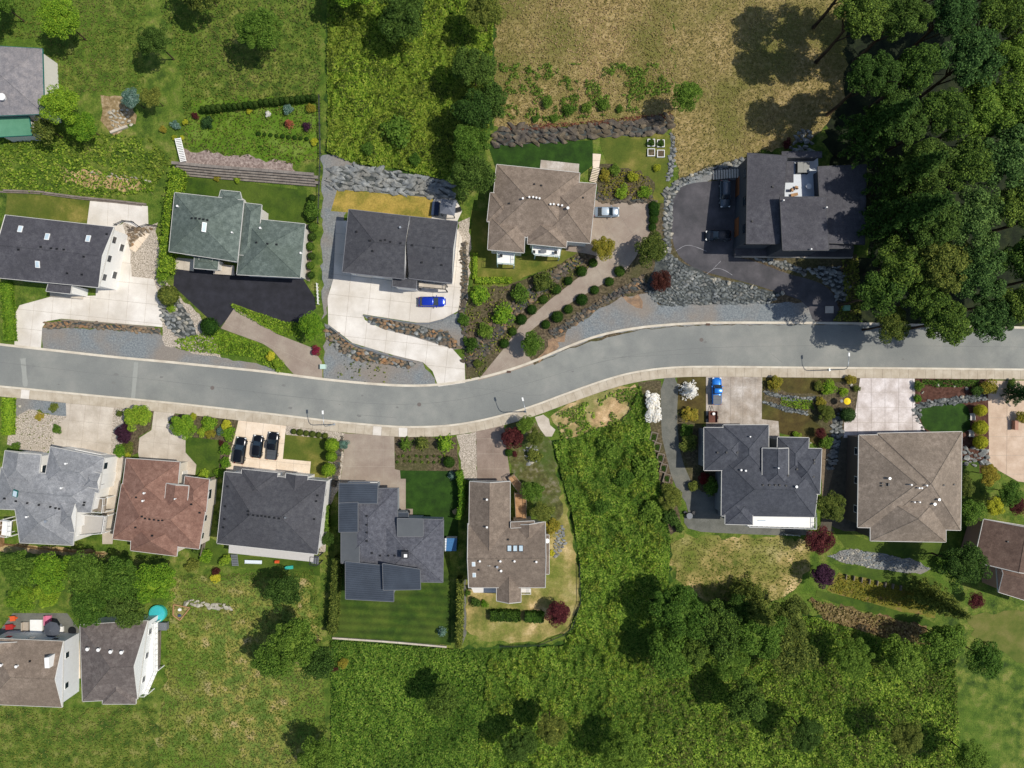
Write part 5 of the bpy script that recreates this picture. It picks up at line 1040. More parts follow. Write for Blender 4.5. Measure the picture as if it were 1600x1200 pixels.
tl = [
 (740, 185, 34, 7, 'dark', 'tree', 'dark green tree at the top of the row between bramble slope and dark lawn'),
 (738, 228, 36, 7, 'mid', 'big', 'middle tree of the row between bramble slope and dark lawn'),
 (738, 280, 36, 7, 'dark', 'big', 'lowest tree of the row, beside the grey gazebo'),
 (768, 168, 28, 6, 'dark', 'tree', 'dark tree at the top edge left of the dry tan slope'),
 (742, 120, 36, 7, 'dark', 'big', 'dark tree above the top of the row, beyond the top edge'),
 (1066, 160, 24, 6, 'mid', 'tree', 'green tree at the top edge above the end of the boulder wall'),
 (112, 176, 36, 7, 'bright', 'big', 'bright green tree beside the grey-roofed house in the top left'),
 (145, 205, 24, 5, 'bright', 'tree', 'smaller bright green tree just below the bright tree in the top left'),
 (92, 212, 20, 4, 'olive', 'bush', 'olive green shrub tree by the green lean-to'),
 (222, 166, 16, 4, 'blue', 'tree', 'blue-green tree at the top edge right of the garden steps'),
 (252, 163, 16, 4, 'olive', 'tree', 'olive tree at the top edge beside the blue-green one'),
 (943, 388, 20, 3.4, 'ochre', 'tree', 'golden round tree at the bottom of the parking pad with the silver car'),
 (1016, 390, 28, 4.5, 'olive', 'tree', 'airy yellow-green tree between the parking pad and the curving dark driveway'),
 (831, 537, 20, 3.5, 'mid', 'tree', 'round green tree at the street end of the boxwood driveway'),
 (489, 508, 23, 4, 'bright', 'tree', 'green tree at the right corner of the black asphalt court'),
 (217, 652, 23, 4, 'lime', 'tree', 'large lime-green tree between the two left driveways below the street'),
 (288, 665, 20, 3.6, 'bright', 'tree', 'bright green tree by the sidewalk between the red-brown and charcoal houses'),
 (22, 890, 34, 7, 'mid', 'big', 'first tree from the left in the belt behind the light grey house'),
 (72, 898, 36, 7, 'bright', 'big', 'second tree from the left in the belt behind the light grey house'),
 (125, 902, 38, 7, 'mid', 'big', 'third tree from the left in the belt behind the light grey house'),
 (180, 908, 38, 7, 'mid', 'big', 'fourth tree from the left in the upper tree belt, behind the red-brown house'),
 (235, 918, 36, 7, 'bright', 'big', 'rightmost tree of the belt, above the round turquoise pool'),
 (130, 950, 34, 7, 'mid', 'big', 'lower tree of the belt just above the dark taupe roof corner'),
 (185, 955, 36, 7, 'dark', 'big', 'darker lower tree of the belt left of the pool'),
 (20, 940, 26, 5, 'lime', 'tree', 'bright low tree above the red patio things'),
 (60, 935, 24, 5, 'lime', 'tree', 'bright low tree above the patio with the grey parasol'),
 (437, 930, 34, 7, 'dark', 'big', 'dark round tree in the rough backyard below the twin-gable house'),
 (455, 1012, 42, 8, 'mid', 'big', 'large tree at the bottom beside the end of the tall hedge'),
 (415, 1045, 32, 7, 'mid', 'tree', 'tree cut by the bottom edge in the rough backyard'),
 (490, 1045, 32, 7, 'dark', 'tree', 'dark tree cut by the bottom edge near the hedge end'),
 (1070, 962, 48, 8, 'mid', 'big', 'left dark tree of the group below the straw field'),
 (1128, 992, 48, 8, 'forest', 'big', 'second dark tree of the group below the straw field'),
 (1187, 955, 33, 7, 'olive', 'conifer', 'feathery tree on the straw field edge with ragged outline'),
 (1192, 1000, 46, 8, 'mid', 'big', 'dark tree in the middle of the bottom right group'),
 (1245, 972, 34, 7, 'olive', 'tree', 'olive tree at the right of the bottom group'),
 (1050, 1030, 40, 7, 'mid', 'tree', 'mid green tree at the bottom edge of the bramble plot'),
 (1240, 1030, 42, 7, 'olive', 'tree', 'olive green tree at the bottom edge below the olive tree of the group'),
 (1515, 888, 40, 9, 'dark', 'big', 'large dark tree between the square taupe house and the brown house'),
 (1300, 793, 27, 5, 'olive', 'big', 'dense round tree between the slate-roofed house and the square taupe house'),
 (1482, 948, 30, 7, 'olive', 'conifer', 'feathery olive tree below the large dark tree on the right'),
 (1490, 1008, 36, 6, 'mid', 'tree', 'green tree at the bottom beside the olive lawn'),
 (1560, 1040, 30, 6, 'mid', 'tree', 'green tree cut by the bottom edge near the right corner'),
 (1425, 1038, 38, 6, 'mid', 'tree', 'green tree cut by the bottom edge below the brush heap'),
 (1520, 800, 22, 5, 'mid', 'tree', 'green tree against the right side of the square taupe house'),
 (1510, 760, 16, 4, 'olive', 'tree', 'olive tree by the upper right side of the square taupe house'),
 (1545, 742, 18, 4, 'ochre', 'tree', 'ochre tree below the lime shrubs by the tan driveway'),
 (1558, 793, 15, 4, 'yellow', 'tree', 'yellow tree beside the top of the brown-roofed house'),
 (1580, 770, 20, 4, 'mid', 'tree', 'green tree at the foot of the tan driveway'),
 (833, 766, 18, 3.4, 'mid', 'tree', 'green tree beside the angled wooden deck'),
 (848, 800, 18, 4, 'olive', 'tree', 'olive tree below the angled deck beside the bramble plot'),
 (822, 664, 15, 3.2, 'mid', 'tree', 'green tree just above the dark red maple by the sidewalk'),
 (836, 684, 15, 3, 'olive', 'tree', 'yellow-green tree between the dark red maple and the pale concrete patch'),
 (1600, 615, 16, 4, 'conifer', 'conifer', 'conifer at the right edge shading the tan driveway'),
 (510, 845, 11, 2.5, 'dark', 'tree', 'narrow dark tree between the twin-gable house and metal-roofed house')]
for px, py, r, h, col, kd, lb in tl:
    tree(px, py, r, h, col, lb, 'conifer' if kd == 'conifer' else 'deciduous_tree', kd)
rl = [
 (800, 684, 19, 2.8, 'red', 'dark red maple spreading beside the pink-brown driveway'), (1033, 440, 16, 2, 'red', 'dark red maple at the left end of the grey rubble bank'),
 (872, 964, 22, 3, 'red', 'dark red maple in the straw-coloured back lawn'), (194, 677, 16, 2.6, 'purple', 'dark purple tree below the large lime-green tree'),
 (1284, 847, 23, 4, 'red', 'dark red tree below the dense round tree beside the slate-roofed house'), (1291, 902, 21, 3.5, 'purple', 'dark purple tree at the left end of the garden terraces'),
 (1538, 946, 14, 2.5, 'red', 'small dark red tree above the olive lawn'), (1283, 676, 9, 1.6, 'red', 'small dark red shrub tree between brown garden and stamped drive'),
 (1592, 790, 14, 3, 'red', 'dark red tree at the right edge above the brown roof')]
for px, py, r, h, col, lb in rl: tree(px, py, r, h, col, lb, 'maple_tree', 'tree', asp=.7)
# ------------------------------------------------------------------ shrubs
left = [(927, 411), (909, 424), (888, 439), (869, 452), (849, 468), (831, 484), (815, 499), (801, 518), (788, 537)]
right = [(968, 424), (952, 440), (929, 453), (909, 468), (888, 483), (871, 495), (853, 507)]
for i, p in enumerate(left): shrub(p[0], p[1], 7.5, 'box', '%s clipped round boxwood from the top on the uphill side of the long driveway' % near(i), 'ball', 'boxwood', 'boxwoods lining the driveway')
for i, p in enumerate(right): shrub(p[0], p[1], 8, 'box', '%s clipped round boxwood from the top on the street side of the long driveway' % near(i), 'ball', 'boxwood', 'boxwoods lining the driveway')
for i, p in enumerate([(1021, 323), (1022, 332), (1021, 343), (1019, 355)]): shrub(p[0], p[1], 7, 'box', '%s clipped shrub from the top on the right edge of the parking pad' % near(i), 'ball', 'boxwood', 'shrubs by the parking pad')
for i in range(6): shrub(459+i*9.8, 674.3+i*1.35, 4.6, 'olive', '%s round shrub from the left in the sidewalk row above the yellowing square lawn' % near(i), 'ball', 'small_shrub', 'row of six round shrubs')
for i, p in enumerate([(519, 695, 9.5), (518, 713, 9.5), (514, 734, 10)]): shrub(p[0], p[1], p[2], 'bright', '%s upright bright green shrub from the sidewalk beside the square lawn' % near(i), 'ball', 'upright_shrub', 'three upright shrubs', asp=1.3, hh=1.6)
for i, p in enumerate([(357, 678, 10), (352, 702, 9), (352, 722, 10), (345, 738, 8)]): shrub(p[0], p[1], p[2], 'bright', '%s bright green shrub from the sidewalk along the left side of the cream driveway' % near(i), 'bush', 'shrub', 'shrubs by the cream driveway', hh=1)
for i in range(22):
    px = 318+i*8.2; py = 171-i*.75-(2 if i > 10 else 0); shrub(px, py, 5.0, 'dark', '%s small dark conifer from the left in the long top hedge row' % near(i), 'ball', 'small_conifer', 'hedge row of small conifers', asp=1.5, hh=1.0)
for i in range(9): shrub(404+i*9.4, 209+i*1.0, 3.2, 'box', '%s tiny shrub from the left in the lower row on the hillside lawn' % near(i), 'ball', 'small_shrub', 'tiny shrubs on the hillside lawn')
for i in range(9):
    px = 489.5+random.uniform(-2, 2) - i*.6; py = 310+i*15; shrub(px, py, 6.5, 'mid' if i % 2 else 'dark', '%s green shrub from the top in the row right of the green-roofed house' % near(i), 'ball', 'shrub', 'shrubs right of the green-roofed house', hh=.9)
for i, p in enumerate([(1531, 641, 9.5), (1531, 668, 11), (1531, 691, 10)]): shrub(p[0], p[1], p[2], 'yellow', '%s round yellow-lime shrub from the top beside the tan driveway' % near(i), 'ball', 'shrub', 'three yellow shrubs by the tan driveway', hh=1.3)
sl = [
 (264, 462, 15, 'olive', 'ball', 'large clipped round shrub beside the rocks at the end of the white driveway', 1.9), (328, 510, 12, 'box', 'ball', 'dark clipped round shrub at the lower corner of the black asphalt court', 1.5),
 (494, 548, 8, 'crimson', 'bush', 'small crimson maple shrub by the mouth of the beige driveway', .8), (1100, 747, 9, 'crimson', 'bush', 'crimson shrub beside the left wall of the slate-roofed house', .8),
 (633, 694, 14, 'mid', 'star', 'first spiky green shrub from the left in the bed by the sidewalk', .9), (658, 692, 15, 'olive', 'star', 'second spiky green shrub in the bed by the sidewalk', .9), (695, 694, 18, 'bright', 'star', 'large spiky shrub at the right end of the bed by the sidewalk', 1.1),
 (702, 722, 9, 'box', 'ball', 'clipped round shrub at the corner above the square dark lawn', .9), (706, 743, 8, 'blue', 'star', 'small blue spruce at the top right of the square dark lawn', .8),
 (690, 988, 9, 'blue', 'star', 'small blue spruce in the lower right of the dark back lawn', .9), (537, 694, 8, 'blue', 'bush', 'blue-green shrub beside the brown concrete driveway', .7),
 (812, 460, 15, 'mid', 'bush', 'green shrub in the bed just uphill of the boxwood driveway', 1.2), (852, 442, 18, 'olive', 'bush', 'wide green shrub in the upper bed near the small lawn', 1.2), (787, 492, 16, 'bright', 'bush', 'bright green shrub in the lower bed uphill of the boxwood driveway', 1.2), (758, 518, 13, 'mid', 'bush', 'dark leafy shrub in the lowest part of the bed', 1), (735, 536, 14, 'box', 'bush', 'round dark shrub beside the right end of the S-shaped driveway', 1.1), (750, 460, 17, 'bright', 'bush', 'large green shrub below the lime hedge corner', 1.4), (724, 500, 10, 'mid', 'bush', 'small green shrub right of the blue car parking', .8), (748, 568, 8, 'olive', 'bush', 'small olive shrub near the street by the white driveway mouth', .6),
 (1545, 605, 14, 'ochre', 'bush', 'yellow-green shrub at the sidewalk corner of the tan driveway', 1), (1596, 652, 10, 'ochre', 'bush', 'ochre shrub on the brick planter at the right edge', 1), (1526, 610, 10, 'dark', 'bush', 'dark green shrub at the right end of the red mulch bed', 1),
 (1435, 603, 8, 'mid', 'bush', 'round green shrub at the left end of the red mulch bed', .7), (1434, 622, 7, 'bright', 'bush', 'small bright shrub on the stone edge of the oval lawn', .6),
 (1211, 600, 12, 'ochre', 'bush', 'yellow-green shrub at the sidewalk corner of the brown garden', 1), (1281, 604, 9, 'olive', 'bush', 'small olive shrub by the sidewalk in the brown garden', .7), (1296, 606, 11, 'bright', 'bush', 'bright green shrub by the sidewalk in the brown garden', .9), (1290, 645, 14, 'olive', 'tree', 'grey-green round shrub right of the brown lawn', 1.4),
 (1329, 593, 9, 'ochre', 'bush', 'yellow-green shrub at the top corner of the stamped drive', .7), (1339, 607, 6, 'olive', 'bush', 'small shrub on the left kerb of the stamped drive', .5), (1324, 648, 12, 'conifer', 'ball', 'dark clipped dome shrub beside the stamped drive', 1.3), (1318, 612, 7, 'bright', 'bush', 'small green shrub above the yellow parasol', .5), (1290, 690, 11, 'mid', 'bush', 'green shrub beside the path to the square taupe house', 1), (1245, 679, 7, 'lime', 'bush', 'lime shrub against the front of the slate-roofed house', .5), (1282, 628, 9, 'ochre', 'bush', 'yellow shrub at the right end of the stone edgings', .6),
 (1077, 648, 13, 'ochre', 'bush', 'orange-yellow shrub beside the small brown lawn', .9), (1076, 690, 16, 'olive', 'bush', 'olive shrub beside the narrow path left of the slate-roofed house', 1.4), (1072, 672, 11, 'mid', 'bush', 'green shrub between path and slate-roofed house', 1), (1112, 760, 14, 'mid', 'bush', 'shaded green shrub against the slate-roofed house wall', 1), (1085, 760, 10, 'olive', 'bush', 'small shrub at the bend of the narrow path', .8), (1047, 775, 20, 'olive', 'tree', 'dark shrub tree at the lower end of the planter boxes', 1.8),
 (1046, 810, 14, 'dark', 'bush', 'dark shrub at the corner of the grey patio', 1.1), (18 + 7, 698, 8, 'mid', 'bush', 'green shrub at the top of the light grey house roof', .8), (89, 671, 8, 'mid', 'bush', 'small green shrub at the corner of the pale stone yard', .6), (84, 637, 8, 'olive', 'bush', 'small green shrub in the grey stones by the left driveway', .4), (62, 650, 7, 'ochre', 'bush', 'yellowish tuft in the pale stone yard', .3), (186, 645, 6, 'olive', 'bush', 'small olive shrub left of the large lime-green tree', .4),
 (187, 704, 12, 'bright', 'bush', 'bright green shrub beside the red-brown house corner', .9), (201, 700, 10, 'olive', 'bush', 'olive ground shrub below the purple tree', .6), (200, 710, 6, 'yellow', 'bush', 'small yellow shrub at the red-brown house corner', .6), (302, 651, 7, 'yellow', 'bush', 'yellow shrub by the sidewalk right of the bright green tree', .5), (353, 664, 9, 'yellow', 'bush', 'yellow shrub at the sidewalk corner left of the cream driveway', .7), (345, 674, 7, 'blue', 'bush', 'silvery blue shrub near the cream driveway', .4), (325, 662, 14, 'bright', 'bush', 'long green shrub along the sidewalk', .6), (316, 676, 8, 'lime', 'bush', 'lime shrub above the small square lawn', .4), (329, 677, 8, 'ochre', 'bush', 'ochre shrub above the small square lawn', .4), (347, 693, 6, 'red', 'bush', 'small dark red shrub left of the black cars', .5), (318, 742, 10, 'lime', 'bush', 'lime shrub at the foot of the small square lawn', .5), (284, 730, 4, 'yellow', 'bush', 'tiny yellow shrub by the red-brown house entrance', .4),
 (435, 568, 9, 'lime', 'bush', 'lime shrub near the mouth of the beige driveway', .8), (424, 556, 8, 'yellow', 'bush', 'yellow-lime shrub right in the verge planting', .7), (255, 430, 14, 'lime', 'bush', 'bright shrub at the lower end of the tall left hedge', 1), (268, 480, 8, 'lime', 'bush', 'lime shrub just below the large clipped round shrub', .5),
 (274, 196, 7, 'blue', 'bush', 'pale blue shrub on the hillside lawn near the white stairs', .6), (289, 191, 5, 'yellow', 'bush', 'small yellow shrub right of the pale blue one', .5), (255, 202, 6, 'ochre', 'bush', 'orange shrub left of the pale blue one', .4), (305, 181, 6, 'red', 'bush', 'dark red shrub at the left end of the hillside lawn', .5), (325, 191, 11, 'conifer', 'bush', 'dark spreading shrub on the hillside lawn', .5), (389, 174, 5, 'yellow', 'bush', 'small yellow shrub in the middle of the hillside lawn', .4), (418, 178, 5, 'white', 'bush', 'small white-flowering shrub on the hillside lawn', .4), (451, 193, 10, 'coral', 'star', 'coral red shrub on the hillside lawn', .5), (480, 198, 7, 'purple', 'bush', 'small purple shrub at the right of the hillside lawn', .6), (450, 171, 8, 'blue', 'bush', 'blue-green shrub at the upper right of the hillside lawn', .6), (486, 169, 8, 'ochre', 'bush', 'ochre shrub at the top right of the hillside lawn', .6),
 (272, 215, 4, 'yellow', 'bush', 'tiny yellow shrub left of the top of the white stairs', .3), (285, 215, 4, 'yellow', 'bush', 'tiny yellow shrub right of the top of the white stairs', .3), (491, 222, 6, 'yellow', 'bush', 'yellow shrub by the wire fence', .5), (487, 330, 13, 'mid', 'bush', 'leafy shrub at the right end of the green back lawn', 1.2), (340, 277, 6, 'ochre', 'bush', 'orange shrub below the block wall', .3), (370, 281, 6, 'lime', 'bush', 'lime shrub below the block wall', .3),
 (989, 277, 9, 'yellow', 'bush', 'yellow shrub right in the flower bed', .6), (945, 275, 9, 'ochre', 'bush', 'orange-yellow shrub at the left of the flower bed', .6), (1027, 262, 6, 'yellow', 'bush', 'small yellow shrub beside the grey stone border', .4), (972, 300, 11, 'lime', 'bush', 'lime shrub above the rock edge', .5), (1006, 302, 11, 'lime', 'bush', 'second lime shrub above the rock edge', .5), (960, 266, 9, 'mid', 'bush', 'green shrub in the upper flower bed', .6), (1229, 217 + 8, 8, 'red', 'bush', 'dark red shrub behind the modern house', .8),
 (855, 175 - 15, 9, 'mid', 'bush', 'first dark bush from the left on the dry top slope', .6), (889, 172, 10, 'mid', 'bush', 'second dark bush on the dry top slope', .6), (917, 168, 9, 'mid', 'bush', 'third dark bush on the dry top slope', .6), (943, 165, 10, 'mid', 'bush', 'fourth dark bush on the dry top slope', .6), (836, 186, 6, 'mid', 'bush', 'small bush just above the boulder wall', .4), (968, 170, 6, 'mid', 'bush', 'fifth and rightmost small bush on the dry slope', .4), (865, 185, 7, 'mid', 'bush', 'low bush touching the rust-red strip', .4),
 (352, 875, 9, 'lime', 'bush', 'tall lime shrub left of the back steps', 1.0), (337, 893, 7, 'red', 'bush', 'small dark red shrub at the end of the back garden path', .6), (336, 903, 8, 'yellow', 'bush', 'bright yellow shrub below the dark red one', .6), (322, 868, 12, 'bright', 'bush', 'leafy shrub between the red-brown and twin-gable houses', .9), (300, 884, 12, 'olive', 'bush', 'low dark shrub behind the red-brown house', .6), (310, 858, 9, 'dark', 'bush', 'dark shrub under the red-brown eaves', .6),
 (795, 707, 6, 'box', 'ball', 'small clipped shrub below the dark red maple', .5), (804, 709, 5, 'red', 'bush', 'small rusty shrub below the dark red maple', .4), (836, 712, 12, 'olive', 'bush', 'olive shrub right of the pile of grey stones', .8), (862, 868 - 4, 5, 'yellow', 'bush', 'small yellow shrub against the east side of the taupe gabled house', .4), (862, 825, 14, 'ochre', 'bush', 'ochre shrub at the upper right of the taupe gabled house', .8), (743, 940, 9, 'dark', 'bush', 'dark little tree left on the straw-coloured lawn', .9), (757, 944, 6, 'bright', 'bush', 'bright thin shrub beside the little dark one on the straw lawn', .5), (731, 927, 5, 'mid', 'bush', 'small shrub at the corner of the taupe gabled house', .5),
 (536, 1036, 9, 'ochre', 'bush', 'olive-yellow round shrub at the bottom edge', .8), (520, 1044, 7, 'red', 'bush', 'dark red shrub at the bottom edge by the yellow one', .6), (1475, 880, 14, 'mid', 'bush', 'leafy shrub under the large dark tree', 1), (1580, 600, 9, 'dark', 'bush', 'dark shrub at the sidewalk near the right edge', .6), (1590, 905, 14, 'olive', 'bush', 'olive shrub beside the brown house at the right edge', 1), (1552, 860 + 40, 10, 'dark', 'bush', 'dark shrub below the brown roof', .8)]
for px, py, r, col, kd, lb, hh in sl: shrub(px, py, r, col, lb, kd, hh=hh, asp=.75)
# white flowering bushes
shrub(1020, 624, 13, 'white', 'upper half of the tall white-flowering rhododendron beside the narrow path', 'bush', 'flowering_shrub', 'white flowering shrubs', hh=1.5, ry=18); shrub(1022, 648, 12, 'white', 'lower white-flowering rhododendron beside the narrow path', 'bush', 'flowering_shrub', 'white flowering shrubs', hh=1.5, ry=17)
shrub(1078, 610, 18, 'white', 'white-flowering shrub on the small brown lawn', 'star', 'flowering_shrub', 'white flowering shrubs', hh=1.4)
# hedges
hedge([(275, 262), (268, 300), (262, 350), (256, 400), (254, 425)], 1.9, 2.6, 'lime', 'tall lime-green hedge on the left side of the green-roofed house', rough=.18)
hedge([(5, 440), (9, 480), (12, 532)], 1.6, 1.4, 'lime', 'lime-green hedge at the far left edge above the street')
hedge([(9, 622), (8, 680)], 1.5, 1.6, 'bright', 'short green hedge at the far left edge below the street')
hedge([(742, 438), (770, 438), (800, 437)], 1.1, .6, 'lime', 'low lime hedge along the bottom of the small lawn')
hedge([(742, 395), (742, 436)], .8, .6, 'lime', 'low lime hedge along the left side of the small lawn')
hedge([(526, 872), (521, 930), (517, 992)], 1.3, 2.6, 'olive', 'tall hedge on the left side of the dark back lawn', rough=.15)
hedge([(716, 737), (721, 760), (722, 790), (716, 812)], 1.0, 2.2, 'bright', 'curving hedge right of the square dark lawn', rough=.12)
hedge([(718, 905), (718, 960), (716, 1012)], 1.0, 2.6, 'olive', 'tall hedge on the right side of the dark back lawn', rough=.12)
hedge([(766, 963), (813, 964)], 2.1, 1.3, 'box', 'longer clipped hedge block in the straw-coloured back lawn')
hedge([(820, 965), (850, 966)], 2.0, 1.3, 'box', 'shorter clipped hedge block in the straw-coloured back lawn')
hedge([(508, 790), (507, 830)], 1.0, 1.8, 'mid', 'narrow hedge between the twin-gable house and the metal-roofed house')
hedge([(1047, 798), (1060, 822), (1066, 830)], 1.2, 1.2, 'dark', 'dark hedge round the end of the grey patio')
# ------------------------------------------------------------------ vehicles
def loft(secs, n):
    vs = [p for s in secs for p in s]; fs = []
    for i in range(len(secs)-1):
        for k in range(n-1): fs.append((i*n+k, i*n+k+1, (i+1)*n+k+1, (i+1)*n+k))
    fs.append(tuple(range(n))[::-1]); fs.append(tuple(range((len(secs)-1)*n, len(secs)*n))); return vs, fs
def car(px, py, ang, L, Wd, col, label, kind='sedan', roofc=None, bedm=None, cat='car', name='parked_car', group=None):
    x, y, z = G(px, py); z = T(x, y)+.06
    e = .5; nrm = Vector((-(T(x+e, y)-T(x-e, y)), -(T(x, y+e)-T(x, y-e)), 2*e)).normalized()
    root = empty(name, (x, y, z+.04), label, cat, group)
    root.rotation_mode = 'QUATERNION'; root.rotation_quaternion = Vector((0, 0, 1)).rotation_difference(nrm) @ Matrix.Rotation(math.radians(ang), 3, 'Z').to_quaternion()
    P = solid('paint_'+col, col, .22, .35, .6); w2 = Wd/2
    def ob(nm, b, m, par=root, sm=False): return link(nm, mesh(nm, b.v, b.f, m, b.m, sm), par)
    hb = .78 if kind == 'sedan' else .95
    # lower body
    prof = [(-.5, .78, hb*.72), (-.485, .9, hb*.93), (-.42, .98, hb), (-.2, 1, hb+.02), (.1, 1, hb+.03), (.24, .99, hb), (.38, .96, hb-.06), (.46, .88, hb-.14), (.492, .74, hb-.24), (.5, .6, hb-.32)]
    secs = []
    for t, wf, zt in prof:
        ww = w2*wf; xx = t*L
        secs.append([(xx, -ww*.92, .22), (xx, -ww, .4), (xx, -ww*.99, zt*.8), (xx, -ww*.9, zt), (xx, -ww*.45, zt+.035), (xx, 0, zt+.05), (xx, ww*.45, zt+.035), (xx, ww*.9, zt), (xx, ww*.99, zt*.8), (xx, ww, .4), (xx, ww*.92, .22)])
    b = MB(); v, f = loft(secs, 11); b.add(v, f); ob('body', b, P, sm=True)
    x0, x1, xr0, xr1, hr = {'sedan': (-.36, .24, -.22, .07, 1.42), 'suv': (-.47, .22, -.42, .06, 1.7), 'hatch': (-.46, .24, -.36, .07, 1.5), 'pickup': (-.12, .24, -.08, .1, 1.75)}[kind]
    def gh(xa, wb_, z_): return [(xa, -wb_, z_), (xa, -wb_*.9, z_+.02), (xa, 0, z_+.05), (xa, wb_*.9, z_+.02), (xa, wb_, z_)]
    secs = [gh(x0*L, w2*.86, hb-.02), gh(xr0*L, w2*.74, hr-.05), gh(xr1*L, w2*.74, hr-.05), gh(x1*L, w2*.86, hb-.02)]
    b = MB(); v, f = loft(secs, 5); b.add(v, f)
    b.add([(x0*L, -w2*.86, hb-.02), (xr0*L, -w2*.74, hr-.05), (xr1*L, -w2*.74, hr-.05), (x1*L, -w2*.86, hb-.02)], [(0, 1, 2, 3)]); b.add([(x0*L, w2*.86, hb-.02), (xr0*L, w2*.74, hr-.05), (xr1*L, w2*.74, hr-.05), (x1*L, w2*.86, hb-.02)], [(3, 2, 1, 0)])
    ob('window', b, GLASS)
    b = MB(); cxr = (xr0+xr1)/2*L; lr = (xr1-xr0)*L
    secs = [[(cxr+s*lr*.5, -w2*k, hr-.05+zz), (cxr+s*lr*.5, -w2*k*.7, hr+zz), (cxr+s*lr*.5, 0, hr+.03+zz), (cxr+s*lr*.5, w2*k*.7, hr+zz), (cxr+s*lr*.5, w2*k, hr-.05+zz)] for s, k, zz in ((-1, .7, -.02), (-.8, .76, .01), (.8, .76, .01), (1, .7, -.02))]
    v, f = loft(secs, 5); b.add(v, f); ob('roof', b, solid('paint_'+roofc, roofc, .25, .3, .6) if roofc else P, sm=True)
    for sx in (-1, 1):
        pl = MB(); pl.tube([(xr1*L, sx*w2*.73, hr-.04), (x1*L, sx*w2*.85, hb)], .035, 4); ob('pillar', pl, P)
        for fx in (-.31, .31):
            wl = MB(); n = 14; r = .34
            vs = [(fx*L+r*math.cos(2*math.pi*k/n), sx*w2*.99-sx*.22*j, r+r*math.sin(2*math.pi*k/n)-.06) for j in (0, 1) for k in range(n)]
            wl.add(vs, [tuple(range(n)), tuple(range(n, 2*n))]+[(k, (k+1) % n, n+(k+1) % n, n+k) for k in range(n)]); wo = ob('wheel', wl, TYRE)
            rm = MB(); r = .21; vs = [(fx*L+r*math.cos(2*math.pi*k/n), sx*w2*1.0-sx*.04*j, .28+r*math.sin(2*math.pi*k/n)) for j in (0, 1) for k in range(n)]
            rm.add(vs, [tuple(range(n)), tuple(range(n, 2*n))]+[(k, (k+1) % n, n+(k+1) % n, n+k) for k in range(n)]); ob('rim', rm, ALU, wo)
        mm = MB(); mm.box((L*.17, sx*(w2+.08), hb+.1), (.16, .2, .14)); ob('mirror', mm, P)
        hl = MB(); hl.box((L*.463, sx*w2*.72, hb-.2), (.26, .3, .12), -sx*.3); ob('headlight', hl, LAMPW)
        t2 = MB(); t2.box((-L*.492, sx*w2*.74, hb*.85), (.08, .26, .16)); ob('tail_light', t2, LAMPR)
    if kind == 'pickup':
        bd = MB(); bd.box((-.31*L, 0, hb+.04), (.34*L, w2*1.66, .07)); ob('bed_cover', bd, bedm or GREY)
        for k in range(2): q = MB(); q.box((-.31*L+(.11*L if k else -.0*L), 0, hb+.08), (.03, w2*1.6, .012)); ob('cover_seam', q, BLACK)
    else:
        wp = MB(); wp.tube([(x1*L+.02, -.5, hb+.06), (x1*L-.15, -.05, hb+.15)], .012, 4); ob('wiper', wp, BLACK)
        if kind == 'suv':
            for sx in (-1, 1): q = MB(); q.tube([(xr0*L+.2, sx*w2*.62, hr+.05), (xr1*L-.1, sx*w2*.62, hr+.05)], .025, 5); ob('roof_rail', q, BLACK)
    pt = MB(); pt.box((-L*.5, 0, .55), (.03, .5, .12)); ob('licence_plate', pt, WHITE)
    return root
car(676, 472, 0, 4.8, 1.85, '1c3cb4', 'glossy royal blue sedan parked on the white driveway in front of the notched roof', 'hatch')
car(947, 332, 0, 4.5, 1.8, '8a96a0', 'silver grey sedan parked on the pad against the taupe house', 'sedan', 'b4c0c6')
car(378, 703, 82, 4.8, 1.9, '15171c', 'black SUV, leftmost of the three black cars on the cream driveway', 'suv', group='black cars on the cream driveway')
car(405, 697, 83, 4.1, 1.75, '14161b', 'smaller black hatchback, middle of the three black cars', 'hatch', group='black cars on the cream driveway')
car(428.5, 696, 84, 5.0, 1.95, '16181c', 'black pickup with grey bed cover, rightmost of the three black cars', 'pickup', bedm=solid('bed_grey', '45484c', .7), cat='pickup truck', name='pickup_truck')
car(1118, 611, 90, 4.9, 1.75, '1f78d0', 'bright blue pickup with grey bed cover at the top of the wide concrete drive', 'pickup', bedm=solid('bed_grey2', '62666a', .7), cat='pickup truck', name='pickup_truck')
car(1131, 304, -88, 4.7, 1.85, '4e5860', 'pale car in deep shade at the top of the curving dark driveway', 'suv')  # pale body painted darker: the deep shade is put into its colour
car(1120, 369, 180, 4.5, 1.85, '22282e', 'dark off-road car with round spare wheel in the shade of the modern house', 'suv')
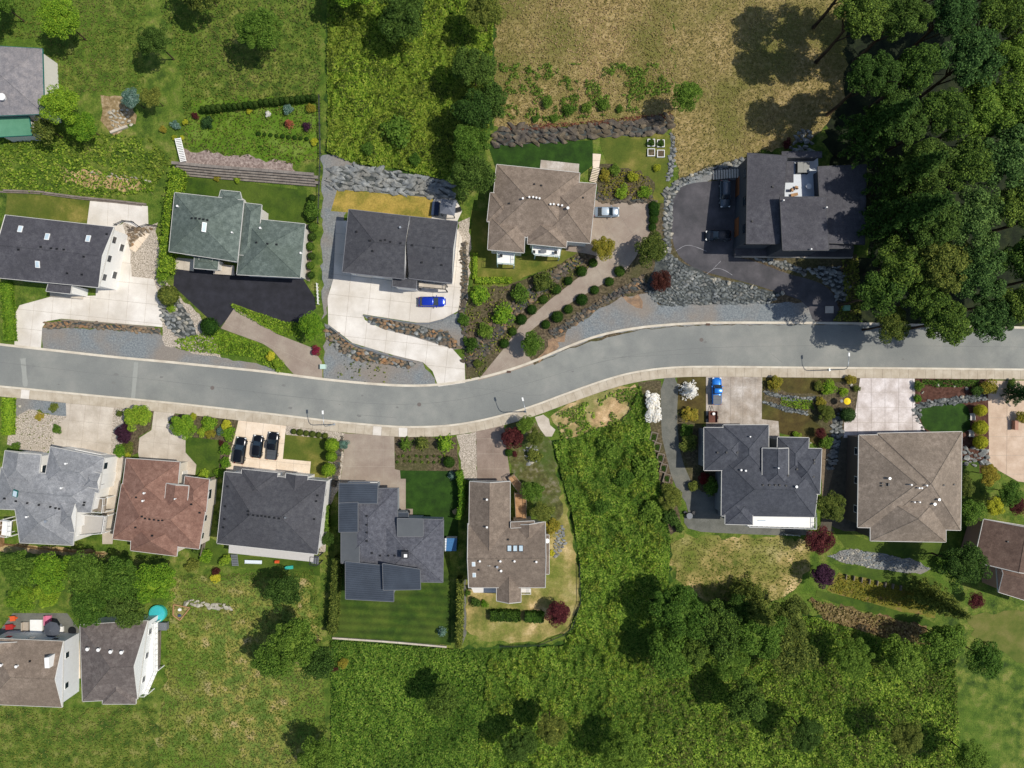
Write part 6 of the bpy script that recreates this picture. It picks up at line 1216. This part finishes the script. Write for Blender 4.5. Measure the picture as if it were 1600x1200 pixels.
def trailer():
    x, y, z = G(1112, 651); root = empty('utility_trailer', (x, y, z), 'small brown utility trailer with a white bucket behind the blue pickup', 'trailer')
    BR = mat('trailer_brown', c3('5c3c32', '6e4a3e'), 1, fine=.1); b = MB(); b.box((x, y, z+.55), (1.5, 2.0, .08)); b.obj('floor', BR, root)
    for dx, dy, a, c in ((-.75, 0, .06, 2.0), (.75, 0, .06, 2.0), (0, -1.0, 1.5, .06), (0, 1.0, 1.5, .06)): s = MB(); s.box((x+dx, y+dy, z+.78), (a, c, .42)); s.obj('side_panel', BR, root)
    for s_ in (-1, 1):
        w_ = MB(); n = 12; w_.add([(x+s_*.86+s_*.16*j, y-.1+.3*math.cos(2*math.pi*k/n), z+.34+.3*math.sin(2*math.pi*k/n)) for j in (0, 1) for k in range(n)], [tuple(range(n)), tuple(range(n, 2*n))]+[(k, (k+1) % n, n+(k+1) % n, n+k) for k in range(n)]); w_.obj('wheel', TYRE, root)
    t = MB(); t.tube([(x-.4, y+1.0, z+.5), (x-.1, y+2.0, z+.5)], .04, 5); t.tube([(x+.2, y+1.0, z+.5), (x-.1, y+2.0, z+.5)], .04, 5); t.obj('drawbar', BLACK, root)
    b = MB(); b.disc((x+.1, y+.55, z+.6), .2, .4, 12, r2=.26); tag(b.obj('bucket', WHITE), 'white bucket standing in the brown utility trailer', 'bucket')
trailer()
# ------------------------------------------------------------------ street furniture
def lamp(px, py, label, ang=0.0):
    x, y, z = G(px, py); z = T(x, y)+.12; root = empty('street_lamp', (x, y, z), label, 'street lamp', 'street lamps'); hh = 6.9; s, c = math.sin(ang), math.cos(ang)
    b = MB(); b.disc((x, y, z), .2, .25, 10); b.obj('base', ALU, root)
    b = MB(); b.tube([(x, y, z), (x, y, z+hh*.85), (x-s*.12, y+c*.12, z+hh*.95), (x-s*.5, y+c*.5, z+hh+.15)], [.1, .075, .07, .06], 8); b.obj('pole', ALU, root, True)
    b = MB(); b.tube([(x-s*.5, y+c*.5, z+hh+.15), (x-s*1.3, y+c*1.3, z+hh+.4), (x-s*2.2, y+c*2.2, z+hh+.5)], [.06, .05, .045], 7); b.obj('arm', ALU, root, True)
    h_ = MB(); h_.box((x-s*2.45, y+c*2.45, z+hh+.5), (.3, .7, .14), ang, 0, .8); hd = h_.obj('lamp_head', WHITE, root); g = MB(); g.box((x-s*2.45, y+c*2.45, z+hh+.42), (.2, .45, .05), ang); g.obj('lens', LAMPW, hd)
lamp(1295, 578, 'street lamp on the sidewalk at the right, above the brown front garden')
lamp(821, 643, 'street lamp on the sidewalk by the dark red maple at the bend', .25)
lamp(523, 663, 'street lamp on the sidewalk left of the brown concrete driveway', .05)
def box_thing(name, px, py, d, m, label, cat, rz=0, lid=None):
    x, y, z = G(px, py); b = MB(); b.box((x, y, z+d[2]/2), d, rz, 0, .96)
    root = b.obj(name, m)
    root.data.transform(Matrix.Translation((-x, -y, -z))); root.location = (x, y, z); tag(root, label, cat)
    l = MB(); l.box((x, y, z+d[2]+.03), (d[0]*1.05, d[1]*1.05, .07), rz); l.obj('lid', lid or m, root); return root
GREEN = solid('utility_green', '6c9478', .6)
box_thing('utility_box', 506, 573, (.9, .8, .8), solid('pale_green', 'b4cabc', .6), 'pale green utility box beside the mouth of the beige driveway', 'utility box')
box_thing('utility_box', 1320, 482, (1.0, .9, .9), GREEN, 'green utility box at the edge of the woods near the kerb', 'utility box')
box_thing('manhole_pad', 1295, 484, (1.4, 1.2, .2), CONCB, 'square beige concrete pad at the foot of the dark driveway', 'concrete pad')
# raised planter boxes on the dry lawn
for i, (px, py) in enumerate([(1017, 239), (1032, 241), (1017, 224), (1032, 225)]):
    x, y, z = G(px, py); root = empty('raised_planter', (x, y, z), ['empty white-framed raised bed, lower left of four on the dry lawn', 'empty white-framed raised bed, lower right of four on the dry lawn', 'planted white-framed raised bed, upper left of four on the dry lawn', 'planted white-framed raised bed, upper right of four on the dry lawn'][i], 'planter', 'raised beds')
    for dx, dy, a, c in ((-.6, 0, .1, 1.3), (.6, 0, .1, 1.3), (0, -.6, 1.1, .1), (0, .6, 1.1, .1)): b = MB(); b.box((x+dx, y+dy, z+.2), (a, c, .4)); b.obj('board', WHITE, root)
    b = MB(); b.box((x, y, z+.15), (1.08, 1.08, .3)); b.obj('soil', SOIL, root)
    if i > 1: o = link('plants', crown_mesh('bush', 0, 'box'), root); o.location = (0, 0, .5); o.scale = (.75, .75, .5)
for i, (px, py) in enumerate([(1021, 682), (1026, 698), (1031, 715), (1036, 731), (1041, 747)]):
    x, y, z = G(px, py); root = empty('planter_box', (x, y, z), '%s green-filled planter box from the top along the narrow path' % near(i), 'planter', 'planter boxes along the path')
    rz = -.25
    b = MB(); b.box((x, y, z+.2), (1.05, 1.4, .4), rz); b.obj('soil_box', SOIL, root)
    for dx, dy, a_, c_ in ((-.56, 0, .14, 1.6), (.56, 0, .14, 1.6), (0, -.74, .98, .14), (0, .74, .98, .14)):
        q_ = MB(); q_.box((x+dx*math.cos(rz)-dy*math.sin(rz), y+dx*math.sin(rz)+dy*math.cos(rz), z+.26), (a_, c_, .52), rz); q_.obj('board', WOODG, root)
    o = link('plants', crown_mesh('bush', 1, 'box'), root); o.location = (0, 0, .42); o.scale = (.42, .56, .2)
# beds of garden rows left of terrace: small upright posts
x, y, z = G(1370, 903); 
for i in range(8):
    px = 1320+i*12.2; py = 900+i*2.5; x, y, z = G(px, py); b = MB(); b.box((x, y, z+.35), (.12, .9, .7), -.15)
    tag(b.obj('wood_post', WOODG), '%s dark wooden divider from the left along the yellow heath terrace' % near(i), 'divider', 'wooden dividers')
def umbrella(px, py, r, h, m, label, n=8):
    x, y, _ = G(px, py, h); z = T(x, y); root = empty('parasol', (x, y, z), label, 'parasol')
    P = [(x+r*math.cos(2*math.pi*k/n+.2), y+r*math.sin(2*math.pi*k/n+.2), z+h) for k in range(n)]
    b = MB(); b.add(P+[(x, y, z+h+r*.35)], [(k, (k+1) % n, n) for k in range(n)]); b.add([(p[0], p[1], p[2]-.12) for p in P]+P, [(k, (k+1) % n, n+(k+1) % n, n+k) for k in range(n)]); b.obj('canopy', m, root)
    p = MB(); p.tube([(x, y, z), (x, y, z+h+r*.36)], .03, 6); p.obj('pole', WHITE, root)
    q = MB(); q.disc((x, y, z), .28, .1, 12); q.obj('base', GREY, root)
umbrella(1324, 627, .62, 2.2, YELLOW, 'small bright yellow parasol beside the stamped concrete drive', 10)
umbrella(81, 984, 1.5, 2.5, solid('charcoal_fabric', '4a4e56', .9), 'charcoal grey parasol on the patio in the bottom left')
def table(px, py, r, h, m, label, base=None, z=None):
    x, y, zz = G(px, py) if z is None else AT(px, py, z); root = empty('round_table', (x, y, zz), label, 'table'); b = MB(); b.disc((x, y, zz+h), r, .05, 18); b.obj('table_top', m, root); b = MB(); b.tube([(x, y, zz), (x, y, zz+h)], .05, 6); b.obj('leg', BLACK, root)
def chair(px, py, rz, m, label, z=None, grp=None):
    x, y, zz = G(px, py) if z is None else AT(px, py, z); root = empty('patio_chair', (x, y, zz), label, 'chair', grp)
    b = MB(); b.box((x, y, zz+.42), (.5, .5, .08), rz); b.obj('seat', m, root); b = MB(); b.box((x-.25*math.cos(rz), y-.25*math.sin(rz), zz+.7), (.07, .5, .55), rz); b.obj('backrest', m, root)
    for a, c in ((-1, -1), (1, -1), (1, 1), (-1, 1)): b = MB(); qx = .2*a; qy = .2*c; b.box((x+qx*math.cos(rz)-qy*math.sin(rz), y+qx*math.sin(rz)+qy*math.cos(rz), zz+.2), (.04, .04, .4), rz); b.obj('leg', m, root)
# roof-terrace things of the modern house
mh = [o for o in bpy.data.objects if o.get('label', '').startswith('large dark modern')][0]; ZT = mh['zb']+5.1
table(1261, 293, .48, .72, WHITE, 'round white table on the shaded roof terrace', z=ZT)
def tub():
    x, y, z = AT(1252, 264, ZT); root = empty('hot_tub', (x, y, z), 'grey covered hot tub on the white roof terrace', 'hot tub'); b = MB(); b.box((x, y, z+.42), (2.0, 1.8, .84)); b.obj('tub', BLACK, root)
    for s_ in (-1, 1): b = MB(); b.box((x+s_*.5, y, z+.9), (.98, 1.78, .1)); b.obj('cover_panel', solid('tub_cover', '8c8c86', .8), root)
tub()
for i, (px, py, lb) in enumerate([(1236, 298, 'wooden armchair at the lower left of the roof terrace'), (1243, 294, 'wooden armchair nearer the round white table on the roof terrace')]): chair(px, py, i*1.2, WOOD, lb, z=ZT)
x, y, z = AT(1240, 305, ZT); b = MB(); b.box((x, y, z+.35), (1.2, .5, .08), .2); b.box((x, y, z+.16), (1.0, .4, .3), .2); tag(b.obj('bench', WOOD), 'low wooden bench on the roof terrace against the raised roof', 'bench')
# decks' furniture
for i, (px, py, lb) in enumerate([(834, 394, 'dark chair on the right-hand white balcony of the taupe house, left one'), (868, 395, 'dark chair on the right-hand white balcony of the taupe house, right one'), (783, 400, 'dark chair on the left-hand white balcony of the taupe house')]): chair(px, py, 1.5, BLACK, lb, z=T(0, 30)+2.7)
x, y, z = AT(849, 393, T(0, 30)+2.7); b = MB(); b.box((x, y, z+.4), (1.0, .6, .06)); b.box((x, y, z+.2), (.9, .5, .34)); tag(b.obj('coffee_table', GREY), 'grey low table on the right-hand white balcony', 'table')
dz = T(40, -24)+2.6
x, y, z = AT(1188, 815, dz); b = MB(); b.box((x, y, z+.3), (1.3, .8, .1)); b.box((x, y+.35, z+.55), (1.3, .1, .5)); tag(b.obj('lounge_seat', solid('pale_blue', '9fb4c4', .8)), 'pale blue seat at the left end of the white back deck', 'seat')
shrub(1223, 815, 6, 'mid', 'potted plant in the middle of the white back deck', hh=1)
for i, (px, py, lb) in enumerate([(799, 771, 'upper dark chair on the straight wooden deck'), (808, 782, 'lower dark chair on the straight wooden deck')]): pass
x, y, z = AT(855, 845, T(0, -27)+5.0); b = MB(); b.disc((x, y, z), .15, .12, 12, r2=.42); b.tube([(x, y, z-.6), (x, y, z)], .04, 5); tag(b.obj('satellite_dish', WHITE), 'white satellite dish on the east roof edge of the taupe gabled house', 'satellite dish')
# play things behind the twin-gable house
x, y, z = G(397, 877); b = MB(); b.box((x, y, z+.35), (3.1, .55, .08), -.03); b.box((x, y+.28, z+.45), (3.1, .06, .2), -.03); b.box((x, y-.28, z+.45), (3.1, .06, .2), -.03); b.box((x-1.3, y, z+.15), (.1, .5, .35)); b.box((x+1.3, y, z+.15), (.1, .5, .35)); tag(b.obj('garden_slide', solid('pale_plastic', 'd4dce0', .4)), 'long white plastic slide lying on the narrow back lawn', 'slide')
x, y, z = G(434, 877); b = MB(); b.box((x, y, z+.3), (.75, .5, .3)); b.box((x-.2, y, z+.55), (.3, .4, .25)); b.disc((x+.25, y, z+.3), .15, .3, 10); tag(b.obj('toy_cart', ORANGE), 'orange toy on the narrow back lawn', 'toy')
x, y, z = G(453, 886); b = MB(); b.box((x, y, z+.25), (1.3, .6, .35), .1); b.box((x-.45, y, z+.5), (.5, .55, .35), .3); tag(b.obj('toy_table', AQUA), 'turquoise play table on the narrow back lawn', 'toy')
# pool, sandbox
def pool():
    x, y, z = G(249, 957); root = empty('garden_pool', (x, y, z), 'round turquoise above-ground pool beside the dark taupe house', 'pool'); b = MB(); b.disc((x, y, z), 1.5, .7, 32); b.disc((x, y, z+.7), 1.56, .06, 32); b.obj('pool_wall', AQUA, root); b = MB(); b.disc((x, y, z+.74), 1.36, .04, 32); b.obj('water', TURQ, root)
pool()
def sandbox():
    x, y, z = G(285, 955); root = empty('sandbox', (x, y, z), 'triangular wooden sandbox with toys beside the pool', 'sandbox'); P = [G(272, 944), (G(298, 949)), G(283, 968), G(272, 960)]
    for i in range(4):
        a, c = Vector(P[i]), Vector(P[(i+1) % 4]); m_ = (a+c)/2; t = (c-a); b = MB(); b.box((m_.x, m_.y, z+.2), (t.xy.length, .18, .4), math.atan2(t.y, t.x)); b.obj('board', WOOD, root)
    b = MB(); b.prism([(p[0], p[1]) for p in P], z, z+.15); b.obj('sand', SAND, root)
    for px, py, m, lb in ((281, 952, WHITE, 'white toy in the wooden sandbox'), (281, 961, solid('toy_blue', '3a4668', .5), 'dark blue toy in the wooden sandbox')): q = G(px, py); b = MB(); b.disc((q[0], q[1], z+.15), .32, .25, 10, r2=.2); b.box((q[0]+.3, q[1], z+.25), (.2, .3, .18)); tag(b.obj('sand_toy', m), lb, 'toy')
sandbox()
x, y, z = G(258, 976); b = MB(); b.box((x, y, z+.5), (1.5, 1.3, .9)); b.box((x, y, z+1.0), (1.6, 1.4, .1)); tag(b.obj('storage_box', GREY), 'grey storage box below the round pool', 'storage box')
# bottom left patio
x, y, z = G(59, 978); b = MB(); b.box((x, y, z+.45), (2.2, 2.6, .08)); b.box((x, y, z+.2), (2.0, 2.4, .4)); tag(b.obj('patio_table', WHITE), 'white rectangular table on the bottom left patio', 'table')
for px, py, m, lb in ((42, 978, solid('beige_sofa', 'a89c8c', .9), 'beige sofa left of the white patio table'), (77, 968, PINK, 'pink seat behind the charcoal parasol'), (96, 985, WHITE, 'white chairs right of the charcoal parasol')):
    x, y, z = G(px, py); b = MB(); b.box((x, y, z+.3), (1.1, 1.7, .4)); b.box((x-.45, y, z+.6), (.2, 1.7, .4)); tag(b.obj('garden_sofa', m), lb, 'sofa')
for px, py, m, lb, s_ in ((18, 978, RED, 'red barrow-like garden cart on the bottom left patio edge', 1.2), (23, 965, ORANGE, 'orange garden thing above the red cart', .8)):
    x, y, z = G(px, py); b = MB(); b.box((x, y, z+.45), (s_, .8, .35), .1, 0, 1.15); b.disc((x+s_*.5, y, z), .2, .35, 12); b.tube([(x-s_*.5, y-.3, z+.5), (x-s_, y-.35, z+.6)], .03, 5); b.tube([(x-s_*.5, y+.3, z+.5), (x-s_, y+.35, z+.6)], .03, 5); tag(b.obj('garden_cart', m), lb, 'cart')
table(115, 985, .75, .4, BLACK, 'round dark fire bowl right of the bottom left patio furniture')
# benches by oval lawn
for i, (px, py) in enumerate([(1516, 651), (1514, 677)]):
    x, y, z = G(px, py); root = empty('garden_bench', (x, y, z), '%s white garden bench between the oval lawn and the yellow shrubs' % ('upper', 'lower')[i], 'bench', 'white benches')
    for k in range(4): b = MB(); b.box((x-.22+k*.15, y, z+.45), (.11, 1.25, .04), 0); b.obj('slat', OFFW, root)
    b = MB(); b.box((x+.33, y, z+.7), (.05, 1.25, .4)); b.obj('backrest', OFFW, root)
    for c in (-.5, .5): b = MB(); b.box((x, y+c, z+.2), (.5, .07, .45)); b.obj('leg', OFFW, root)
# brick planter on the right
x, y, z = G(1582, 664); b = MB(); b.box((x, y, z+.5), (.5, 1.6, 1.0)); b.box((x, y, z+1.03), (.6, 1.7, .08)); tag(b.obj('pillar', solid('brick_pink', 'a87c68', .85)), 'pinkish low pillar beside the ochre shrub on the tan driveway', 'pillar')
# cream boulders
def rock(px, py, r, m, label, name='boulder'):
    x, y, z = G(px, py); o = link(name, rockmesh(m, random.randint(0, 9))); o.location = (x, y, z+r*.3); o.scale = (r, r, r); o.rotation_euler = (0, 0, random.uniform(0, 6)); tag(o, label, 'rock')
for px, py, r, lb in ((1465, 602, .4, 'pale rock at the left in the red mulch bed'), (1490, 604, .4, 'pale rock in the middle of the red mulch bed'), (1510, 607, .4, 'pale rock at the right in the red mulch bed'), (1441, 613, .35, 'pale rock near the stamped drive in the red mulch'), (1503, 620, .4, 'pale rock on the curved stone wall'), (1329, 601, .45, 'cream boulder under the corner shrub of the stamped drive'), (1266, 692, .25, 'small white stone by the slate-roofed house corner'), (293, 943, .8, 'large white boulder beside the sandbox'), (49, 666, .45, 'white rock in the pale stone yard'), (31, 635, .35, 'small white rock in the grey stones at the left')): rock(px, py, r, ROCKW, lb)
for i, px in enumerate((1112, 1116, 1138, 1174, 1222)): rock(px, (436, 438, 442, 448, 458)[i], .55, ROCKW, '%s bright boulder from the left along the lower edge of the dark driveway' % near(i))
for i, (px, py, r, lb) in enumerate([(622, 205, 24, 'dark bush in the middle of the bright bramble slope'), (575, 232, 10, 'small dark bush left of the dark bush on the bramble slope'), (648, 250, 10, 'small dark bush low on the bramble slope'), (1010, 730, 22, 'dark bush in the bramble thicket beside the planter boxes'), (975, 745, 16, 'dark bush in the upper middle of the bramble thicket'), (1020, 800, 20, 'dark bush in the bramble thicket near the patio corner'), (940, 790, 14, 'dark bush in the bramble thicket level with the taupe gabled roof'), (950, 700, 18, 'dark bush at the top of the bramble thicket below the sandy patch')]): shrub(px, py, r, 'mid', lb, hh=.9, asp=.7)
boulders('boulder_wall', [(172, 172), (200, 172), (208, 195), (178, 205)], 6, ROCKW, 'pale stones in the brown soil patch at the top left', cat='boulders', size=.7)
block_wall([(174, 208), (208, 195)], 1, CONCB, 'short pale concrete edging at the top left below the soil patch', .5, .4, 1.6, 0, piece='edging_panel')
table(1076, 805, .55, .7, GREY, 'small round table at the far corner of the grey patio')
chair(1070, 800, 2.2, BLACK, 'black chair left of the small round patio table')
chair(1083, 800, .8, BLACK, 'black chair right of the small round patio table')
# garden shade objects near square lawn
rock(712, 799, .8, mat('stump', c3('8c7a58', 'a08c68'), 1), 'tan boulder in the curving hedge beside the square dark lawn')
for i, (px, py, lb) in enumerate([(624, 797, 'dark planter tub by the entrance of the metal-roofed house'), (638, 799, 'dark tub at the corner of the square dark lawn')]):
    x, y, z = G(px, py); b = MB(); b.disc((x, y, z), .35, .6, 12, r2=.45); b.disc((x, y, z+.58), .38, .04, 12); tag(b.obj('planter_tub', BLACK), lb, 'planter')
for i in range(6):
    x, y, z = G(283+i*.6-(i % 2)*2, 736+i*3.2); b = MB(); b.disc((x, y, z), .18, .35, 10, r2=.24); tag(b.obj('plant_pot', (BLACK, WOODG)[i % 2]), '%s flower pot from the top in the entrance gap of the red-brown house' % near(i), 'pot', 'entrance pots')
# little perennials grid in the bed by the sidewalk
for i in range(18):
    px = 622+(i % 9)*9.2+random.uniform(-1.5, 1.5); py = 713+(i//9)*8.5+random.uniform(-1, 1); shrub(px, py, 2.6, ('olive', 'mid')[i % 2], '%s tuft from the left, %s row of small plants above the square lawn' % (near(i % 9), ('upper', 'lower')[i//9]), 'bush', 'grass_tuft', 'rows of small plants', hh=.2, cat='plant')
for px, py, r, h, col, lb in [(1095, 1022, 34, 7, 'forest', 'green tree filling the gap in the middle of the bottom group'), (1150, 1045, 32, 7, 'mid', 'green tree cut by the bottom edge in the middle of the bottom group'), (1345, 1035, 34, 6, 'mid', 'green tree cut by the bottom edge below the brush heap, left one'), (1160, 962, 30, 7, 'forest', 'green tree between the two dark trees below the straw field')]: tree(px, py, r, h, col, lb, 'deciduous_tree', 'big')
# beyond the photograph's border: the same kind of hillside
for i, px in enumerate(range(20, 760, 105)): tree(px+random.uniform(-40, 40), random.uniform(-20, 90), random.uniform(22, 42), 7, ('mid', 'bright', 'dark', 'olive')[i % 4], '%s tree from the left in the row beyond the top edge' % near(i), 'deciduous_tree', 'big', 'trees beyond the top edge')
for i, px in enumerate(range(520, 1580, 125)): tree(px+random.uniform(-45, 45), random.uniform(1095, 1215), random.uniform(24, 46), 7, ('mid', 'forest', 'dark', 'olive')[i % 4], '%s tree from the left in the row beyond the bottom edge' % near(i), 'deciduous_tree', 'big', 'trees beyond the bottom edge')
